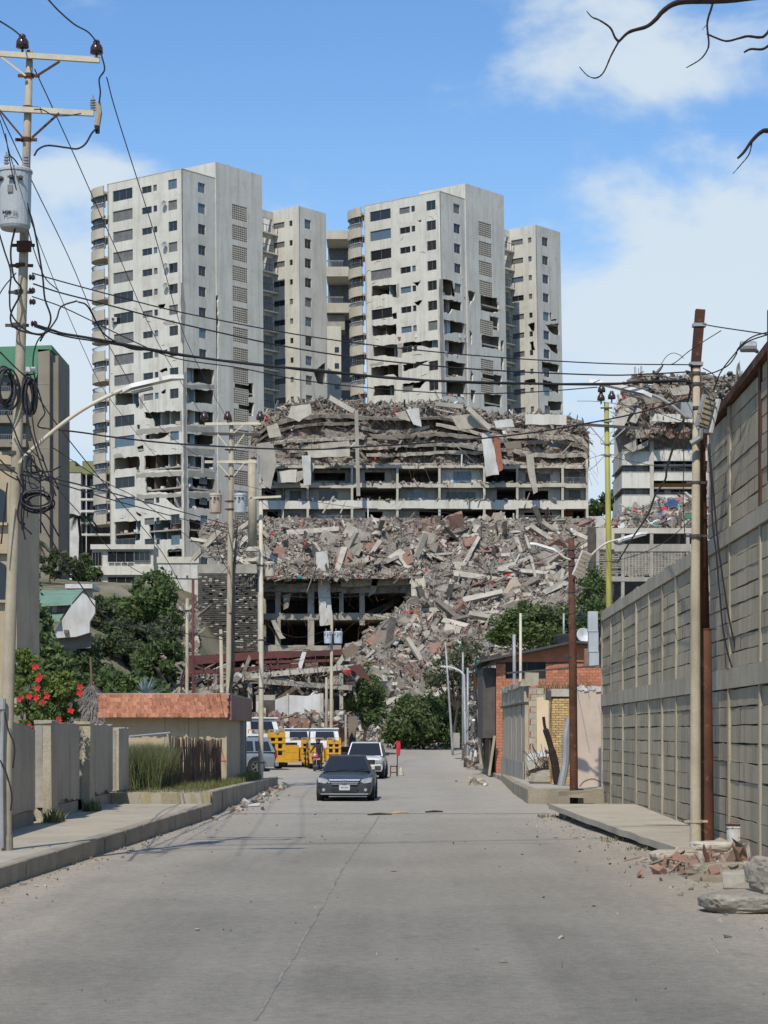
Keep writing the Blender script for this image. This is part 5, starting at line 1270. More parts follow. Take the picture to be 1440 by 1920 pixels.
def sample(tab, zf, n, lift=.1, yb=1.0):
    y0, y1 = tab[0][0], tab[-1][0]; out = []
    while len(out) < n:
        py = y0+(y1-y0)*rng.random()**yb; xl, xr = interp(tab, py); px = rng.uniform(xl, xr)
        if yb == 1.0 and mnoise.noise(Vector((px*.035, py*.045, 2.7))) < rng.uniform(-.55, .22): continue
        z = zf(px, py); p = P(px, py, z); out.append((p.x, p.y-rng.uniform(0, lift*3), p.z+rng.uniform(-lift, lift*1.5)))
    return out
debris('rubble', sample(SLOPE, slopeZ, 34000, .07), .06, .62, 'endless small broken concrete, brick and rubbish covering the rubble slope', long=.18)
debris('rubble', sample(SLOPE, slopeZ, 16000, .03, 1.001), .03, .22, 'fine crushed dust and crumbs between the broken pieces of the slope')
debris('rubble', sample(SLOPE, slopeZ, 380, .12), .6, 1.5, 'larger broken lumps scattered through the rubble slope', power=1.6, w=[.5, .2, .04, .12, .14, 0, 0, 0, 0, 0])
ROOFT = [(978, 385, 900), (1000, 372, 860), (1030, 375, 800), (1060, 420, 800), (1085, 480, 790)]
def roofZ(px, py): return 249+(1085-py)*.13+.9*fbm(px*.03, py*.035, 5.)+.4*fbm(px*.09, py*.1, 2.)
# ------------------------------------------------------------ collapsed apartment block
ZB = 274.0
def pbox(b, px0, py0, px1, py1, Z, d0=0., d1=.3, m=0):
    a, c = P(px0, py1, Z), P(px1, py0, Z); b.b2((a.x, Z+d0, a.z), (c.x, Z+d1, c.z), m)
def ppoly(b, poly, Z, d, m=0):
    b.extr([P(x, y, Z) for x, y in poly], (0, d, 0), m)
def collapsed_block():
    root = thing('collapsed_apartment_block', 'wide collapsed apartment block, upper floors pancaked into layered slabs and rubble', 'ruined building', P(790, 1060, ZB))
    colx = [488, 530, 577, 660, 745, 824, 908, 970, 1055, 1101]
    floors = [(872, 878), (906, 914), (938, 954), (974, 984), (1006, 1016)]
    r = random.Random(21)
    for i, (y0, y1) in enumerate(floors):
        b = MB()
        for a, c in zip(range(488, 1100, 44), range(532, 1145, 44)):
            pbox(b, a, y0+r.uniform(-1, 1), min(c, 1103), y1+r.uniform(-1.2, 1.2), ZB, 0+r.uniform(-.08, .08), .35)
        tag(b.build('parapet', M['tower'] if i in (2, 3, 4) else M['conc_l'], root), kind='stuff')
        b = MB(); pbox(b, 488, y1-3.5, 1102, y1-.5, ZB, .36, 12); b.build('floor_slab', M['tower_raw'], root)
    for x in colx:
        for (t0, b0) in ((878, 906), (914, 938), (954, 974), (984, 1006)):
            if x in (530,) and t0 < 930: continue
            b = MB(); pbox(b, x-2.2, t0-.5, x+2.2, b0+.5, ZB, .02, .42); b.build('column', M['conc_l'], root)
    # bays: recessed wall with door or window, or an empty dark room
    for (t0, b0) in ((878, 907), (913, 939), (953, 976), (983, 1008)):
        for a, c in zip(colx, colx[1:]):
            k = r.random(); m = r.choice(('conc', 'conc_l', 'room_white', 'tower', 'tower_raw'))
            if k < .72:
                b = MB(); w0 = a+(c-a)*r.uniform(.12, .35); w1 = c-(c-a)*r.uniform(.12, .35); top = t0+(b0-t0)*r.uniform(.12, .3); bot = b0-(b0-t0)*r.choice((.02, .25, .3))
                d = r.uniform(1.1, 1.9)
                pbox(b, a+2.4, t0, w0, b0, ZB, d, d+.18); pbox(b, w1, t0, c-2.4, b0, ZB, d, d+.18); pbox(b, w0, t0, w1, top, ZB, d, d+.18); pbox(b, w0, bot, w1, b0, ZB, d, d+.18)
                b.build('bay_wall', M[m], root)
                if r.random() < .55:
                    b = MB(); pbox(b, w0, top, w1, bot, ZB, d+.06, d+.12); o = b.build('window', M[r.choice(('glass', 'glass', 'curtain', 'glass_b'))], root)
                    n = r.choice((2, 3, 4))
                    for i in range(n+1): x = w0+(w1-w0)*i/n; b = MB(); pbox(b, x-.35, top, x+.35, bot, ZB, d, d+.05); b.build('mullion', M['alu'], o)
                if r.random() < .35:
                    b = MB(); y = b0-(b0-t0)*.42; pbox(b, a+3, y, c-3, y+.7, ZB, .05, .1)
                    for i in range(int((c-a)/2.2)): x = a+3+i*2.2; pbox(b, x, y, x+.4, b0, ZB, .055, .095)
                    b.build('railing', M['alu'], root)
            elif k < .86:
                b = MB(); pbox(b, a+2.4, t0, a+(c-a)*r.uniform(.3, .7), b0, ZB, 2.5, 2.7); b.build('inner_wall', M[r.choice(('room_white', 'room_blue', 'brickred', 'room_brown'))], root)
            b = MB(); pbox(b, a+.1, t0, a+.9, b0, ZB, .45, 9); b.build('cross_wall', M[r.choice(('room_white', 'tower_raw', 'room_brown'))], root)
    b = MB(); pbox(b, 488, 800, 1102, 1016, ZB, 9, 9.3); b.build('rear_wall', M['tower_raw'], root)
    b = MB(); pbox(b, 1099.5, 860, 1103, 1016, ZB, .43, 12); pbox(b, 486, 880, 489, 1016, ZB, .43, 12); b.build('end_wall', M['tower'], root)
    # crushed core behind the layers
    TOPL = [(470, 812), (490, 790), (505, 775), (545, 757), (600, 749), (650, 752), (700, 759), (760, 757), (820, 750), (870, 759), (920, 777), (985, 779), (1060, 783), (1095, 798), (1104, 822)]
    def topy(px): return interp([(a, c) for a, c in TOPL], px)[0]
    TAB = [(0., 468, 1106), (1., 475, 1104)]
    def cz(px, t):
        return ZB+2.6+(1-t)*7.5+1.3*fbm(px*.025, t*4, 1.)+.6*fbm(px*.08, t*9, 4.)
    b = MB(); nx, ny = 130, 26
    def cp(px, t):
        ty = topy(px); py = ty+(878-ty)*t; return P(px, py, cz(px, t))
    for j in range(ny+1):
        for i in range(nx+1):
            t = j/ny; px = 470+(1105-470)*i/nx; b.v.append(tuple(cp(px, t)))
    for j in range(ny):
        for i in range(nx): a = j*(nx+1)+i; b.f.append((a, a+nx+1, a+nx+2, a+1)); b.m.append(0)
    b.build('crushed_core', M['rub'], root)
    # pancaked slabs, each bent and broken
    lay = 0
    for t in (.18, .33, .48, .62, .76, .90):
        x = 476+r.uniform(0, 30)
        while x < 1085:
            L = r.uniform(90, 260); x1 = min(1102, x+L); n = max(4, int((x1-x)/9)); th = r.uniform(4.5, 9.5); sag = r.uniform(-4, 10); tilt = r.uniform(-.05, .05)
            b = MB(); rows = []
            out = r.uniform(.8, 3.0)
            for i in range(n+1):
                px = x+(x1-x)*i/n; s = i/n; ty = topy(px); py = ty+(880-ty)*t+sag*math.sin(PI*s)+tilt*(px-x)+1.3*fbm(px*.09, t*30, 7.)
                z = cz(px, t)-out+.25*fbm(px*.2, t*9)
                rows.append((P(px, py, z), P(px, py+th*(.8+.4*r.random()), z+.1), P(px, py-r.uniform(1, 3), z+5)))
            for (a0, a1, a2), (c0, c1, c2) in zip(rows, rows[1:]):
                e0 = a1+(a2-a0); e1 = c1+(c2-c0)
                b.poly([a0, a1, c1, c0]); b.poly([a0, c0, c2, a2]); b.poly([a1, e0, e1, c1])
            a0, a1, a2 = rows[0]; b.poly([a0, a2, a1+(a2-a0), a1]); a0, a1, a2 = rows[-1]; b.poly([a0, a1, a1+(a2-a0), a2])
            b.build('pancaked_slab', M[r.choice(('conc_l', 'conc_l', 'rub_w', 'tower_raw', 'beige', 'rub_g'))], root)
            x = x1+r.uniform(-12, 18)
    # slabs lying loose on the heap and hanging down the front
    SL = [([(545, 762), (582, 757), (585, 775), (560, 790), (540, 782)], 'conc_l', 272), ([(762, 768), (785, 765), (790, 800), (775, 795)], 'whitepl', 271),
          ([(740, 774), (760, 770), (770, 790), (750, 786)], 'rub_w', 271), ([(845, 780), (888, 776), (910, 800), (860, 806)], 'rub_w', 271),
          ([(925, 790), (960, 785), (965, 800), (930, 802)], 'whitepl', 270), ([(500, 800), (520, 792), (528, 818), (505, 822)], 'rub_w', 270),
          ([(902, 812), (918, 810), (926, 838), (935, 889), (912, 893)], 'whitepl', 270.5), ([(926, 812), (938, 830), (943, 880), (934, 886), (924, 840)], 'brickred', 271),
          ([(986, 850), (1000, 852), (1003, 885), (1008, 922), (1000, 926), (990, 885)], 'rub_w', 270.5), ([(566, 855), (582, 853), (583, 908), (570, 911)], 'whitepl', 271),
          ([(480, 832), (512, 828), (519, 868), (507, 917), (495, 910), (486, 880)], 'tower_raw', 270.5), ([(555, 884), (575, 882), (572, 858), (590, 856), (588, 884), (556, 905)], 'rub_w', 272),
          ([(985, 776), (1062, 778), (1062, 796), (985, 796)], 'tower', 277), ([(575, 845), (655, 838), (656, 856), (580, 858)], 'conc_l', 271.5),
          ([(520, 884), (556, 880), (556, 904), (522, 905)], 'tower', 272.5),
          ([(600, 832), (655, 826), (656, 836), (602, 842)], 'rub_w', 271.5), ([(690, 812), (740, 818), (750, 826), (700, 822)], 'rub_b', 271),
          ([(945, 830), (975, 826), (978, 840), (950, 842)], 'rub_b', 271)]
    for poly, m, Z in SL:
        b = MB(); pl = jag(poly, .8, 8, r); ppoly(b, pl, Z, .45); b.build('broken_slab', M[m], root)
    for (a, c, w, Z, m) in (((876, 764), (919, 804), .55, 270, 'rub_w'), ((618, 746), (664, 772), .6, 271, 'conc_l'), ((816, 757), (868, 763), .5, 272, 'tower_raw'), ((668, 770), (672, 930), .45, 271, 'tower_raw'),
                            ((605, 962), (626, 930), .18, 272, 'rub_w'), ((638, 962), (648, 940), .18, 272, 'rub_w'), ((690, 935), (690, 1010), .16, 272, 'room_white'), ((866, 852), (865, 876), .16, 270, 'room_white')):
        b = MB(); b.bar(P(*a, Z), P(*c, Z), w, w); b.build('broken_beam', M[m], root)
    pts = []
    for _ in range(5200):
        px = r.uniform(472, 1104); t = r.uniform(0, .15) if r.random() < .78 else r.random(); p = cp(px, t); pts.append((p.x, p.y-r.uniform(0, .6)-(2.6 if t > .2 and r.random() < .3 else 0), p.z+r.uniform(-.2, .25)))
    debris('loose_rubble', pts, .07, .75, parent=root, long=.28)
    pts = []
    for _ in range(900):
        y = r.choice((872, 906, 938, 974)); px = r.uniform(490, 1100); p = P(px, y, ZB+r.uniform(-.1, .6)); pts.append((p.x, p.y, p.z+.05))
    debris('ledge_rubble', pts, .1, .6, parent=root)
    strands('bent_rebar', [cp(r.uniform(475, 1102), r.uniform(.05, 1))-Vector((0, r.uniform(.5, 2.5), 0)) for _ in range(420)], root, .022, .8, 4.0)
    strands('dangling_cable', [cp(r.uniform(475, 1102), r.uniform(.1, 1))-Vector((0, r.uniform(1, 2.6), 0)) for _ in range(160)], root, .02, 2, 7, 'darkmetal', down=1.6)
collapsed_block()
# ------------------------------------------------------------ ruined garage under it
def garage():
    Z = 252.; root = thing('ruined_garage', 'ruined concrete garage frame with dark open bays under the rubble', 'ruined building', P(560, 1222, Z)); r = random.Random(4)
    for (x0, x1, y0, y1) in ((484, 700, 1094, 1110), (484, 770, 1150, 1162), (484, 640, 1210, 1222), (640, 765, 1086, 1112), (484, 560, 1066, 1080)):
        b = MB(); n = int((x1-x0)/26)+1
        for i in range(n):
            a = x0+(x1-x0)*i/n; c = x0+(x1-x0)*(i+1)/n; pbox(b, a, y0+r.uniform(-1, 1), c, y1+r.uniform(-1, 1), Z, r.uniform(-.05, .05), .8)
        tag(b.build('beam', M['conc'], root), kind='stuff')
        b = MB(); pbox(b, x0, y1-4, x1, y1-1, Z, .82, 18); b.build('floor_slab', M['tower_raw'], root)
    for x, y0, y1, w in ((487, 1080, 1222, 3), (521, 1110, 1212, 5), (583, 1108, 1212, 6), (606, 1110, 1160, 5), (640, 1112, 1160, 4), (679, 1110, 1172, 5), (766, 1095, 1168, 5)):
        b = MB(); pbox(b, x-w, y0, x+w, y1, Z, .05, .75); b.build('column', M['conc'], root)
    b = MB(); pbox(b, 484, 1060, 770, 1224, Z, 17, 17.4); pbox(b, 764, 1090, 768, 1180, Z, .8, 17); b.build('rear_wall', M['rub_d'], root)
    for poly, m, d in (([(592, 1036), (614, 1032), (619, 1100), (624, 1170), (600, 1174), (596, 1100)], 'whitepl', .7), ([(638, 1082), (700, 1070), (765, 1078), (767, 1096), (640, 1100)], 'conc_l', .9),
                       ([(508, 1164), (516, 1162), (530, 1190), (536, 1196), (524, 1198)], 'rub_w', .3), ([(530, 1116), (546, 1112), (540, 1140), (532, 1144)], 'rub_g', .5), ([(700, 1078), (712, 1076), (704, 1112), (690, 1118)], 'rub_w', .5)):
        b = MB(); ppoly(b, jag(poly, .8, 9, r), Z-.9, d); b.build('hanging_slab', M[m], root)
    b = MB(); b.bar(P(690, 1150, Z+6), P(758, 1118, Z+9), .5, .4); b.bar(P(700, 1156, Z+4), P(745, 1128, Z+7), .3, .3); b.build('fallen_beam', M['conc'], root)
    strands('bent_rebar', [P(r.uniform(490, 765), r.choice((1080, 1100, 1112, 1160)), Z-.3) for _ in range(150)], root, .022, .8, 3)
    M['scr1'] = pmat('sooty_grey_brick', (.095, .088, .075), (.065, .06, .052), 1.5, fine=.2); M['scr2'] = pmat('dull_grey_brick', (.15, .138, .115), (.10, .092, .078), 1.5, fine=.2)
    # brick screen of thin louvred courses
    sc = thing('brick_screen', 'tall grey screen of thin ragged brick courses left of the garage', 'brick screen', P(428, 1222, Z-3)); Zs = Z-3
    b = MB(); pbox(b, 370, 1058, 484, 1075, Zs, -.05, .5); b.build('top_beam', M['conc'], sc)
    for q0, q1 in ((369, 371.2), (483.5, 486.5)):
        b = MB(); pbox(b, q0, 1075, q1, 1224, Zs, -.1, .4); b.build('edge_post', M['conc_l'], sc)
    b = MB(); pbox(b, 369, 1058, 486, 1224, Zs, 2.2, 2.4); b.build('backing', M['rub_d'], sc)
    R = r; pcs = [[], [], []]
    y = 1077.; row = 0
    bb = MB()
    while y < 1222:
        x = 371.5
        while x < 483:
            w = R.uniform(4.5, 8)
            gone = R.random() < (.07 if y < 1120 else .025) or (x > 440 and y < 1105 and R.random() < .6)
            if not gone:
                o = R.uniform(-.05, .05) - (.18 if R.random() < .05 else 0); dy = R.uniform(-.35, .35)
                pbox(bb, x+.1, y+dy, min(x+w, 483)-.1, y+2.35+dy, Zs, o, o+.28, R.choice((0, 0, 0, 1, 2) if R.random() < .9 else (3, 3)))
            x += w
        y += 3.55; row += 1
    tag(bb.build('screen_brick', [M['scr1'], M['scr2'], M['scr1'], M['rub_w']], sc), kind='stuff')
    b = MB()
    for i in range(14):
        x = 441+i*3.1; pbox(b, x, 1074, x+.6, 1108+R.uniform(0, 12), Zs, .3, .4)
    b.build('bare_rod', M['conc_l'], sc)
    b = MB()
    for x in (390, 410, 430, 450, 470): pbox(b, x, 1076, x+1.2, 1222, Zs, .32, .5)
    b.build('upright', M['kerb'], sc)
garage()
surf_mesh('rubble_hill', ROOFT, roofZ, 80, 30, 'rub')
debris('rubble', sample(ROOFT, roofZ, 12000, .1), .06, .62, 'broken concrete and rubbish heaped on the garage roof', long=.18)
debris('rubble', sample(ROOFT, roofZ, 5000, .03, 1.001), .03, .22, 'fine crushed crumbs on the garage roof heap')
strands('bent_rebar', [Vector(p) for p in sample(ROOFT, roofZ, 140, .3)], None, .02, .6, 2.5, label='thin bent steel bars sticking out of the garage roof rubble')
strands('bent_rebar', [Vector(p) for p in sample(SLOPE, slopeZ, 260, .3)], None, .022, .6, 2.8, label='thin bent steel bars sticking out of the rubble slope')
# left foot of the heap
LFT = [(1135, 345, 372), (1180, 318, 372), (1230, 300, 372), (1270, 290, 370), (1312, 290, 372)]
def leftZ(px, py): return 178+(1312-py)*.22+1.0*fbm(px*.04, py*.04, 6.)
surf_mesh('rubble_hill', LFT, leftZ, 26, 40, 'rub')
debris('rubble', sample(LFT, leftZ, 1100, .12), .12, 1.0, 'broken boards and concrete spilling down beside the brick screen', long=.3, w=[.35, .25, .1, .08, .22, 0, 0, 0, 0, 0])
FRN = [(1330, 640, 760), (1360, 655, 800), (1398, 668, 870), (1409, 690, 850)]
def frontZ(px, py): return 180+(1398-py)*.2+.5*fbm(px*.05, py*.06, 9.)
debris('rubble', sample(FRN, frontZ, 1300, .1), .1, .7, 'gravelly rubble at the foot of the slope where the road ends')
# ------------------------------------------------------------ big broken beams and slabs lying in the slope
z6 = lambda p: (680+p[0]/3, 920+p[1]/3)
def chunk_mesh(kind):
    b = MB(); R = rng
    if kind == 'beam': b.box((0, 0, 0), (1, .15, .15), jitter=.025)
    else: b.box((0, 0, 0), (1, .8, .14), jitter=.07)
    if kind == 'beam':
        for i in range(3): b.tube([(.48, jit(.05), jit(.05)), (.56, jit(.06), jit(.06)), (.62, jit(.09), jit(.09))], .006, 3)
    me = bpy.data.meshes.new('concrete_'+kind); me.from_pydata(b.v, [], b.f); return me
BEAMS = [((570, 420), (620, 325), 20), ((862, 268), (890, 345), 22), ((750, 372), (850, 310), 24), ((765, 440), (912, 392), 26), ((915, 255), (940, 330), 16), ((945, 370), (975, 500), 14), ((556, 588), (612, 480), 22),
         ((1020, 572), (1152, 515), 30), ((185, 862), (295, 705), 22), ((310, 678), (470, 662), 22), ((520, 722), (640, 692), 16), ((640, 692), (762, 680), 14), ((700, 742), (842, 655), 18), ((680, 812), (782, 742), 16),
         ((160, 1100), (332, 970), 22), ((30, 990), (122, 1002), 18), ((800, 642), (870, 600), 14), ((405, 360), (520, 350), 12), ((480, 460), (488, 410), 16), ((590, 370), (650, 265), 20), ((330, 320), (385, 380), 14), ((120, 1010), (230, 1040), 14),
         ((280, 900), (360, 860), 20), ((200, 890), (260, 910), 14), ((20, 940), (60, 900), 16), ((470, 800), (490, 760), 22), ((0, 800), (60, 770), 16), ((1000, 440), (1080, 430), 20), ((900, 400), (940, 370), 20), ((60, 700), (150, 715), 10), ((700, 560), (760, 520), 10), ((840, 430), (880, 360), 10), ((430, 280), (470, 320), 14), ((520, 260), (560, 235), 16), ((80, 1170), (100, 1110), 14)]
def where(px, py, X, L, what):
    sz = 'short' if L < 1.7 else 'medium' if L < 2.7 else 'long' if L < 4.2 else 'very long'
    e = abs(X.z)/max(1e-6, X.length); a = 'lying level' if e < .22 else ('right' if X.x*X.z > 0 else 'left')+' end raised' if e < .62 else 'standing steeply'
    if py < 1085 and px < 800: z = 'on garage roof rubble, '+('left end' if px < 500 else 'left of centre' if px < 620 else 'right of centre' if px < 720 else 'right end')
    else:
        v = 'top' if py < 1040 else 'upper part' if py < 1110 else 'middle' if py < 1190 else 'lower part' if py < 1270 else 'foot'
        h = 'left' if px < 790 else 'centre' if px < 930 else 'right'
        z = '%s %s of the rubble slope' % (v, h)
    return '%s %s %s %s' % (sz, what, a, z)
KINDS = ('grey concrete slab', 'bright white slab', 'dull metal sheet', 'red brick wall fragment', 'brown slab')
bm_meshes = [chunk_mesh('beam') for _ in range(4)]
for i, me in enumerate(bm_meshes): me.materials.append(M[('rub_w', 'rub_w', 'rub_g', 'conc_l')[i]])
for i, (a, c, w) in enumerate(BEAMS):
    (xa, ya), (xc, yc) = z6(a), z6(c); za = slopeZ(xa, ya)-1.1; zc_ = slopeZ(xc, yc)-1.1
    pa, pc = P(xa, ya, za), P(xc, yc, zc_); d = pc-pa; L = d.length; me = bm_meshes[i % 4]
    o = inst(me, 'concrete_beam', None, (pa+pc)/2); X = d.normalized(); Y = X.cross(Vector((.2, -1, .3))).normalized(); Zv = X.cross(Y); wm = w/3*za/F
    o.matrix_world = Matrix.Translation((pa+pc)/2) @ Matrix((X, Y, Zv)).transposed().to_4x4() @ Matrix.Diagonal((L, wm/.15, wm*.8/.15, 1))
    tag(o, where((xa+xc)/2, (ya+yc)/2, d, L, 'concrete beam'), 'concrete beam', 'broken beams in the rubble slope')
SLABS = [((760, 150), 90, 0), ((780, 190), 60, 0), ((650, 520), 90, 3), ((690, 560), 60, 0), ((410, 780), 60, 1), ((270, 960), 70, 1), ((520, 760), 50, 1), ((160, 1045), 40, 1), ((360, 935), 60, 0), ((90, 400), 70, 0), ((130, 460), 60, 0), ((690, 330), 60, 3), ((820, 490), 60, 1),
         ((1085, 410), 40, 1), ((1050, 440), 60, 1), ((600, 200), 60, 2), ((640, 245), 30, 1), ((60, 320), 90, 3), ((470, 630), 40, 1), ((1195, 245), 28, 1), ((60, 840), 80, 3), ((190, 800), 50, 3), ((1055, 240), 30, 1), ((930, 210), 30, 1), ((455, 285), 36, 1), ((250, 330), 40, 4), ((120, 240), 40, 0), ((560, 210), 36, 2), ((380, 1110), 30, 1)]
sl_meshes = {}
for (c, w, mi) in SLABS:
    x, y = z6(c); z = slopeZ(x, y)-1.3 if x > 700 or y > 1100 else roofZ(x, y)-1
    if mi not in sl_meshes: sl_meshes[mi] = chunk_mesh('slab'); sl_meshes[mi].materials.append(M[('rub_g', 'rub_w', 'polegrey', 'rub_r', 'rub_b')[mi]])
    s = w/3*z/F*.85; o = inst(sl_meshes[mi], 'concrete_slab', None, P(x, y, z), (rng.uniform(.2, 1.2), jit(.5), jit(1.2)), (s*1.1, s, s))
    tag(o, where(x, y, Vector((1, 0, -o.rotation_euler[1])), s*2, KINDS[mi]), 'concrete slab', 'broken slabs in the rubble slope')
for k in range(250):
    sl = rng.random() < .72
    tab, zf = (SLOPE, slopeZ) if sl else (ROOFT, roofZ)
    py = rng.uniform(tab[0][0]+8, tab[-1][0]-25); xl, xr = interp(tab, py); px = rng.uniform(xl+8, xr-8)
    if mnoise.noise(Vector((px*.02, py*.025, 9.))) < -.22: continue
    z = zf(px, py)-rng.uniform(.3, .9); L = rng.choice((1.4, 1.8, 2.4, 3.2, 4.5, 6.)); kind = rng.random()
    X = Vector((rng.gauss(.3, 1), rng.gauss(-.4, .5), rng.gauss(.1, .55))).normalized(); Y = X.cross(Vector((jit(.5), -1, .6))).normalized(); Zv = X.cross(Y)
    if kind < .5:
        wd = rng.uniform(.22, .4)+L*.05; o = inst(bm_meshes[k % 4], 'concrete_beam'); D = (L, wd/.15, wd*.8/.15)
        tag(o, where(px, py, X, L, 'concrete beam'), 'concrete beam', 'broken beams in the rubble slope')
    else:
        mi = rng.choice((0, 0, 0, 1, 3, 4)); s = min(L, 4.5)*.5; o = inst(sl_meshes[mi], 'concrete_slab'); D = (s*rng.uniform(.8, 1.4), s, s*1.2)
        tag(o, where(px, py, X, L, KINDS[mi]), 'concrete slab', 'broken slabs in the rubble slope')
    o.matrix_world = Matrix.Translation(P(px, py, z)) @ Matrix((X, Y, Zv)).transposed().to_4x4() @ Matrix.Diagonal((*D, 1))
t = tag(MB().extr([P(x, y, 226) for x, y in ((943, 1112), (956, 1088), (966, 1080), (978, 1098), (962, 1100), (952, 1112))], (0, .2, 0)).build('cloth_sheet', M['pink']), 'pale pink sheet draped over the rubble slope', 'cloth')
# ============================================================ other buildings
def right_ruin():
    Z = 262.; r = random.Random(8)
    root = thing('ruined_building', 'half collapsed beige building on the right with rubble for a roof', 'ruined building', P(1240, 960, Z))
    bands = [(846, 872, 0), (887, 915, 0), (930, 960, 0)]
    for y0, y1, _ in bands:
        b = MB(); pbox(b, 1166, y0, 1219, y1, Z, 0, .4); pbox(b, 1166, y0, 1168.5, y1, Z, .41, 10); b.build('parapet', M['tower'], root)
    for y0, y1, m in ((776, 794, 'tower'), (845, 861, 'tower'), (887, 901, 'tower'), (929, 962, 'whitepl'), (904, 914, 'orange'), (861, 864, 'whitepl')):
        b = MB(); pbox(b, 1226, y0, 1420, y1, Z, (.0 if m != 'orange' else 1.2), .4 if m != 'orange' else 1.5); b.build('parapet', M[m], root)
    for y in (794, 844, 872, 886, 915, 929, 960):
        b = MB(); pbox(b, 1167, y-2.5, 1420, y+.4, Z, .45, 12); b.build('floor_slab', M['tower_raw'], root)
    for x in (1222, 1330, 1418):
        b = MB(); pbox(b, x-3.5, 770, x+3.5, 962, Z, -.12, .45); b.build('column', M['conc_l'], root)
    for y0, y1 in ((872, 887), (915, 930)):
        b = MB(); pbox(b, 1169, y0, 1219, y1, Z, 1.0, 1.1); w = b.build('window', M['glass'], root)
        for x in (1172, 1184, 1196, 1207, 1217): b = MB(); pbox(b, x-.7, y0, x+.7, y1, Z, .93, .99); b.build('mullion', M['alu'], w)
        b = MB(); pbox(b, 1194, y0, 1206, y1, Z, .90, .92); b.build('shutter', M['alu'], w)
    for y0, y1, n in ((863, 886, 5), (916, 929, 4), (835, 845, 3)):
        b = MB(); pbox(b, 1228, y0, 1330, y1, Z, 2.2, 2.3); w = b.build('window', M['glass'], root)
        for i in range(n+1): x = 1229+i*100/n; b = MB(); pbox(b, x-.8, y0, x+.8, y1, Z, 2.1, 2.19); b.build('mullion', M['whitemetal'], w)
        b = MB(); pbox(b, 1250, y0, 1262, y1-3, Z, 2.05, 2.09, 0); b.build('shutter', M['whitemetal'], w)
    b = MB(); pbox(b, 1167, 790, 1420, 962, Z, 9, 9.3); pbox(b, 1226, 796, 1330, 832, Z, 5, 5.2); b.build('rear_wall', M['tower_raw'], root)
    T = [(706, 1188, 1420), (720, 1172, 1420), (740, 1162, 1420), (775, 1152, 1420), (800, 1160, 1420), (818, 1178, 1225)]
    zf = lambda px, py: Z+1+(790-py)*.05+1.2*fbm(px*.03, py*.04, 4.)
    surf_mesh('crushed_core', T[:5], zf, 50, 24, 'rub', 'structure', None); bpy.data.objects[-1] if False else None
    debris('loose_rubble', [tuple(Vector(p)) for p in sample(T, zf, 2600, .2)], .12, 1.1, parent=root, long=.25)
    for poly, m in (([(1146, 800), (1163, 768), (1182, 775), (1168, 804)], 'conc_l'), ([(1190, 803), (1218, 806), (1216, 824), (1194, 836)], 'conc'), ([(1170, 836), (1195, 822), (1216, 822), (1214, 836), (1186, 848)], 'tower_raw'),
                    ([(1164, 752), (1190, 742), (1196, 752), (1176, 764)], 'rub_w'), ([(1222, 790), (1228, 776), (1300, 778), (1300, 792)], 'tower'), ([(1180, 790), (1196, 764), (1204, 768), (1192, 794)], 'conc_l'), ([(1205, 745), (1240, 738), (1250, 752), (1212, 758)], 'rub_g'), ([(1255, 728), (1290, 722), (1300, 736), (1262, 742)], 'rub_w')):
        b = MB(); ppoly(b, jag(poly, .7, 7, r), Z-1.2, .5); b.build('broken_slab', M[m], root)
    strands('bent_rebar', [P(r.uniform(1155, 1320), r.uniform(712, 830), Z-.5) for _ in range(150)], root, .022, .8, 3.5)
    b = MB()
    for x in (1190, 1193, 1197, 1201, 1204): b.tube([P(x, 712, Z), P(x+jit(1.5), 690+jit(4), Z)], .03, 4)
    b.build('standing_rebar', M['rust'], root)
    strands('dangling_cable', [P(r.uniform(1155, 1225), r.uniform(790, 830), Z-1) for _ in range(40)], root, .022, 1, 3, 'darkmetal', down=1.4)
    # lower garage with slatted screens
    Zg = 215.; g = thing('ruined_garage', 'low concrete garage with slatted brick screens under the right ruin', 'ruined building', P(1230, 1110, Zg))
    for x0, y0, x1, y1 in ((1118, 990, 1300, 1000), (1118, 1000, 1152, 1030), (1152, 1020, 1300, 1034), (1118, 1082, 1330, 1090)):
        b = MB(); pbox(b, x0, y0, x1, y1, Zg, 0, .6); b.build('beam', M['conc_l'] if y0 < 1010 else M['conc'], g)
    for x in (1121, 1168, 1222, 1290):
        b = MB(); pbox(b, x-3, 1000, x+3, 1125, Zg, .05, .55); b.build('column', M['conc'], g)
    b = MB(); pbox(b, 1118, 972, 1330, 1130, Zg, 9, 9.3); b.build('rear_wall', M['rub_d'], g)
    b = MB(); bb = MB(); y = 1036
    while y < 1082:
        x = 1118
        while x < 1300:
            w = r.uniform(5, 11)
            if r.random() < .86: pbox(bb, x, y, x+w-.5, y+1.9, Zg, .1+r.uniform(0, .1), .4, r.choice((0, 0, 1)))
            x += w
        y += 3.4
    tag(bb.build('screen_brick', [M['conc'], M['tower_raw']], g), kind='stuff')
    for i in range(40):
        x = 1172+i*2.7; pbox(b, x, 1036, x+1, 1080+jit(4), Zg, -.02, .08)
    tag(b.build('bare_rod', M['conc_l'], g), kind='stuff')
    Tg = [(940, 1240, 1330), (958, 1172, 1330), (975, 1145, 1330), (992, 1118, 1330)]
    zg = lambda px, py: Zg+2+(992-py)*.18+.5*fbm(px*.05, py*.06, 2.)
    surf_mesh('rubble_hill', Tg, zg, 40, 14, 'rub')
    debris('rubble', sample(Tg, zg, 1500, .12), .1, .9, 'coloured rubbish and broken concrete heaped below the right ruin', w=[.34, .22, .06, .08, .2, .02, .01, .04, .02, .01])
    t = tag(MB().extr([P(x, y, Zg-.2) for x, y in ((1150, 1014), (1208, 998), (1212, 1003), (1160, 1018))], (0, .4, 0)).build('sheet', M['polegrey']), 'long bent grey metal sheet below the right ruin', 'metal sheet')
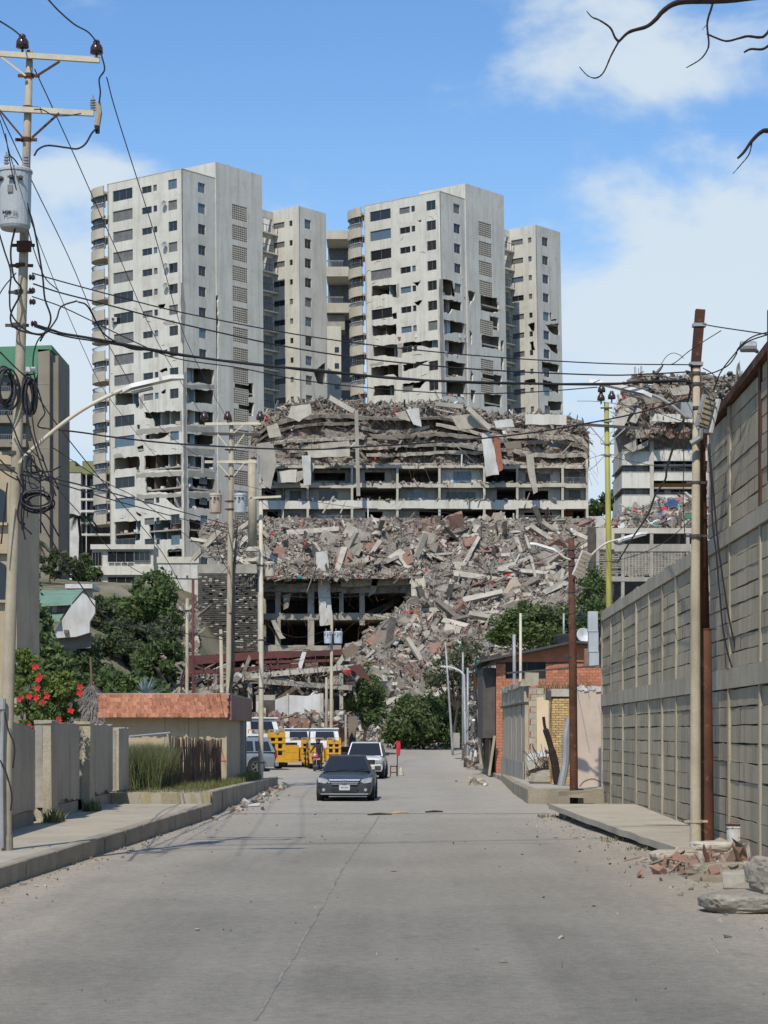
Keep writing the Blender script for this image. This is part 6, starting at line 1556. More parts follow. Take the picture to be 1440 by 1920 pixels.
    t = thing('plastic_bin', 'small green plastic bin among the rubble under the right ruin', 'bin', P(1290, 975, Zg)); b = MB(); a = P(1291, 968, Zg-.3); b.box(a, (.5, .4, .5), taper=1.1); b.build('tub', M['green_sheet'], t); b = MB(); b.box(a+Vector((0, 0, .28)), (.6, .5, .06)); b.build('rim', M['green_sheet'], t)
    t = tag(MB().extr([P(x, y, Zg-.1) for x, y in ((1246, 944), (1262, 934), (1274, 942), (1270, 948), (1250, 950))], (0, .5, 0)).build('tarpaulin', M['bluecloth']), 'dark blue tarpaulin crumpled on the rubble under the right ruin', 'tarpaulin')
    b = MB(); pbox(b, 1090, 968, 1140, 1010, 330., 0, 3); tag(b.build('white_wall', M['whitepl']), 'low white wall between the two ruins', 'wall')
right_ruin()
def left_background():
    Z = 250.
    root = thing('apartment_building', 'brown tan building with a green sheeted roof at the left edge', 'building', P(60, 1015, Z))
    b = MB(); pbox(b, -60, 690, 72, 1190, Z, .9, 12); b.build('wall', M['tan_wall'], root)
    b = MB(); pbox(b, 71, 655, 93, 1190, Z, 0, 9); b.build('stair_tower', M['tan_wall'], root)
    b = MB(); pbox(b, 93.1, 664, 107, 1190, Z, 1.0, 10); b.build('side_bay', M['tan_wall'], root)
    b = MB(); b.extr([P(-60, 652, Z), P(97, 647, Z), P(97, 656, Z), P(71, 660, Z), P(70, 700, Z), P(-60, 706, Z)], (0, 14, 0)); b.build('roof', M['green_sheet'], root)
    b = MB(); b.extr([P(50, 706, Z-.1), P(71, 700, Z-.1), P(62, 722, Z-.1), P(52, 720, Z-.1)], (0, .5, 0)); b.build('roof_sheet', M['green_sheet'], root)
    for k in range(7):
        y = 735+k*45
        b = MB(); pbox(b, -60, y, 50, y+14, Z, -.6, .85); b.build('balcony', M['tan_wall'], root)
        b = MB(); pbox(b, -60, y-2-8, 50, y-9, Z, -.5, -.4)
        for i in range(26): x = -50+i*3.9; pbox(b, x, y-9, x+.8, y, Z, -.48, -.42)
        b.build('railing', M['alu'], root)
        b = MB(); pbox(b, -40, y-28, 44, y-1, Z, .8, .88); b.build('window', M['glass'], root)
    for k in range(8):
        b = MB(); y = 720+k*40; pbox(b, 71.2, y, 93, y+.9, Z, -.03, -.003); b.build('joint', M['kerb'], root)
    Z = 118.
    root = thing('house', 'tan plastered house with dark arched windows cut by the left edge', 'house', P(0, 1190, Z))
    b = MB(); pbox(b, -80, 855, 30, 1330, Z, .2, 8); b.build('wall', M['tan'], root)
    b = MB(); b.extr([P(-80, 850, Z), P(0, 846, Z), P(32, 862, Z), P(32, 872, Z), P(-80, 862, Z)], (0, 8.2, 0)); b.build('cornice', M['tan'], root)
    for y0, y1 in ((908, 980), (1045, 1125)):
        b = MB(); b.extr([P(-60, y1, Z)]+[P(-60+70*i/8, y0+14-14*math.sin(PI*(i/8)), Z) for i in range(9)]+[P(10, y1, Z)], (0, .25, 0)); w = b.build('window', M['glass'], root)
        b = MB(); pbox(b, -61, y1, 14, y1+5, Z, -.15, .19); pbox(b, -30, y0+6, -28, y1, Z, -.05, -.01); b.build('sill', M['tan'], w)
    b = MB(); pbox(b, -80, 1030, 31, 1038, Z, -.12, .19); b.build('ledge', M['tan'], root)
    Z = 335.
    root = thing('apartment_block', 'distant white flats with olive green roof wall left of the tower', 'apartment block', P(150, 1040, Z))
    b = MB(); pbox(b, 60, 886, 151, 1060, Z, .3, 10); b.build('wall', M['whitepl'], root)
    b = MB(); pbox(b, 60, 864, 141, 885.5, Z, .2, 10); pbox(b, 141, 874, 154, 885.5, Z, .2, 10); pbox(b, 154, 864, 215, 888, Z, .2, 10)
    M['olive'] = pmat('olive_wall', (.24, .25, .12), (.19, .2, .1), .5); b.build('roof_wall', M['olive'], root)
    b = MB(); pbox(b, 151, 888, 215, 1060, Z, 2.5, 10); b.build('recess', M['rub_d'], root)
    for k in range(5):
        y = 912+k*22
        b = MB(); pbox(b, 151, y, 215, y+4, Z, .2, 2.4); b.build('floor_band', M['whitepl'], root)
        for x in (153, 163):
            b = MB(); pbox(b, x, y-17, x+8, y, Z, 2.2, 2.45); b.build('window', M['glass'], root)
    b = MB(); pbox(b, 160.5, 888, 162, 1050, Z, .25, .6); b.build('pilaster', M['whitepl'], root)
    Z = 176.
    root = thing('house', 'leaning house with old green tiled roof and a big slanted grey wall', 'house', P(120, 1200, Z))
    def slab(poly, m, nm, d, Zz=Z): b = MB(); b.extr([P(x, y, Zz) for x, y in poly], (0, d, 0)); return b.build(nm, M[m], root)
    slab([(94, 1197), (132, 1138), (155, 1112), (178, 1126), (178, 1150), (168, 1166), (168, 1186), (142, 1194)], 'whitepl', 'gable_wall', .5, Z-2)
    b = MB(); a = [P(66, 1138, Z-1.6), P(135, 1134, Z-1.6), P(156, 1109, Z+6), P(62, 1112, Z+6)]; b.extr(a, (0, .1, .18)); b.build('roof', M['green_roof'], root)
    b = MB(); a = [P(80, 1167, Z-2.6), P(112, 1165, Z-2.6), P(122, 1151, Z-.6), P(86, 1153, Z-.6)]; b.extr(a, (0, .1, .18)); b.build('lower_roof', M['green_roof'], root)
    slab([(60, 1136), (132, 1134), (132, 1160), (60, 1175)], 'room_white', 'front_wall', .3, Z-.6)
    for x in (70, 80, 89, 107, 116, 125): slab([(x, 1137), (x+8, 1136.5), (x+8, 1148), (x, 1149)], 'curtain', 'window', .1, Z-.75)
    slab([(86, 1168), (94, 1168), (94, 1190), (86, 1192)], 'glass', 'door', .1, Z-.8)
    slab([(120, 1181), (128, 1181), (128, 1188), (120, 1188)], 'room_brown', 'air_box', .4, Z-2.4)
    slab([(122, 1095), (173, 1095), (173, 1103), (122, 1103)], 'whitemetal', 'flat_roof', 5, Z+8)
    slab([(126, 1103), (173, 1103), (173, 1135), (126, 1135)], 'conc_l', 'rear_wall', .4, Z+9)
    slab([(94, 1197), (150, 1193), (170, 1186), (170, 1215), (94, 1220)], 'rub_b', 'foundation', .6, Z-1.2)
    Z = 283.
    root = thing('retaining_wall', 'white streaked retaining wall at the foot of the left tower', 'wall', P(330, 1150, Z))
    b = MB(); pbox(b, 296, 1056, 372, 1190, Z, .15, 3); b.build('wall', M['whitepl'], root)
    b = MB(); pbox(b, 294, 1044, 373, 1055.8, Z, 0, 3); b.build('cap', M['tower'], root)
    Z = 291.
    root = thing('porch', 'white flat roofed base storeys with wide dark windows under the left tower', 'building', P(225, 1110, Z))
    b = MB(); pbox(b, 172, 1021, 287, 1120, Z, 0.3, 7); b.build('wall', M['tower'], root)
    for y0, y1 in ((1021, 1030), (1062, 1078)):
        b = MB(); pbox(b, 170, y0, 289, y1, Z, -.3, .29); b.build('floor_band', M['tower'], root)
    for x0, x1, y0, y1 in ((202, 251, 1034, 1054), (252, 281, 1034, 1051), (202, 252, 1082, 1104), (173, 190, 1036, 1060), (173, 190, 1085, 1108)):
        b = MB(); pbox(b, x0, y0, x1, y1, Z, .15, .28); w = b.build('window', M['glass'], root)
        for i in range(4): x = x0+(x1-x0)*i/3; b = MB(); pbox(b, x-.4, y0, x+.4, y1, Z, .08, .14); b.build('mullion', M['alu'], w)
        b = MB(); pbox(b, x0, y1, x1, y1+1, Z, 0, .14); b.build('sill', M['alu'], w)
    b = MB(); pbox(b, 202, 1054, 252, 1055, Z, -.2, -.1)
    for i in range(5): x = 203+i*12; pbox(b, x, 1055, x+1.3, 1062, Z, -.2, -.1)
    b.build('railing', M['whitemetal'], root)
left_background()
# ------------------------------------------------------------ orange roofed building on the left
def shingles(root, o, ax, up, W_, H_, rows, cols, mat):
    me = None; w = W_/cols; h = H_/rows
    b = MB(); b.box((0, 0, 0), (.97, .05, 1.18), jitter=.02); ms = []
    for k in range(4):
        b = MB(); b.box((0, 0, 0), (.97, .05, 1.18), jitter=.03); me = bpy.data.meshes.new('shingle'); me.from_pydata(b.v, [], b.f); me.materials.append(M[mat]); ms.append(me)
    n = Vector(ax).cross(Vector(up)).normalized()
    for j in range(rows):
        for i in range(cols):
            p = Vector(o)+Vector(ax)*(w*(i+.5+(.3 if j % 2 else 0)-.15))+Vector(up)*(h*(j+.5))+n*(.012*jit(1)+.02)
            ob = inst(rng.choice(ms), 'shingle', root, p)
            ob.matrix_local = Matrix.Translation(ob.location) @ Matrix((ax, n, up)).transposed().to_4x4() @ Matrix.Rotation(-.10+jit(.03), 4, 'X') @ Matrix.Diagonal((w, 1, h*(1+jit(.1)), 1))
def orange_house():
    Z = 76.; root = thing('flat_roofed_house', 'low tan house with a clay shingled orange roof edge on the left', 'house', P(320, 1450, Z))
    a, c = P(197, 1445, Z), P(425, 1345, Z)
    b = MB(); b.b2((a.x, Z, .2), (c.x, Z+11, 3.0)); b.build('wall', M['tan'], root)
    b = MB(); b.b2((a.x, Z-.03, 1.22), (c.x-.002, Z-.004, 1.36)); b.build('dado_band', M['clay'], root)
    for px in (309, 372):
        q = P(px, 1400, Z); b = MB(); b.b2((q.x-.012, Z-.012, 1.37), (q.x+.012, Z-.003, 2.7)); b.build('joint', M['kerb'], root)
    x0 = P(185, 1300, Z-.5).x; x1 = P(428, 1300, Z-.5).x
    b = MB(); b.b2((x0, Z-.5, 2.72), (x1, Z+11.4, 3.44)); b.build('roof_edge', M['clay'], root)
    shingles(root, (x0, Z-.505, 2.70), Vector((1, 0, 0)), Vector((0, 0, 1)), x1-x0, .76, 6, 34, 'clay')
    b = MB(); b.b2((x0-.05, Z-.56, 3.44), (x1+.05, Z+11.5, 3.50)); b.build('roof_cap', M['conc'], root)
    b = MB(); b.b2((x1+.002, Z-.4, 2.6), (x1+.10, Z+11.3, 3.43)); b.build('side_fascia', M['rub_r'], root)
    b = MB(); b.b2((c.x+.002, Z+7.5, .3), (c.x+.06, Z+9.8, 2.6)); b.build('door', M['darkmetal'], root)
    b = MB(); b.b2((c.x+.002, Z+7.2, .3), (c.x+.14, Z+7.48, 2.7)); b.build('door_post', M['conc'], root)
    # thatched hut behind
    Zh = 82.; h = thing('thatched_hut', 'grey palm thatched hut roof behind the red flowered bush', 'hut', P(165, 1400, Zh)); r = random.Random(2)
    ap = P(172, 1283, Zh); b = MB(); n = 20; base = []
    for i in range(n): a_ = 2*PI*i/n; base.append(Vector((ap.x+math.cos(a_)*1.75, Zh+math.sin(a_)*1.75, 2.25+jit(.06))))
    for i in range(n): b.poly([base[i], base[(i+1) % n], ap])
    b.build('roof_core', M['thatch'], h)
    b = MB()
    for i in range(2600):
        a_ = r.uniform(0, 2*PI); t = r.random()**.6; rad = 1.8*t; z = ap.z+(2.2-ap.z)*t; p = Vector((ap.x+math.cos(a_)*rad, Zh+math.sin(a_)*rad, z+.06)); d = Vector((math.cos(a_), math.sin(a_), -.75)).normalized()*r.uniform(.15, .4); s = Vector((-math.sin(a_), math.cos(a_), jit(.5)))*.025
        d += Vector((jit(.07), jit(.07), jit(.05))); b.poly([p-s, p+s, p+d])
    tag(b.build('thatch', M['thatch'], h), kind='stuff')
    b = MB(); b.tube([P(172, 1290, Zh), P(170, 1232, Zh)], .045, 6); b.build('post', M['wood'], h)
    # reed fence, rail
    f = thing('reed_fence', 'short dark fence of upright weathered stakes in front of the tan house', 'fence', P(365, 1490, 69))
    A, B_ = P(318, 1490, 68.5), P(414, 1470, 73); A.z = .42; B_.z = .40
    n = 46
    for i in range(n):
        p = A.lerp(B_, i/(n-1)); b = MB(); hh = 1.62+jit(.05)-.1*(i/n); b.tube([p, p+Vector((jit(.03), jit(.02), hh*.5)), p+Vector((jit(.05), jit(.03), hh))], [.036, .034, .028], 5)
        b.build('stake', M['wood'], f)
    for z in (.9, 1.7):
        b = MB(); b.bar(A+Vector((0, .04, z-.42)), B_+Vector((0, .04, z-.42)), .04, .05); b.build('rail', M['wood'], f)
    t = thing('pipe_rail', 'thin white pipe rail between the garden wall and the stake fence', 'railing', P(232, 1382, 62.5)); b = MB(); b.tube([P(232, 1382, 62.5), P(318, 1374, 68)], .03, 6); b.build('rail', M['whitemetal'], t)
    b = MB(); b.tube([(P(316, 1484, 68).x, 68, .4), P(316, 1374, 68)], [.07, .06], 8); b.build('post', M['poleconc'], t)
orange_house()
# ------------------------------------------------------------ collapsed canopy below the garage
def canopy():
    Z = 158.; r = random.Random(6)
    root = thing('collapsed_canopy', 'collapsed dark red steel canopy with broken concrete roof above the trucks', 'ruined building', P(500, 1345, Z))
    def slab(poly, m, nm, d, dz=0): b = MB(); b.extr([P(x, y, Z+dz) for x, y in jag(poly, .7, 12, r)], (0, d, .03)); return b.build(nm, M[m], root)
    slab([(345, 1230), (480, 1222), (648, 1218), (650, 1228), (480, 1236), (350, 1248)], 'redpaint', 'red_roof_sheet', 6, 4)
    slab([(350, 1236), (365, 1234), (355, 1290), (340, 1292)], 'redpaint', 'red_sheet', .3)
    slab([(650, 1250), (676, 1246), (700, 1282), (690, 1276)], 'redpaint', 'red_sheet', .2, -6)
    for a, c, w, m in (((345, 1262), (560, 1248), .3, 'redpaint'), ((470, 1268), (664, 1250), .35, 'conc_l'), ((560, 1258), (571, 1222), .3, 'whitemetal'), ((627, 1256), (650, 1222), .3, 'conc_l'), ((520, 1226), (524, 1262), .12, 'redpaint'),
                       ((400, 1292), (420, 1260), .2, 'redpaint'), ((350, 1300), (470, 1276), .3, 'conc'), ((470, 1276), (660, 1290), .35, 'conc'), ((600, 1300), (616, 1268), .12, 'rust'), ((520, 1312), (556, 1288), .3, 'wood'), ((360, 1246), (400, 1262), .15, 'redpaint'), ((480, 1242), (640, 1238), .2, 'redpaint'), ((405, 1310), (403, 1256), .25, 'conc'), ((640, 1330), (640, 1262), .25, 'conc'), ((470, 1330), (468, 1266), .3, 'conc')):
        b = MB(); b.bar(P(*a, Z-.5), P(*c, Z-.5), w, w); b.build('beam', M[m], root)
    slab([(546, 1238), (566, 1234), (568, 1258), (548, 1262)], 'conc', 'wall_piece', .3, .5)
    slab([(572, 1244), (596, 1242), (598, 1260), (574, 1262)], 'room_brown', 'wall_piece', .3, .6)
    slab([(446, 1268), (480, 1256), (484, 1276), (450, 1284)], 'conc', 'wall_piece', .3, .3)
    slab([(640, 1222), (660, 1206), (674, 1216), (652, 1236)], 'room_brown', 'wall_piece', .3, -1)
    slab([(470, 1292), (664, 1276), (668, 1288), (480, 1310)], 'rub_d', 'roof_slab', 7, 0)
    slab([(360, 1286), (468, 1282), (468, 1296), (350, 1302)], 'rub_d', 'roof_slab', 7, 0)
    b = MB(); pbox(b, 340, 1232, 664, 1420, Z, 9, 9.3); b.build('rear_wall', M['rub_d'], root)
    pts = [P(r.uniform(340, 665), r.choice((1262, 1275, 1290, 1298)), Z-.2+r.uniform(-.5, 3)) for _ in range(700)]
    debris('loose_rubble', pts, .1, 1.0, parent=root, long=.4)
    strands('bent_rebar', [P(r.uniform(345, 660), r.uniform(1222, 1300), Z-.6) for _ in range(120)], root, .02, .6, 3)
    Z = 152.
    w = thing('ruined_white_wall', 'ruined dirty white wall with a dark doorway behind the trucks', 'wall', P(560, 1400, Z))
    b = MB(); b.extr([P(x, y, Z) for x, y in ((516, 1400), (516, 1312), (540, 1303), (575, 1305), (600, 1300), (606, 1308), (606, 1400))], (0, .4, 0)); b.build('wall', M['whitepl'], w)
    b = MB(); pbox(b, 480, 1306, 494, 1400, Z, 0, .4); b.build('wall_stub', M['conc_l'], w); b = MB(); pbox(b, 480, 1303, 516, 1313, Z, -.02, .38); b.build('lintel', M['conc'], w)
    b = MB(); pbox(b, 538, 1300, 541, 1400, Z, -.12, -.003); pbox(b, 600, 1300, 606.5, 1400, Z, -.12, -.003); b.build('pier', M['conc_l'], w)
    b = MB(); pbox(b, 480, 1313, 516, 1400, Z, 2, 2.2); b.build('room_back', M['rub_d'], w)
    b = MB(); pbox(b, 606, 1310, 625, 1400, Z, 1, 1.3); b.build('dark_recess', M['room_brown'], w)
    T = [(1340, 470, 660), (1365, 465, 680)]
    debris('rubble', sample(T, lambda x, y: 146+(1365-y)*.1, 600, .1), .08, .7, 'reddish rubble at the foot of the ruined white wall', w=[.3, .15, .05, .3, .2, 0, 0, 0, 0, 0])
    b = MB(); pbox(b, 465, 1346, 655, 1400, 147., 0, .4); tag(b.build('low_wall', M['rub_r']), 'low reddish wall under the ruined white wall', 'wall')
    t = thing('curtain', 'torn brown curtain hanging from a post by the trucks', 'curtain', P(660, 1400, 140.)); b = MB(); b.extr([P(x, y, 140) for x, y in ((652, 1344), (668, 1342), (670, 1352), (664, 1384), (660, 1372), (654, 1384))], (0, .12, 0)); b.build('cloth', M['room_brown'], t)
    b = MB(); b.bar(P(648, 1400, 140), P(648, 1340, 140), .12, .12); b.build('post', M['poleconc'], t)
canopy()
# ------------------------------------------------------------ brick house and walls on the right
def bricks(root, o, ax, W_, H_, bw, bh, mat, holes=(), limit=300, name='brick', joint=.012, depth=.03):
    ax = Vector(ax); up = Vector((0, 0, 1)); n = Vector((ax.y, -ax.x, 0)).normalized()
    b = MB(); b.box((0, 0, 0), (1, 1, 1), jitter=0); me = bpy.data.meshes.new(name); me.from_pydata(b.v, [], b.f); me.materials.append(M[mat])
    R = Matrix((ax, n, up)).transposed().to_4x4(); rows = int(H_/bh); cells = []
    for j in range(rows):
        x = -(bw/2 if j % 2 else 0)
        while x < W_:
            x0, x1 = max(0, x), min(W_, x+bw); x += bw
            if x1-x0 < .05: continue
            z0, z1 = j*bh, (j+1)*bh; segs = [(x0, x1)]
            for hx0, hz0, hx1, hz1 in holes:
                if z1 > hz0+.01 and z0 < hz1-.01:
                    ns = []
                    for s0, s1 in segs:
                        if s1 <= hx0 or s0 >= hx1: ns.append((s0, s1))
                        else:
                            if hx0-s0 > .05: ns.append((s0, hx0))
                            if s1-hx1 > .05: ns.append((hx1, s1))
                    segs = ns
            cells += [(s0, s1, z0, z1) for s0, s1 in segs]
    st = MB()
    for k, (s0, s1, z0, z1) in enumerate(cells[::-1]):
        c = Vector(o)+ax*((s0+s1)/2)+up*((z0+z1)/2)+n*(jit(.004)); dims = (s1-s0-joint, depth*2, z1-z0-joint)
        if k < limit:
            ob = inst(me, name, root, c); ob.matrix_local = Matrix.Translation(ob.location) @ R @ Matrix.Diagonal((*dims, 1))
        else: st.box(c, dims, R.to_3x3())
    if st.v: tag(st.build(name+'_field', M[mat], root), kind='stuff')
def right_houses():
    Z = 108.; r = random.Random(3)
    h = thing('brick_house', 'red brick house with a dark wide window and thin sloping roof', 'house', P(1030, 1420, Z)); x0 = P(930, 1400, Z).x; x1 = P(1136, 1400, Z).x
    zt0 = P(930, 1240, Z).z; zt1 = P(1072, 1207, Z).z
    hx0, hx1 = P(948, 0, Z).x-x0, P(1023, 0, Z).x-x0; hz1, hz0 = P(0, 1240, Z).z, P(0, 1272, Z).z
    b = MB(); b.extr([(x0, Z, 0), (x0+hx0, Z, 0), (x0+hx0, Z, zt0+.2), (x0, Z, zt0-.03)], (0, .15, 0)); b.extr([(x0+hx1, Z, 0), (x1, Z, 0), (x1, Z, zt1-.05), (x0+hx1, Z, zt0+.4)], (0, .15, 0)); b.extr([(x0+hx0, Z+.004, 0), (x0+hx1, Z+.004, 0), (x0+hx1, Z+.004, hz0), (x0+hx0, Z+.004, hz0)], (0, .14, 0))
    b.b2((x0+.002, Z+.16, 0), (x0+.2, Z+14, zt0-.3)); b.build('wall', M['mortar'], h)
    bricks(h, (x0, Z-.02, .1), (1, 0, 0), x1-x0, zt0-.12, .30, .145, 'rbrick', holes=((hx0, hz0-.1, hx1, hz1),), depth=.02)
    b = MB(); b.extr([(x0, Z-.05, zt0-.02), (x1, Z-.05, zt0-.02), (x1, Z-.05, zt1-.04), (x0+3.6, Z-.05, zt1-.05)], (0, .08, 0)); b.build('gable_infill', M['rbrick'], h)
    b = MB(); b.extr([(x0-.75, Z-.7, zt0-.06), (x0+3.7, Z-.7, zt1+.02), (x1+.4, Z-.7, zt1-.12), (x1+.4, Z-.7, zt1-.01), (x0+3.7, Z-.7, zt1+.13), (x0-.75, Z-.7, zt0+.05)], (0, 15, 0)); b.build('roof', M['darkmetal'], h)
    b = MB(); b.b2((x0+hx0, Z+.10, hz0), (x0+hx1, Z+.14, hz1)); w = b.build('window', M['black'], h)
    b = MB(); b.b2((x0+hx0+1.0, Z+.03, hz0), (x0+hx0+1.06, Z+.09, hz1)); b.b2((x0+hx0, Z+.03, hz1-.06), (x0+hx1, Z+.09, hz1)); b.build('mullion', M['darkmetal'], w)
    b = MB(); b.b2((x0-.62, Z+.3, 1.9), (x0-.02, Z+12, zt0-.3)); b.build('eave_shade_block', M['rub_d'], h)  # solid dark block put in for the shaded void beneath the eave
    b = MB(); b.b2((x0-.3, Z+.4, .15), (x0-.26, Z+5, 1.9)); b.build('timber_gate', M['wood'], h)
    b = MB(); b.bar((x0-.1, Z-.6, 2.0), (x0-.35, Z-.3, .1), .12, .12); b.build('leaning_post', M['poleconc'], h)
    t = thing('satellite_dish', 'white round dish on the brick house roof', 'satellite dish', P(1093, 1200, Z)); b = MB(); b.lathe(P(1093, 1192, Z+.3), [(.05, 0), (.25, .05), (.36, .13), (.34, .14), (.03, .02)], 14, axis=(.25, -1, .25)); b.build('dish', M['whitemetal'], t)
    b = MB(); b.tube([P(1093, 1193, Z+.4), P(1093, 1212, Z+.4)], .025, 5); b.build('mast', M['darkmetal'], t)
    t = thing('water_tank', 'dark flat tank on the brick house roof', 'tank', P(1062, 1206, Z+3)); b = MB(); b.lathe(P(1062, 1208, Z+3), [(.6, 0), (.65, .05), (.65, .4), (.5, .5), (.15, .52)], 16); b.build('tank_body', M['black'], t); b = MB(); b.tube([P(1062, 1193, Z+3), P(1062, 1190, Z+3)], .12, 8); b.build('tank_lid', M['black'], t)
    # steel flue
    Z2 = 99.; t = thing('steel_flue', 'pale grey square steel flue in stacked sections beside the brick house', 'flue', P(1112, 1255, Z2)); 
    for y0, y1, x0_, x1_ in ((1146, 1183, 1103, 1121), (1184, 1221, 1104, 1122), (1222, 1250, 1105, 1123)):
        b = MB(); pbox(b, x0_, y0, x1_, y1, Z2, 0, .45); b.build('flue_section', M['tank'], t)
        b = MB(); pbox(b, x0_-.5, y1-.2, x1_+.5, y1+1, Z2, -.03, .48); b.build('flange', M['whitemetal'], t)
    b = MB(); pbox(b, 1096, 1216, 1136, 1252, Z2+1, 0, .3); tag(b.build('flue_backing_wall', M['rub_r']), 'dark red wall behind the steel flue', 'wall')
    b = MB(); b.bar(P(950, 1262, 92), P(1130, 1248, 92), .07, .07); tag(b.build('roof_pipe', M['darkmetal']), 'long dark pipe crossing in front of the brick house', 'pipe')
    # grey vertical panel wall with block pier
    g = thing('panel_wall', 'grey wall of tall vertical panels ending in a block pier on the right', 'wall', (5.36, 92, .3)); X = 5.36
    n = 9
    for i in range(n):
        ya = 85.4+(101.5-85.4)*i/n; yb = 85.4+(101.5-85.4)*(i+1)/n
        b = MB(); b.b2((X+jit(.015), ya+.03, .2), (X+.15, yb-.03, 3.25)); b.build('panel', M['beam'], g)
        b = MB(); b.b2((X-.03+jit(.01), ya+.01, 3.34), (X+.15, yb-.01, 3.95-.05*(i/n))); b.build('upper_panel', M['beam'], g)
    b = MB(); b.b2((X-.10, 85.4, 3.26), (X+.2, 101.5, 3.33)); b.build('rail', M['darkmetal'], g)
    b = MB(); b.b2((X-.06, 85.4, .15), (X-.021, 101.5, 1.05)); b.build('plinth', M['conc'], g)
    b = MB()
    for i in range(12): y = 85.3+i*1.35; b.box((X+.03, y+.6, 4.02+jit(.03)), (.34, 1.3, .2), jitter=.05)
    b.build('coping', M['conc'], g)
    for j in range(15):
        for i in range(2):
            b = MB(); b.box((X+.28+.28*i+(.07 if j % 2 else 0), 85.2+jit(.01), .45+.235*j), (.272, .4, .222), jitter=.006); b.build('block', M['block'], g)
    b = MB(); b.box((X+.25, 85.25, 4.2), (.5, .45, .5), jitter=.02); b.build('pier_top', M['beam'], g)
    b = MB(); b.b2((X+.8, 93.0, .2), (11.5, 93.3, 3.95)); tag(b.build('rear_wall', M['conc']), 'plain grey rendered wall behind the pink wall', 'wall')
    # peach wall
    b = MB(); b.extr([P(x, y, 82) for x, y in ((1007, 1445), (1006, 1308), (1018, 1306), (1020, 1312), (1032, 1314), (1032, 1445))], (0, .3, 0)); tag(b.build('peach_wall', M['peach']), 'narrow peach plastered wall between grey pier and yellow brick pillar', 'wall')
    # yellow brick pillar
    Zp = 76.; p = thing('brick_pillar', 'yellow brick gate pillar with a concrete cap behind the rusty pole', 'pillar', P(1056, 1478, Zp)); x0 = P(1036, 0, Zp).x; x1 = P(1082, 0, Zp).x
    zt = P(0, 1306, Zp).z
    b = MB(); b.b2((x0+.02, Zp+.02, .3), (x1-.02, Zp+1.6, zt)); b.build('core', M['mortar'], p)
    bricks(p, (x0, Zp, .42), (1, 0, 0), x1-x0, zt-.42, .21, .083, 'ybrick', depth=.02, joint=.014)
    bricks(p, (x0, Zp+1.6, .42), (0, -1, 0), 1.58, zt-.42, .26, .083, 'ybrick', depth=.015, limit=0, joint=.014, name='side_brick')
    b = MB(); b.b2((x0-.05, Zp-.06, zt), (x1+.04, Zp+1.7, zt+.26)); b.build('cap', M['conc_l'], p)
    b = MB(); b.b2((x0-.22, Zp-.1, zt-.12), (x0-.06, Zp+.25, zt+.2)); b.build('letter_box', M['darkmetal'], p)
    # pink wall
    Zk = 72.5; b = MB(); b.extr([P(x, y, Zk) for x, y in ((1082, 1480), (1081, 1298), (1090, 1292), (1110, 1295), (1136, 1293), (1150, 1296), (1150, 1480))], (0, .3, 0)); w = thing('pink_wall', 'faded pink plaster wall with a cracked base beside the block wall', 'wall', P(1110, 1480, Zk)); b.build('plaster', M['pink'], w)
    b = MB(); pts = [P(1084, 1478, Zk-.02), P(1095, 1465, Zk-.02), P(1112, 1460, Zk-.02), P(1126, 1466, Zk-.02), P(1138, 1470, Zk-.02)]
    b.tube(catmull(pts, 4), .009, 4); b.build('crack', M['mortar'], w)
    b = MB()
    for i in range(9): q = P(1084+i*7.5, 1291+jit(2), Zk+.15); b.box(q, (.16, .36, .1+abs(jit(.06))), jitter=.03)
    b.build('broken_coping', M['whitepl'], w)
    b = MB(); b.box(P(1112, 1486, 70.5), (1.6, 1.6, .12), jitter=.05); tag(b.build('doorstep', M['sidewalk']), 'cracked concrete doorstep in front of the pink wall', 'step')
    # rubbish piled on the pavement
    for a, c, wd, m, l in (((988, 1421), (1022, 1412), .22, 'whitemetal', 'white metal box section on top of the pavement rubbish pile'), ((988, 1437), (1014, 1427), .30, 'rub_w', 'cream concrete lump in the pavement rubbish pile'), ((986, 1448), (1008, 1446), .1, 'rub_b', 'brown board under the pavement rubbish pile'), ((1008, 1418), (1027, 1409), .14, 'darkmetal', 'dark metal frame on the pavement rubbish pile')):
        b = MB(); pa, pc = P(*a, 80), P(*c, 80); b.bar(pa, pc, wd*1.4, wd); tag(b.build('scrap_piece', M[m]), l, 'scrap')
    T = [(1424, 1000, 1030), (1440, 992, 1036), (1452, 985, 1030)]
    debris('rubble', sample(T, lambda x, y: 80.5+(1452-y)*.02, 220, .04), .06, .4, 'brick and plaster bits in the pile on the right pavement', w=[.2, .25, .1, .3, .2, 0, 0, 0, 0, 0])
    q = P(1024, 1458, 77.5); b = MB(); b.lathe(Vector((q.x, q.y, .38)), [(.55, 0), (.62, .1), (.5, .3), (.3, .45), (.1, .5)], 9); o = tag(b.build('rock', M['rock']), 'dark brown boulder beside the dead curved stem', 'rock')
    b = MB(); b.tube(catmull([P(1046, 1470, 75), P(1040, 1430, 75), P(1030, 1390, 75), P(1022, 1365, 75), P(1019, 1344, 75)]), [.13]*10+[.10]*8+[.05]*7, 8); tag(b.build('dead_stem', M['bark_d']), 'dark dead curved tree stem on the pavement', 'tree stump')
    b = MB(); b.tube(catmull([P(1052, 1474, 73.5), P(1060, 1430, 73.5), P(1062, 1380, 73.5), P(1068, 1345, 73.5)]), .13, 8); tag(b.build('bent_post', M['polegrey']), 'bent grey post leaning on the yellow brick pillar', 'post')
    b = MB(); q = P(1030, 1446, 78)
    for i in range(30): a = Vector((q.x+jit(.5), q.y+jit(.3), .4)); b.tube([a, a+Vector((jit(.2), jit(.2), .5)), a+Vector((jit(.5), jit(.3), 1.1+jit(.3)))], .012, 3, cap=False)
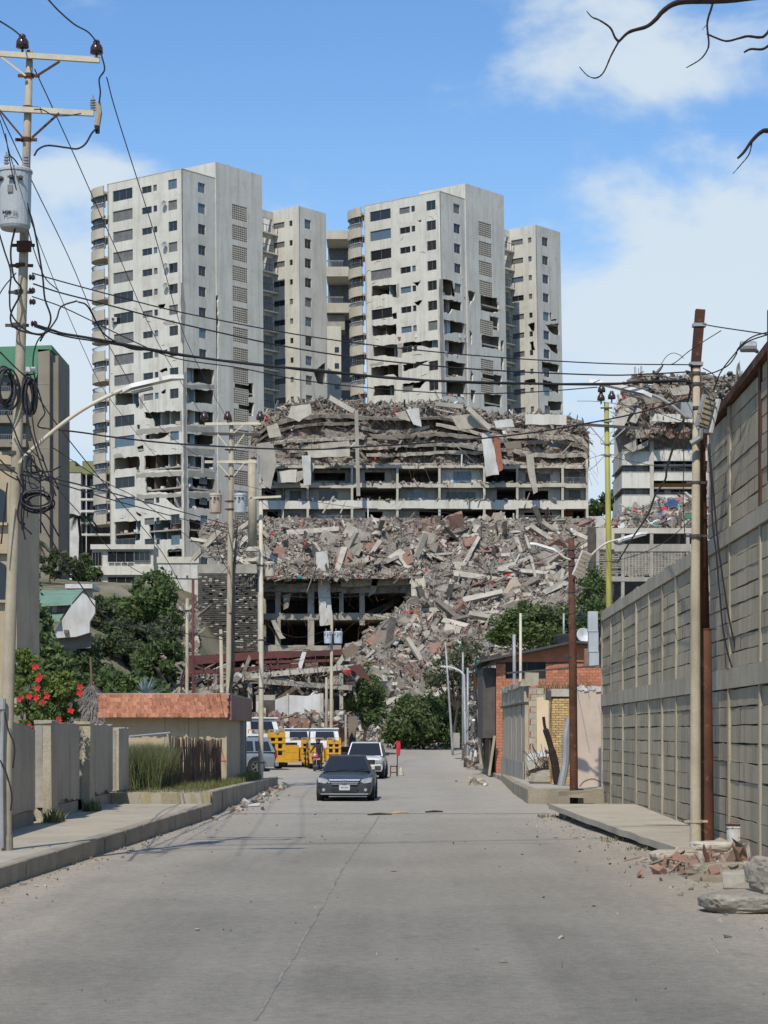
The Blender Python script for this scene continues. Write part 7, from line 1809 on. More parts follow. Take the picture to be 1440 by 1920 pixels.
    tag(b.build('dry_twigs', M['bark']), 'dry bare twigs beside the rubbish pile', 'twigs')
    b = MB(); q = P(1060, 1300, 92.6)
    for i in range(160): a = Vector((q.x+jit(1.2), 92.8, 3.9)); b.poly([a, a+Vector((.03, 0, 0)), a+Vector((jit(.3), jit(.2), rng.uniform(.2, .6)))])
    tag(b.build('dry_grass', M['drygrass']), 'tuft of dry reddish grass on top of the grey wall', 'grass', kind='stuff')
    # tangle of scaffold poles and cables
    s = thing('pole_tangle', 'tangle of leaning poles, pipes and green hose beside the brick house', 'scaffold', P(905, 1430, 115)); Zs = 115.
    for a, c, w, m in (((903, 1432), (898, 1330), .11, 'cream'), ((898, 1330), (890, 1262), .10, 'rust'), ((912, 1428), (908, 1290), .14, 'wood'), ((918, 1428), (916, 1300), .16, 'wood'), ((874, 1393), (944, 1416), .07, 'wood'), ((878, 1320), (900, 1322), .05, 'whitemetal'), ((878, 1318), (898, 1316), .05, 'whitemetal'), ((892, 1420), (888, 1350), .09, 'whitemetal'), ((890, 1370), (872, 1330), .05, 'polegrey'), ((900, 1240), (902, 1330), .06, 'green_sheet'), ((906, 1262), (918, 1290), .10, 'whitemetal'), ((880, 1366), (892, 1340), .04, 'alu'), ((922, 1285), (930, 1300), .14, 'cream'), ((888, 1428), (893, 1390), .06, 'polegrey'), ((882, 1426), (884, 1395), .06, 'polegrey')):
        b = MB(); b.tube([P(*a, Zs+jit(.5)), P((a[0]+c[0])/2+jit(1), (a[1]+c[1])/2, Zs+jit(.4)), P(*c, Zs+jit(.5))], w, 7); b.build('pole', M[m], s)
    b = MB()
    for i in range(7): b.tube(catmull([P(895+i*1.2, 1238, Zs-.3), P(893+i*1.5+jit(2), 1280+jit(10), Zs-.4), P(898+jit(3), 1330+jit(20), Zs-.4), P(904+jit(4), 1370+jit(30), Zs-.3)]), .035, 5)
    b.build('green_hose', M['teal'], s)
    b = MB()
    for i in range(30): x = rng.uniform(884, 930); y = rng.uniform(1270, 1400); b.tube(catmull([P(x, y, Zs-.2), P(x+jit(14), y+jit(20), Zs-.3), P(x+jit(20), y+jit(30), Zs)]), .02, 4)
    b.build('loose_cable', M['cable'], s)
    T = [(1400, 868, 900), (1425, 872, 940)]
    debris('rubble', sample(T, lambda x, y: 128+(1425-y)*.6, 260, .05), .06, .5, 'small rubble along the far right pavement')
    b = MB(); pbox(b, 850, 1374, 862, 1402, 152., 0, 1.0); tag(b.build('concrete_box', M['conc']), 'small concrete box by the far bend of the road', 'concrete box')
right_houses()
# ============================================================ vegetation
def leaves(clumps, n, size, spread, squash=.8, flat=0.):
    """clumps: (center, radius); returns verts, faces of many single leaves"""
    c = np.array([list(k[0]) for k in clumps]); rad = np.array([k[1] for k in clumps])
    idx = nrg.integers(0, len(clumps), n)
    d = nrg.normal(size=(n, 3)); d /= np.linalg.norm(d, axis=1)[:, None]
    p = c[idx]+d*(rad[idx]*nrg.random(n)**.45)[:, None]*np.array([1, 1, squash])*spread
    a = nrg.normal(size=(n, 3)); a[:, 2] *= (1-flat); a /= np.linalg.norm(a, axis=1)[:, None]
    t = nrg.normal(size=(n, 3)); b_ = np.cross(a, t); b_ /= np.linalg.norm(b_, axis=1)[:, None]
    s = size*nrg.uniform(.55, 1.35, n)
    A = a*s[:, None]; B = b_*(s*.42)[:, None]
    v = np.stack([p-A, p-B*1., p+A, p+B], 1).reshape(-1, 3); f = np.arange(n*4).reshape(n, 4)
    return v, f
def np_mesh(name, v, f, mats, parent=None, mi=None):
    me = bpy.data.meshes.new(name); off = OFF.get(parent.name, Vector((0, 0, 0))) if parent is not None else Vector((0, 0, 0))
    me.from_pydata((v-np.array(off)).tolist(), [], f.tolist())
    for m in mats: me.materials.append(m)
    if mi is not None: me.polygons.foreach_set('material_index', mi.astype(np.int32))
    me.update(); o = bpy.data.objects.new(name, me); COL.objects.link(o)
    if parent is not None: o.parent = parent
    return o
def crown_clumps(blobs, m, rr):
    out = []
    for (c, r) in blobs:
        for _ in range(m):
            d = Vector((rng.gauss(0, 1), rng.gauss(0, 1), rng.gauss(0, 1))).normalized(); k = rng.uniform(.45, 1.02)
            out.append((Vector(c)+Vector((d.x*r[0]*k, d.y*r[1]*k, d.z*r[2]*k)), rr*rng.uniform(.5, 1.3)))
    return out
def tree(label, blobs_px, Z, mats, n, size, base=None, name='tree', cat='tree', group=None, m=26, rr=.7, trunk=.16, spread=1., flat=0.):
    blobs = []
    for (px, py, rx, ry) in blobs_px:
        z = Z+jit(1.0); s = z/F; blobs.append((P(px, py, z), (rx*s, max(rx, ry)*s*.9, ry*s)))
    cx = sum(b_[0].x for b_ in blobs)/len(blobs); cy = sum(b_[0].y for b_ in blobs)/len(blobs)
    gz = hgt(cx, cy)-.1 if base is None else base
    root = thing(name, label, cat, (cx, cy, gz), group=group)
    cl = crown_clumps(blobs, m, rr); v, f = leaves(cl, n, size, spread, flat=flat)
    mi = nrg.integers(0, len(mats), len(f)); o = np_mesh('crown', v, f, [M[k] for k in mats], root, mi)
    b = MB(); g = Vector((cx, cy, gz)); low = min(b_[0].z for b_ in blobs)
    fork = Vector((cx+jit(.2), cy, gz+(low-gz)*.55)); b.tube([g, g.lerp(fork, .5)+Vector((jit(.15), 0, 0)), fork], [trunk, trunk*.8, trunk*.7], 7)
    for (c, r) in blobs:
        for _ in range(4):
            e = Vector(c)+Vector((jit(r[0])*.7, jit(r[1])*.7, jit(r[2])*.6)); b.tube([fork, fork.lerp(e, .5)+Vector((jit(.3), jit(.3), .1)), e], [trunk*.55, trunk*.4, trunk*.12], 5)
    b.build('trunk', M['bark'], root)
    return root
HS = 'shrubs growing on the left hillside'
tree('tall leafy tree in front of the left tower base', [(285, 1108, 44, 42), (258, 1140, 50, 40), (308, 1150, 30, 40), (232, 1160, 40, 40)], 208, ['leaf1', 'leaf2', 'leaf1'], 7500, .28, m=20, rr=1.1, trunk=.25)
for px, py, rx, ry, Z, mm, n, lab in ((190, 1165, 32, 44, 198, ['leaf2', 'leaf4'], 3600, 'dark dense bush left of the tall hillside tree'), (222, 1235, 66, 44, 186, ['leaf4', 'leaf2', 'leaf2'], 5200, 'wide dry olive bush below the tall hillside tree'),
        (300, 1240, 46, 42, 180, ['leaf2', 'leaf1'], 3600, 'green bush on the hillside beside the rubble foot'), (165, 1248, 40, 40, 176, ['leaf2'], 3000, 'dark bush in front of the leaning house'), (105, 1248, 44, 34, 168, ['leaf2', 'leaf1'], 3000, 'rounded green bush below the leaning house'),
        (62, 1255, 44, 40, 160, ['leaf1', 'leaf2'], 3000, 'green bush behind the flowering shrub at left'), (150, 1295, 60, 26, 150, ['leaf2', 'leaf1'], 3000, 'low dark hedge behind the thatched roof'), (240, 1292, 70, 26, 146, ['leaf2', 'leaf1'], 3400, 'low hedge right of the thatched roof'),
        (312, 1190, 30, 36, 196, ['leaf4', 'leaf4', 'leaf2'], 1400, 'thin dry shrub on the bare slope near the brick screen'), (95, 1062, 66, 26, 236, ['leaf2', 'leaf4'], 3200, 'dark shrub band under the brown building'), (155, 1068, 40, 26, 250, ['leaf2', 'leaf1'], 2400, 'green shrub left of the tower base'),
        (58, 1172, 34, 34, 166, ['leaf1', 'leaf2'], 2600, 'green tree left of the leaning house'), (44, 1118, 26, 32, 172, ['leaf1'], 1800, 'green treetop beside the old green roof'), (70, 1215, 36, 26, 164, ['leaf1', 'leaf2'], 2200, 'leafy bush below the old green roof'), (255, 1190, 30, 30, 190, ['leaf4', 'leaf2'], 1800, 'brownish twiggy bush under the tall hillside tree')):
    tree(lab, [(px, py, rx, ry)], Z, mm, n, .27, name='bush', cat='bush', group=HS, m=30, rr=.75, trunk=.1)
tree('dark spreading bush at the end of the road', [(800, 1348, 68, 44), (762, 1356, 42, 40), (848, 1345, 30, 46), (790, 1322, 46, 24), (770, 1382, 46, 16), (820, 1380, 50, 18)], 174, ['leaf2', 'leaf2', 'leaf1'], 11000, .20, base=.6, name='bush', cat='bush', m=34, rr=.75)
tree('thin dark tree in front of the rubble slope', [(845, 1240, 44, 34), (878, 1222, 26, 24), (818, 1268, 28, 20), (868, 1272, 24, 26)], 170, ['leaf2', 'leaf4'], 1900, .18, base=.8, m=26, rr=.7, spread=1.2, trunk=.14)
tree('green bush left of the rubble foot behind the trucks', [(690, 1288, 34, 40), (662, 1318, 22, 30), (700, 1330, 26, 34)], 160, ['leaf2', 'leaf1'], 4200, .18, base=.4, name='bush', cat='bush', m=26, rr=.6)
tree('flat topped feathery green tree behind the brick house', [(985, 1160, 56, 24), (1045, 1165, 54, 28), (950, 1188, 34, 14), (1010, 1190, 50, 16), (1080, 1190, 40, 20)], 148, ['leaf1', 'leaf2', 'leaf1'], 9500, .17, base=.5, m=26, rr=.75, flat=.6, trunk=.18)
tree('dark leafy tree behind the block wall end', [(1108, 1108, 24, 38), (1122, 1145, 26, 24)], 146, ['leaf2', 'leaf1'], 3600, .18, base=.5, m=26, rr=.6)
tree('distant dark trees between the two ruins', [(1143, 948, 24, 22), (1112, 956, 14, 16), (1160, 940, 14, 18)], 345, ['leaf2'], 2600, .36, m=18, rr=1.1)
def palm(label, px, py, base_py, r, Z, n=16):
    c = P(px, py, Z); b0 = P(px+3, base_py, Z); root = thing('palm_tree', label, 'palm tree', b0, group='palms on the left hillside')
    b = MB(); b.tube([b0-Vector((0, 0, 2)), b0.lerp(c, .5)+Vector((.15, 0, 0)), c], [.24, .18, .16], 7); b.build('trunk', M['bark'], root)
    for i in range(n):
        b = MB(); a = 2*PI*i/n+jit(.2); L = r*Z/F*rng.uniform(.85, 1.25); d = Vector((math.cos(a), math.sin(a), 0)); e = rng.uniform(.1, 1.1); pts = []
        for k in range(7): t = k/6; pts.append(c+d*L*t*(.5+.5*math.cos(e*t))+Vector((0, 0, L*(e*t*.7-t*t*1.0))))
        b.tube(pts, [.04]*5+[.02, .01], 3, cap=False)
        s = Vector((-d.y, d.x, 0))
        for k in range(1, 26):
            t = k/26*5.999; q = pts[int(t)].lerp(pts[min(6, int(t)+1)], t-int(t)); w = L*.20*(1-.6*abs(k/26-.4))
            for sg in (-1, 1): b.poly([q-d*.05, q+d*.05, q+s*sg*w+d*w*.5-Vector((0, 0, w*.8))])
        b.build('frond', M['leaf2'], root)
palm('dark coconut palm left of the apartment tower', 147, 968, 1045, 38, 272); palm('coconut palm in front of the brown building', 64, 1018, 1080, 36, 228)
# flowering shrub over the garden wall
def hibiscus():
    Z = 51.
    blobs = [(62, 1290, 45, 40), (105, 1320, 48, 45), (70, 1345, 50, 40), (118, 1290, 30, 30), (45, 1250, 30, 35), (85, 1375, 40, 22), (66, 1392, 14, 22)]
    root = tree('bushy green shrub with red flowers leaning over the garden wall', blobs, Z, ['leaf3', 'leaf3', 'leaf1'], 13000, .062, base=.3, name='flowering_shrub', cat='shrub', m=30, rr=.15, trunk=.05)
    for px, py in ((66, 1250), (74, 1270), (70, 1290), (55, 1305), (88, 1305), (68, 1308), (80, 1318), (150, 1288), (133, 1332), (38, 1310), (55, 1362), (86, 1372), (84, 1386), (110, 1350), (150, 1300), (72, 1273)):
        c = P(px, py, Z-.95); b = MB()
        for k in range(5):
            a = 2*PI*k/5+jit(.4); d = Vector((math.cos(a), -.35, math.sin(a))).normalized(); s = Vector((-d.z, 0, d.x))
            b.poly([c, c+d*.05+s*.036, c+d*.095+Vector((0, .01, 0)), c+d*.05-s*.036])
        b.tube([c, c+Vector((.01, -.05, -.01))], .006, 4); b.build('flower', M['flower'], root)
hibiscus()
def agave():
    c = P(274, 1305, 96); root = thing('agave_plant', 'large grey green agave with spiky leaves behind the orange roof', 'plant', c)
    for i in range(34):
        a = rng.uniform(0, 2*PI); e = rng.uniform(.15, 1.35); d = Vector((math.cos(a)*math.cos(e), math.sin(a)*math.cos(e), math.sin(e))); L = rng.uniform(.75, 1.05); s = d.cross(Vector((0, 0, 1))).normalized()*.055; n = d.cross(s).normalized()*.03
        b = MB(); m_ = c+d*L*.45; t = c+d*L
        b.poly([c-s*.6, m_-s, m_+n, c+n]); b.poly([c+n, m_+n, m_+s, c+s*.6]); b.poly([m_-s, t, m_+n]); b.poly([m_+n, t, m_+s]); b.build('blade', M['agave'], root)
agave()
def grass(name, label, pts, hmin, hmax, mats, w=.012, lean=.25):
    v = []; f = []; mi = []
    for p in pts:
        h = rng.uniform(hmin, hmax); a = rng.uniform(0, PI); s = Vector((math.cos(a), math.sin(a), 0))*w; l = Vector((jit(lean), jit(lean), 0))*h; p = Vector(p); i = len(v)
        v += [p-s, p+s, p+s*.6+l*.4+Vector((0, 0, h*.6)), p-s*.6+l*.4+Vector((0, 0, h*.6)), p+l+Vector((0, 0, h))]; f += [(i, i+1, i+2, i+3), (i+3, i+2, i+4)]; k = rng.randrange(len(mats)); mi += [k, k]
    me = bpy.data.meshes.new(name); me.from_pydata(v, [], f)
    for k in mats: me.materials.append(M[k])
    me.polygons.foreach_set('material_index', mi); me.update(); o = bpy.data.objects.new(name, me); COL.objects.link(o); tag(o, label, None, kind='stuff')
def area(n, x0, x1, y0, y1, z): return [(rng.uniform(x0, x1), rng.uniform(y0, y1), z) for _ in range(n)]
grass('tall_grass', 'dense tall green grass in the yard behind the pipe rail', area(11000, P(226, 0, 66).x, P(316, 0, 66).x, 63.5, 68.5, .40), .7, 1.55, ['grass', 'leaf4', 'drygrass', 'leaf1'], .012, .3)
grass('grass', 'short green grass along the raised kerb', [(rng.uniform(-6.6, -4.75) , rng.uniform(65, 88), .40) for _ in range(7000)], .08, .34, ['grass', 'leaf3', 'drygrass'], .014, .4)
grass('grass', 'dry straggling grass at the raised kerb edge', [(rng.uniform(-7.1, -4.8), rng.uniform(58.8, 66), .52) for _ in range(2200)], .04, .16, ['drygrass', 'grass'], .012, .5)
grass('weeds', 'small green weeds at the foot of the garden wall', [(-7.0+abs(jit(.35)), y+jit(.35), .34) for y in (45.9, 46.4, 52.4, 52.6, 52.3, 59.0, 61.) for _ in range(60)], .05, .34, ['grass', 'leaf1', 'leaf4'], .02, .7)
grass('weeds', 'small weeds under the right pavement edge', [(x+jit(.25), y+jit(.4), .0) for x, y in ((4.25, 58), (4.2, 57.4), (4.95, 39.2), (4.75, 41.5), (4.6, 45), (4.9, 38.8)) for _ in range(45)], .02, .12, ['grass', 'drygrass'], .012, .6)
v, f = leaves([(P(268, 1450, 66.5), .28), (P(250, 1462, 66), .2), (P(262, 1440, 66.5), .2)], 420, .07, 1.); np_mesh('leafy_weed', v, f, [M['leaf3']]); tag(bpy.context.scene.objects['leafy_weed'], 'broad leaved weed in front of the tall grass', 'plant')
def bare_tree():
    Z = 26.; base = Vector((8.2, Z, 0)); root = thing('bare_tree', 'bare dark branches reaching in from the upper right', 'tree', base)
    b = MB(); crown = P(1800, 60, Z); b.tube([base, base+Vector((.1, 0, 4)), base+Vector((-.1, .1, 8)), crown], [.22, .18, .14, .09], 8); b.build('trunk', M['bark_d'], root)
    def br(pts, r0, r1, Z0=Z): q = catmull([P(x, y, Z0) for x, y in pts], 6); n = len(q); b = MB(); b.tube(q, [r0+(r1-r0)*i/(n-1)+jit(.0012) for i in range(n)], 6); b.build('branch', M['bark_d'], root)
    br([(1800, 60), (1650, 10), (1500, -12), (1360, 0), (1290, 2), (1262, 8), (1242, 22), (1230, 36), (1212, 50), (1180, 60), (1160, 78)], .05, .016)
    br([(1160, 78), (1153, 70), (1144, 52), (1124, 38), (1110, 32), (1100, 21)], .016, .006)
    br([(1160, 78), (1146, 104), (1132, 135), (1118, 146), (1102, 142), (1086, 125)], .013, .005)
    br([(1360, 0), (1340, 2), (1333, 18), (1326, 45), (1329, 80), (1325, 96), (1312, 112), (1287, 127)], .018, .007)
    br([(1326, 45), (1320, 52), (1316, 57)], .005, .002)
    br([(1325, 63), (1340, 70), (1362, 77), (1385, 72), (1402, 68), (1425, 70), (1437, 64), (1470, 30), (1600, 0)], .010, .02)
    br([(1395, 98), (1408, 92), (1430, 92), (1450, 80), (1520, 40), (1700, 30)], .012, .02)
    br([(1383, 297), (1395, 285), (1410, 264), (1430, 246), (1460, 236), (1600, 150), (1800, 60)], .014, .04)
    br([(1410, 268), (1404, 290), (1388, 310), (1374, 326)], .008, .004)
bare_tree()
# ============================================================ vehicles
def wheel(root, c, r, w, rim='alu', hub='polegrey'):
    """c local centre; axle along x"""
    c = Vector(c); o = bpy.data.objects.new('wheel', None); COL.objects.link(o); o.parent = root; o.location = c; o.empty_display_size = .2
    b = MB(); b.lathe(Vector((-w/2, 0, 0)), [(r*.62, 0), (r*.92, .0), (r, w*.18), (r, w*.82), (r*.92, w), (r*.62, w)], 24, axis=(1, 0, 0), cap=False); t = b.build('tyre', M['black'], o, local=True)
    s = 1 if c.x > 0 else -1
    b = MB(); b.lathe(Vector((s*w*.30, 0, 0)), [(r*.63, -.02), (r*.63, .05), (r*.57, .05), (r*.54, -.015), (.01, -.02)], 20, axis=(s, 0, 0), cap=False)
    for k in range(5):
        a = 2*PI*k/5; d = Vector((0, math.cos(a), math.sin(a))); b.bar(Vector((s*w*.4, 0, 0)), Vector((s*w*.42, 0, 0))+d*r*.6, .09*r/.33, .05)
    b.lathe(Vector((s*w*.36, 0, 0)), [(r*.16, 0), (r*.12, .05)], 10, axis=(s, 0, 0)); b.build('rim', M[rim], o, local=True)
    return o
def loft(b, rings, m=0, close=True):
    n = len(rings[0]); i0 = len(b.v)
    for r_ in rings: b.v += [tuple(p) for p in r_]
    for i in range(len(rings)-1):
        for j in range(n-1): a = i0+i*n+j; b.f.append((a, a+1, a+n+1, a+n)); b.m.append(m)
    if close:
        b.f.append(tuple(range(i0+n-1, i0-1, -1))); b.m.append(m); k = i0+(len(rings)-1)*n; b.f.append(tuple(range(k, k+n))); b.m.append(m)
def smooth_obj(o, lv=2):
    s = o.modifiers.new('subdivision', 'SUBSURF'); s.levels = lv; s.render_levels = lv
    o.data.polygons.foreach_set('use_smooth', [True]*len(o.data.polygons))
def vehicle(name, label, cat, loc, rz, S):
    root = thing(name, label, cat, loc, rz)
    w = S['w']/2; b = MB()
    def ring(y, zl, zb, zt, k, crown): # half section mirrored: sill, bulge, shoulder, top
        h = [(k*w*.92, zl), (k*w*.985, zl+(zb-zl)*.35), (k*w, zb*.96), (k*w*.955, zb+(zt-zb)*.55), (k*w*.84, zt), (k*w*.45, zt+crown*.8)]
        return [Vector((-x, y, z)) for x, z in h]+[Vector((0, y, zt+crown))]+[Vector((x, y, z)) for x, z in h[::-1]]
    loft(b, [ring(*q) for q in S['rings']]); o = b.build('body', M[S['paint']], root, local=True); smooth_obj(o, 2)
    # cabin
    C = S['cabin']; b = MB()
    def cr(y, z, hw): return [Vector((-hw, y, z)), Vector((hw, y, z))]
    (y0, z0, h0), (y1, z1, h1), (y2, z2, h2), (y3, z3, h3) = C   # windscreen base, roof front, roof rear, rear base
    def wl(t, a, c): return a.lerp(c, t)
    A0, A1, A2, A3 = [[Vector((s*h, y, z)) for s in (-1, 1)] for y, z, h in C]
    mid = [Vector((s*(h1+.015), (y1+y2)/2, (z1+z2)/2+.035)) for s in (-1, 1)]
    b.poly([A1[0], A1[1], mid[1], mid[0]]); b.poly([mid[0], mid[1], A2[1], A2[0]])
    b.poly([A0[0], A0[1], A1[1], A1[0]]); b.poly([A2[0], A2[1], A3[1], A3[0]])
    for s in (0, 1):
        q = [A0[s], A1[s], mid[s], A2[s], A3[s]]; b.poly(q if s else q[::-1])
    o = b.build('cabin', M[S['paint']], root, local=True, bevel=.04)
    def pane(q, nm, off, mat='glass', ins=.1, sub=None):
        cen = sum(q, Vector())/len(q); n = (q[1]-q[0]).cross(q[-1]-q[0]).normalized()*off
        b = MB(); b.poly([cen+(p-cen)*(1-ins)+n for p in q]); return b.build(nm, M[mat], root, local=True)
    pane([A0[0], A0[1], A1[1], A1[0]], 'windscreen', .006 if True else 0, ins=.07)
    pane([A3[0], A3[1], A2[1], A2[0]][::-1], 'rear_window', -.006, ins=.12)
    for s in (0, 1):
        sg = 1 if s else -1; e = Vector((sg*.008, 0, 0)); ys = S['doors']
        lo = lambda y: Vector((sg*(h0+(h3-h0)*(y-y0)/(y3-y0)), y, z0+(z3-z0)*(y-y0)/(y3-y0)+.05)); hi = lambda y: Vector((sg*(h1-.0), y, min(z1, z2)-.06))
        for ya, yb, yc, yd in ys:
            b = MB(); b.poly([lo(ya)+e, lo(yb)+e, hi(yd)+e*1.5, hi(yc)+e*1.5]); b.build('side_window', M['glass'], root, local=True)
    # mirrors
    for sg in (-1, 1):
        p = Vector((sg*(w+.09), y0+.42, z0+.10)); b = MB(); b.box(p, (.20, .12, .15), jitter=.01); b.bar(p-Vector((sg*.1, 0, .05)), p-Vector((sg*.2, 0, .09)), .05, .05); b.build('mirror', M[S.get('mirror', 'black')], root, local=True, bevel=.03)
    for sg in (-1, 1):
        for y in S['axles']: wheel(root, (sg*(w-.11), y, S['r']), S['r'], S.get('tw', .21))
    b = MB()
    for sg in (-1, 1):
        for y in S['axles']: b.lathe(Vector((sg*(w-.22), y, S['r']+.02)), [(S['r']*1.16, 0), (S['r']*1.16, .225)], 20, axis=(sg, 0, 0))
    b.b2((-w*.85, .35, .16), (w*.85, S['rings'][-1][0]-.3, .3)); b.build('underbody', M['black'], root, local=True)
    return root, w
def sedan():
    g = G(646, 1503); S = dict(w=1.82, paint='darkcar', r=.325, axles=(.92, 3.66), mirror='darkcar',
        rings=[(0.0, .26, .45, .58, .74, .02), (.05, .22, .50, .66, .88, .03), (.28, .20, .58, .74, .965, .03), (.9, .20, .66, .84, 1., .04), (1.35, .20, .72, .91, 1., .04), (2.5, .2, .75, .93, 1., .0), (3.7, .2, .78, .96, 1., .0), (4.3, .22, .78, .98, .985, .03), (4.72, .26, .7, .96, .93, .03), (4.82, .34, .6, .8, .86, .02)],
        cabin=[(1.28, .93, .79), (2.12, 1.405, .575), (3.15, 1.415, .56), (4.05, .97, .72)], doors=[(1.55, 2.55, 2.22, 2.55), (2.62, 3.7, 2.62, 3.2)])
    root, w = vehicle('car', 'dusty charcoal sedan driving towards the camera', 'car', (g.x, g.y, 0.004), math.radians(-1.5), S)
    for s in (-1, 1):
        b = MB(); q = [(s*.50, .018, .63), (s*.60, .02, .56), (s*.84, .15, .60), (s*.88, .30, .74), (s*.80, .20, .755), (s*.56, .07, .70)]
        b.extr([Vector(p)+Vector((0, -.035, 0)) for p in q], (0, .05, 0)); b.build('headlight', M['lens'], root, local=True, bevel=.015)
        b = MB(); b.lathe(Vector((s*.66, .035, .365)), [(.055, 0), (.05, .03)], 12, axis=(0, -1, 0)); b.build('fog_light', M['lens'], root, local=True)
    b = MB(); b.extr([(-.47, -.03, .665), (.47, -.03, .665), (.40, -.035, .54), (.2, -.04, .515), (-.2, -.04, .515), (-.40, -.035, .54)], (0, .05, 0)); b.build('grille', M['black'], root, local=True)
    for z, k in ((.655, .47), (.60, .44), (.55, .41)):
        b = MB(); b.box((0, -.045, z), (k*2, .03, .026)); b.build('grille_bar', M['chrome'], root, local=True)
    b = MB(); b.extr([(-.50, -.03, .70), (.50, -.03, .70), (.47, -.04, .668), (-.47, -.04, .668)], (0, .04, 0)); b.build('chrome_strip', M['chrome'], root, local=True)
    b = MB(); b.extr([(-.075, -.075, .665), (.075, -.075, .665), (.062, -.075, .545), (-.062, -.075, .545)], (0, .02, 0)); e = b.build('emblem_plate', M['darkmetal'], root, local=True)
    b = MB(); b.bar((-.04, -.08, .65), (-.03, -.08, .56), .018, .012); b.bar((.04, -.08, .65), (.03, -.08, .56), .018, .012); b.bar((-.035, -.08, .603), (.035, -.08, .603), .012, .018); b.build('emblem', M['chrome'], e, local=True)
    b = MB(); b.box((0, -.035, .44), (.34, .02, .17)); pl = b.build('licence_plate', M['plate'], root, local=True)
    b = MB()
    for i in range(6): b.box((-.10+.04*i, -.047, .44), (.022, .006, .05))
    b.build('plate_mark', M['curtain'], pl, local=True)
    b = MB(); b.extr([(-.44, .0, .40), (.44, .0, .40), (.36, .0, .28), (-.36, .0, .28)], (0, .05, 0)); b.v = [(x, y-.03, z) for x, y, z in b.v]; b.build('lower_grille', M['black'], root, local=True)
    b = MB(); b.box((0, .02, .235), (1.5, .06, .035)); b.build('lip', M['polegrey'], root, local=True)
    b = MB(); b.bar((-.5, 1.22, .945), (.1, 1.36, .99), .02, .02); b.bar((.1, 1.22, .945), (.6, 1.38, 1.0), .02, .02); b.build('wiper', M['black'], root, local=True)
    for s in (-1, 1):
        b = MB(); b.box((s*.36, 2.0, .98), (.5, .12, .36), taper=.8); b.build('seat', M['curtain'], root, local=True)
sedan()
SUVR = [(0.0, .36, .60, .80, .86, .0), (.04, .34, .62, .92, .94, .01), (.25, .34, .70, .98, 1., .02), (1.0, .34, .82, 1.03, 1., .04), (1.4, .34, .86, 1.05, 1., .04), (2.6, .34, .88, 1.06, 1., 0), (4.2, .36, .88, 1.06, 1., 0), (4.55, .38, .86, 1.05, .97, 0), (4.66, .44, .8, 1.0, .93, 0)]
def white_suv():
    g = G(681, 1461); S = dict(w=1.84, paint='whitecar', r=.37, axles=(.85, 3.6), tw=.25, mirror='black', rings=SUVR,
        cabin=[(1.3, 1.05, .84), (1.95, 1.68, .68), (4.2, 1.70, .68), (4.6, 1.06, .82)], doors=[(1.6, 2.55, 2.0, 2.55), (2.62, 3.5, 2.62, 3.5), (3.6, 4.4, 3.6, 4.2)])
    root, w = vehicle('car', 'white off road car following behind the charcoal sedan', 'car', (g.x, g.y, 0.004), math.radians(-3), S)
    b = MB(); b.b2((-.55, -.03, .70), (.55, .03, .90)); b.build('grille', M['black'], root, local=True)
    for i in range(4):
        b = MB(); b.b2((-.54, -.045, .72+.045*i), (.54, -.031, .735+.045*i)); b.build('grille_bar', M['darkmetal'], root, local=True)
    for s in (-1, 1):
        b = MB(); b.extr([(s*.57, -.05, .72), (s*.88, .02, .72), (s*.88, .02, .88), (s*.57, -.05, .90)], (0, .06, 0)); b.build('headlight', M['lens'], root, local=True, bevel=.02)
    b = MB(); b.b2((-.9, -.10, .42), (.9, .03, .62)); b.build('bumper', M['conc_l'], root, local=True, bevel=.03)
    b = MB(); b.b2((-.2, -.12, .46), (.2, -.105, .58)); b.build('licence_plate', M['plate'], root, local=True)
    for s in (-1, 1):
        b = MB(); b.bar((s*.58, 2.0, 1.74), (s*.58, 4.1, 1.76), .04, .04); b.build('roof_rail', M['black'], root, local=True)
white_suv()
def silver_suv():
    p = P(493, 1450, 101); S = dict(w=1.84, paint='silver', r=.39, axles=(.85, 3.6), tw=.25, mirror='black', rings=[tuple(q) for q in SUVR],
        cabin=[(1.35, 1.06, .85), (1.75, 1.72, .72), (4.3, 1.74, .72), (4.6, 1.06, .86)], doors=[(1.6, 2.55, 1.9, 2.55), (2.62, 3.5, 2.62, 3.5), (3.6, 4.4, 3.6, 4.25)])
    a = math.radians(-63)
    # local +y is the tail: place the tail at the right
    root, w = vehicle('car', 'silver off road car parked half behind the tan house corner', 'car', (p.x-4.05, p.y+1.2, .20), a, S)
    for s in (-1, 1):
        b = MB(); b.b2((s*.70, 4.60, .82), (s*.90, 4.685, 1.04)); b.build('tail_light', M['redlens'], root, local=True)
    b = MB(); b.b2((-.9, 4.6, .40), (.9, 4.76, .60)); b.build('bumper', M['silver'], root, local=True, bevel=.03)
    b = MB(); b.b2((-.25, 4.69, .74), (.25, 4.70, .88)); b.build('licence_plate', M['plate'], root, local=True)
    b = MB(); b.lathe(Vector((.1, 4.66, .95)), [(.34, 0), (.36, .03), (.36, .18), (.30, .22)], 20, axis=(0, 1, 0)); b.build('spare_wheel', M['black'], root, local=True)
    for s in (-1, 1):
        b = MB()
        for y in (.85, 3.6): b.tube([Vector((s*(w+.0), y+.47*math.cos(a), .40+.47*math.sin(a))) for a in [PI*i/12 for i in range(13)]], .05, 6)
        b.build('fender', M['curtain'], root, local=True)
silver_suv()
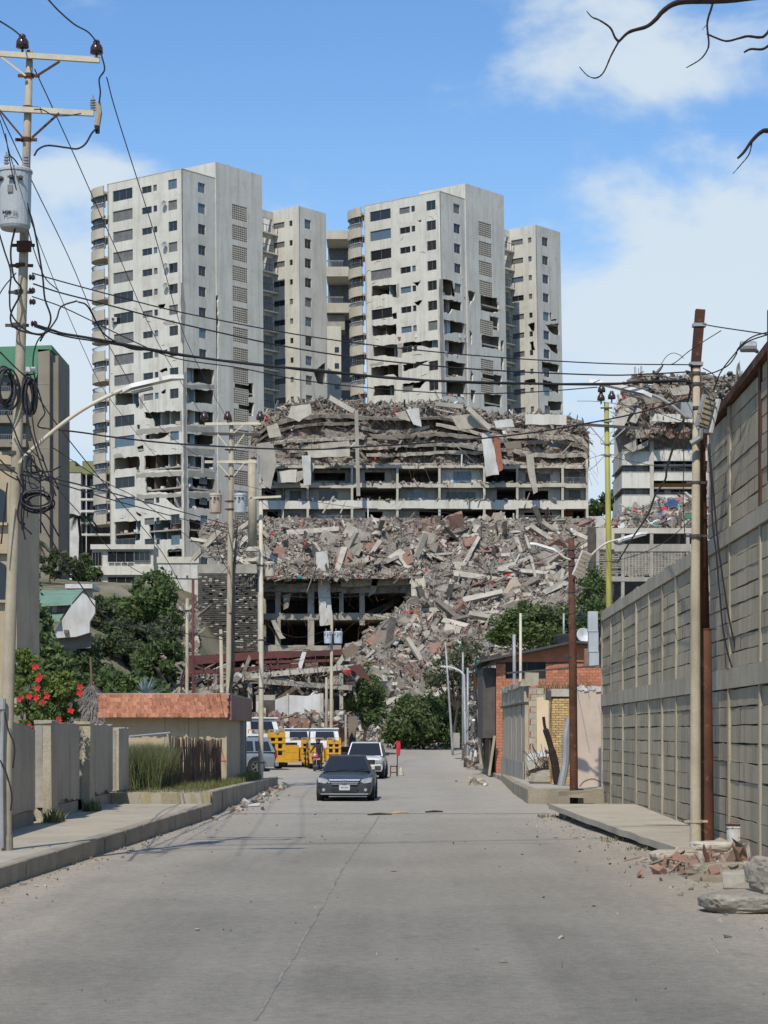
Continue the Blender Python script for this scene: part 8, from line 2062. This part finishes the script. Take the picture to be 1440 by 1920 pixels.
def truck(label, loc, rz, k=1.0):
    root = thing('work_truck', label, 'truck', loc, rz, group='yellow and white work trucks'); root.scale = (k, k, k)
    B = lambda a, c, nm, m, bev=0: (MB().b2(a, c)).build(nm, M[m], root, local=True, bevel=bev)
    B((-.95, .25, .55), (.95, 3.4, 1.15), 'chassis', 'yellow'); B((-1.0, 3.0, .6), (1.0, 5.2, .9), 'rear_frame', 'darkmetal')
    b = MB(); r1 = [(-.88, .55, 1.16), (.88, .55, 1.16), (.86, .6, 1.75), (.80, .85, 2.28), (-.80, .85, 2.28), (-.86, .6, 1.75)]
    b.extr(r1, (0, 1.75, 0)); b.build('cab', M['whitecar'], root, local=True, bevel=.07)
    B((-.86, .7, 2.285), (.86, 2.35, 2.36), 'roof', 'whitecar', .05)
    b = MB(); b.extr([(-.56, .52, 1.80), (.56, .52, 1.80), (.52, .70, 2.16), (-.52, .70, 2.16)], (0, .03, .0)); w = b.build('window', M['glass'], root, local=True)
    for s in (-1, 1):
        b = MB(); b.poly([(s*.889, .95, 1.70), (s*.889, 2.0, 1.70), (s*.85, 2.0, 2.15), (s*.85, 1.05, 2.15)]); b.build('side_window', M['glass'], root, local=True)
        # lattice guard of upright and cross bars
        x = s*.5; b = MB()
        if s > 0:
            for i in range(3): xx = x-.35+.35*i; b.b2((xx-.065, .02, .50), (xx+.065, .12, 1.62))
            for z, h in ((.54, .08), (.88, .05), (1.22, .05), (1.55, .12)): b.b2((x-.415, -.005, z-h), (x+.415, .018, z+h))
        else: b.b2((x-.43, -.005, .48), (x+.43, .12, 1.35)); b.b2((x-.3, -.02, .9), (x+.3, -.006, 1.2))
        b.b2((x-.42, -.03, .30), (x+.42, .10, .47))
        b.build('lattice_guard' if s > 0 else 'front_panel', M['yellow'], root, local=True)
        B((x-.36, .14, .52), (x+.36, .2, 1.5), 'radiator', 'black')
        b = MB(); b.bar((x-.38, .03, 1.62), (x-.38, .03, 1.78), .04, .04); b.bar((x+.38, .03, 1.62), (x+.38, .03, 1.78), .04, .04); b.bar((x-.38, .03, 1.78), (x+.38, .03, 1.78), .04, .04); b.build('top_rail', M['yellow'], root, local=True)
        b = MB(); b.lathe(Vector((x, .0, 1.70)), [(.09, 0), (.1, .02), (.08, .06)], 12, axis=(0, -1, 0)); b.build('headlight', M['lens'], root, local=True)
        for y in (.75, 3.9): wheel(root, (s*.86, y, .48), .48, .34, 'yellow')
    b = MB(); b.tube([(.98, 2.5, 1.1), (.98, 2.5, 2.75)], .065, 8); b.tube([(.98, 2.5, 1.3), (.98, 2.5, 1.9)], .10, 8); b.build('exhaust_stack', M['rust'], root, local=True)
    B((-.9, 2.6, .95), (.9, 5.2, 1.5), 'load_bed', 'darkmetal')
    return root
def place_trucks():
    truck('yellow and white work truck parked at right beside the motorcycle', (P(610, 1440, 131).x, 131, .05), math.radians(5))
    truck('middle yellow and white work truck between two others', (P(560, 1440, 133).x, 135, .05), math.radians(10))
    truck('yellow and white work truck at left behind the silver car', (P(500, 1440, 128).x, 128, .08), math.radians(24), 1.25)
place_trucks()
# ------------------------------------------------------------ motorcycle and rider
def skin(name, pts, edges, mat, parent, lv=2):
    me = bpy.data.meshes.new(name); me.from_pydata([p[:3] for p in pts], edges, []); o = bpy.data.objects.new(name, me); COL.objects.link(o); o.parent = parent
    me.materials.append(M[mat]); sk = o.modifiers.new('skin', 'SKIN'); sk.use_smooth_shade = True
    for i, p in enumerate(pts): me.skin_vertices[0].data[i].radius = (p[3], p[3])
    me.skin_vertices[0].data[0].use_root = True
    s = o.modifiers.new('subdivision', 'SUBSURF'); s.levels = lv; s.render_levels = lv
    return o
def moto():
    p = P(590, 1443, 124); root = thing('motorcycle', 'motorcycle with a pink front facing the camera by the yellow trucks', 'motorcycle', (p.x, p.y, .02), math.radians(-12))
    def wh(y): 
        o = bpy.data.objects.new('wheel', None); COL.objects.link(o); o.parent = root; o.location = (0, y, .31)
        b = MB(); b.lathe(Vector((-.05, 0, 0)), [(.22, 0), (.29, .0), (.31, .03), (.31, .07), (.29, .10), (.22, .10)], 20, axis=(1, 0, 0), cap=False); b.build('tyre', M['black'], o, local=True)
        b = MB(); b.lathe(Vector((-.02, 0, 0)), [(.05, 0), (.05, .04)], 8, axis=(1, 0, 0))
        for k in range(6): a = PI*k/3; b.bar((0, 0, 0), (0, .23*math.cos(a), .23*math.sin(a)), .02, .02)
        b.build('rim', M['alu'], o, local=True)
    wh(0); wh(1.3)
    b = MB()
    for s in (-1, 1): b.tube([(s*.09, 0, .31), (s*.09, .12, .7), (s*.09, .22, .98)], .028, 6)
    b.build('fork', M['alu'], root, local=True)
    M['pinkpaint'] = pmat('pink_red_fairing', (.5, .08, .14), None, rough=.35, bump=0, fine=.05)
    b = MB(); b.box((0, .10, .88), (.30, .16, .26), taper=.7); b.build('fairing', M['pinkpaint'], root, local=True, bevel=.04)
    b = MB(); b.lathe(Vector((0, .03, .86)), [(.09, 0), (.085, .03), (.04, .05)], 14, axis=(0, -1, 0)); b.build('headlight', M['lens'], root, local=True)
    b = MB(); b.box((0, -.02, .63), (.13, .42, .03), Matrix.Rotation(.15, 3, 'X')); b.build('mudguard', M['pinkpaint'], root, local=True)
    b = MB(); b.tube([(-.37, .36, 1.02), (-.2, .26, 1.04), (0, .24, 1.0), (.2, .26, 1.04), (.37, .36, 1.02)], .018, 6); b.build('handlebar', M['black'], root, local=True)
    for s in (-1, 1):
        b = MB(); b.tube([(s*.25, .26, 1.04), (s*.36, .24, 1.18)], .01, 5); b.box((s*.38, .24, 1.2), (.11, .02, .07)); b.build('mirror', M['black'], root, local=True)
    b = MB(); b.box((0, .55, .80), (.26, .42, .2), taper=.8); b.build('fuel_tank', M['pinkpaint'], root, local=True, bevel=.05)
    b = MB(); b.box((0, 1.05, .80), (.26, .65, .1)); b.build('seat', M['black'], root, local=True, bevel=.03)
    b = MB(); b.box((0, .62, .45), (.26, .4, .32), jitter=.02); b.tube([(.16, .6, .35), (.18, 1.3, .4)], .045, 7); b.build('engine', M['darkmetal'], root, local=True)
    rd = thing('person', 'motorcyclist in dark clothes and dark helmet sitting astride the motorcycle', 'person', (p.x, p.y, .02), math.radians(-12))
    B_ = [(0, .98, .90, .15), (0, .95, 1.08, .145), (0, .88, 1.28, .165), (0, .84, 1.42, .13), (0, .82, 1.50, .06), (0, .80, 1.56, .055),
          (-.20, .84, 1.40, .07), (-.30, .70, 1.18, .052), (-.34, .44, 1.07, .042), (.20, .84, 1.40, .07), (.30, .70, 1.18, .052), (.34, .44, 1.07, .042),
          (-.13, .95, .88, .10), (-.25, .55, .78, .078), (-.20, .66, .36, .055), (-.20, .62, .22, .045), (-.20, .48, .20, .04), (.13, .95, .88, .10), (.25, .55, .78, .078), (.22, .66, .36, .055), (.22, .62, .22, .045), (.22, .48, .20, .04)]
    E_ = [(0, 1), (1, 2), (2, 3), (3, 4), (4, 5), (3, 6), (6, 7), (7, 8), (3, 9), (9, 10), (10, 11), (0, 12), (12, 13), (13, 14), (14, 15), (15, 16), (0, 17), (17, 18), (18, 19), (19, 20), (20, 21)]
    skin('body', B_, E_, 'darkcloth', rd)
    b = MB(); b.lathe(Vector((0, .79, 1.53)), [(.07, 0), (.115, .05), (.135, .13), (.12, .21), (.07, .26), (.01, .275)], 16); b.build('helmet', M['black'], rd, smooth=True, local=True)
    b = MB(); b.lathe(Vector((0, .765, 1.575)), [(.095, 0), (.118, .04), (.118, .08), (.10, .1)], 14); b.build('face', M['skin'], rd, smooth=True, local=True)
    b = MB(); b.box((0, .665, 1.675), (.19, .03, .07), taper=.9); b.build('visor', M['glass'], rd, local=True)
    for s in (-1, 1):
        h = [(s*.34, .44, 1.07, .034), (s*.35, .39, 1.05, .032)]; q = list(h); e = [(0, 1)]
        for k in range(4):
            x = s*(.32+.022*k); i = len(q); q += [(x, .36, 1.05, .012), (x, .325, 1.03, .011), (x, .335, 1.005, .010)]; e += [(1, i), (i, i+1), (i+1, i+2)]
        i = len(q); q += [(s*.305, .385, 1.035, .013), (s*.30, .36, 1.01, .011)]; e += [(1, i), (i, i+1)]
        skin('hand', q, e, 'skin', rd, 1)
moto()
# ============================================================ small things on the street
def flag():
    p = P(745, 1428, 112); root = thing('marker_flag', 'red cloth flag on a thin stake at the side of the road', 'flag', (p.x, p.y, .02))
    b = MB(); b.tube([(p.x, p.y, 0), (p.x, p.y, 1.75)], .03, 6); b.build('stake', M['wood'], root)
    b = MB(); q = [(0, 1.75), (.2, 1.72), (.22, 1.35), (.17, 1.0), (.08, .98), (0, 1.1)]; b.extr([(p.x+x-.05, p.y-.05+.04*math.sin(9*x+z*5), z) for x, z in q], (0, .02, 0)); b.build('cloth', M['redcloth'], root)
    p = P(738, 1428, 110); r = thing('barrier_frame', 'low rusty metal frame beside the red flag', 'barrier', (p.x, p.y, .02)); b = MB()
    for x in (-.15, .15): b.bar((p.x+x, p.y, 0), (p.x+x, p.y, .55), .05, .05)
    for z in (.2, .5): b.bar((p.x-.15, p.y, z), (p.x+.15, p.y, z), .05, .05)
    b.build('frame', M['rust'], r)
    p = P(752, 1424, 112); b = MB(); b.lathe((p.x, p.y, .01), [(.14, 0), (.15, .02), (.11, .25), (.05, .38), (.04, .45)], 12); tag(b.build('plastic_jug', M['conc_l']), 'pale plastic jug standing beside the red flag', 'jug')
flag()
def bucket():
    c = G(1379, 1585, .21); c = Vector((c.x, c.y, .21)); root = thing('paint_bucket', 'dirty white paint bucket with a rusty rim by the block wall', 'bucket', c)
    b = MB(); b.lathe(c, [(.135, 0), (.14, .01), (.158, .30), (.17, .305), (.17, .325), (.160, .33), (.164, .37), (.172, .375), (.172, .39), (.15, .39), (.14, .1)], 22); M['bucket'] = pmat('dirty_white_plastic', (.55, .54, .5), (.42, .4, .36), 6, rough=.5, c3=(.2, .18, .15), c3lo=.58, c3hi=.66, c3scale=14); b.build('pail', M['bucket'], root, smooth=False)
    b = MB(); b.lathe(c+Vector((0, 0, .345)), [(.166, 0), (.178, .01), (.178, .035), (.168, .045)], 22); b.build('rim_band', M['rust'], root)
    b = MB(); b.tube([c+Vector((math.cos(a)*.175, math.sin(a)*.12-.10, .33-.12*math.sin(a))) for a in [PI*i/10 for i in range(11)]], .006, 5); b.build('handle', M['darkmetal'], root)
bucket()
def rock(name, label, cat, c, dims, mat, seed, rot=0., lv=3, rough=.16, flat=False):
    me = bpy.data.meshes.new(name); bm = bmesh.new(); bmesh.ops.create_icosphere(bm, subdivisions=lv+1, radius=1)
    R = Matrix.Rotation(rot, 3, 'Z')
    for v in bm.verts:
        p = v.co.copy(); k = 1+rough*fbm(p.x*1.3+seed, p.y*1.3, p.z*1.3)+.05*fbm(p.x*5+seed, p.y*5, p.z*5)
        q = Vector([math.copysign(abs(x)**(.62 if not flat else .45), x) for x in p])*k
        q = Vector((q.x*dims[0]/2, q.y*dims[1]/2, q.z*dims[2]/2)); v.co = R @ q
    bm.to_mesh(me); bm.free(); me.materials.append(M[mat]); o = bpy.data.objects.new(name, me); COL.objects.link(o); o.location = c
    return tag(o, label, cat)
r1 = G(1390, 1712); rock('boulder', 'wide flat grey stone lying at the road edge, bottom right', 'boulder', (r1.x+.12, r1.y+.2, .12), (1.15, .9, .28), 'rock', 1., .1)
rock('boulder', 'rough brown boulder resting on the flat grey stone', 'boulder', (r1.x+.42, r1.y+.15, .45), (.60, .55, .46), 'rock', 4., .5, rough=.22)
r2 = G(1395, 1668); b = MB(); b.box((r2.x+.05, r2.y+.2, .14), (.62, .5, .22), Matrix.Rotation(-.15, 3, 'Z') @ Matrix.Rotation(.06, 3, 'X'), jitter=.03); tag(b.build('concrete_block', M['conc'], bevel=.02), 'grey concrete block piece behind the brown boulder', 'concrete block')
r3 = G(1365, 1642); rock('concrete_chunk', 'long broken kerb chunk lying in front of the brick scraps', 'concrete chunk', (r3.x+.25, r3.y+.1, .1), (1.5, .42, .22), 'kerb', 7., .12, rough=.1, flat=True)
rock('concrete_chunk', 'pale concrete chunk at the end of the right pavement', 'concrete chunk', (4.95, 37.7, .10), (.9, .5, .22), 'sidewalk', 9., .3, rough=.12, flat=True)
r4 = G(1340, 1612); rock('concrete_chunk', 'flat crumbled cement lump beside the poles', 'concrete chunk', (r4.x, r4.y+.3, .22), (.8, .5, .16), 'conc_l', 12., .1, rough=.14, flat=True)
b = MB(); p = G(1374, 1625, .1); b.bar((p.x-.05, p.y, .12), (p.x+.14, p.y+.25, .36), .16, .09); tag(b.build('wood_offcut', M['wood']), 'brown wood offcut sticking up from the brick scraps', 'wood')
pts = [(rng.gauss(5.55, .55), rng.uniform(33.5, 37.8), .05+abs(jit(.08))) for _ in range(520)]
debris('brick_scraps', pts, .03, .26, 'broken red brick scraps spread at the end of the right pavement', w=[.22, .14, .04, .46, .14, 0, 0, 0, 0, 0])
b = MB(); vs = []
for i in range(14):
    for j in range(10):
        x = 4.5+i*.16; y = 32.5+j*.62; e = min(1, min(i, 13-i)/3, min(j, 9-j)/2); b.v.append((x, y, .0+e*.14*(.6+.5*abs(fbm(x*2, y*2, 1.)))-.01))
for i in range(13):
    for j in range(9): a = i*10+j; b.f.append((a, a+10, a+11, a+1)); b.m.append(0)
tag(b.build('dirt_heap', M['yard'], smooth=True), kind='structure')
pts = [(-5.2+.038*(y-38)+abs(rng.gauss(.1, .35)), y, .015) for y in [rng.uniform(25, 60) for _ in range(420)]]+[(4.6-abs(rng.gauss(0, .6))+(.3 if y < 40 else 0), y, .015) for y in [rng.uniform(22, 58) for _ in range(380)]]+[(rng.uniform(-5, 5), rng.uniform(18, 60), .012) for _ in range(160)]
debris('pebbles', pts, .012, .07, 'small stones and litter scattered along both gutters', w=[.4, .2, .18, .07, .15, 0, 0, 0, 0, 0], long=.05)
pts = [(-4.3+abs(rng.gauss(0, .35)), rng.uniform(60, 92), .03) for _ in range(200)]
debris('litter', pts, .03, .2, 'stones, paper and plaster scraps against the raised left kerb', w=[.4, .3, .1, .08, .12, 0, 0, .05, 0, 0])
pts = [(4.2-abs(rng.gauss(0, .35)), rng.uniform(88, 104), .03) for _ in range(60)]
debris('litter', pts, .05, .4, 'bits of plaster lying off the right kerb', w=[.3, .3, .1, .1, .1, 0, 0, .05, 0, 0])
for (x0, x1, y, m, l) in ((690, 735, 1529, 'bark', 'dark stick lying across the road joint'), (735, 766, 1526, 'ybrick', 'pale split stick lying on the road joint'), (798, 830, 1524, 'bark', 'small dark branch lying on the road right of centre')):
    a, c = G(x0, y), G(x1, y-1); b = MB(); b.tube([a+Vector((0, 0, .02)), a.lerp(c, .5)+Vector((jit(.03), jit(.1), .035)), c+Vector((0, 0, .02))], [.028, .034, .02], 6); tag(b.build('stick', M[m]), l, 'stick')
b = MB(); p = G(472, 1512); b.poly([(p.x-.2, p.y-.3, .012), (p.x+.2, p.y-.25, .03), (p.x+.25, p.y+.3, .10), (p.x-.1, p.y+.25, .05)]); tag(b.build('plastic_bag', M['whitepl']), 'crumpled white plastic bag by the raised left kerb', 'plastic bag')
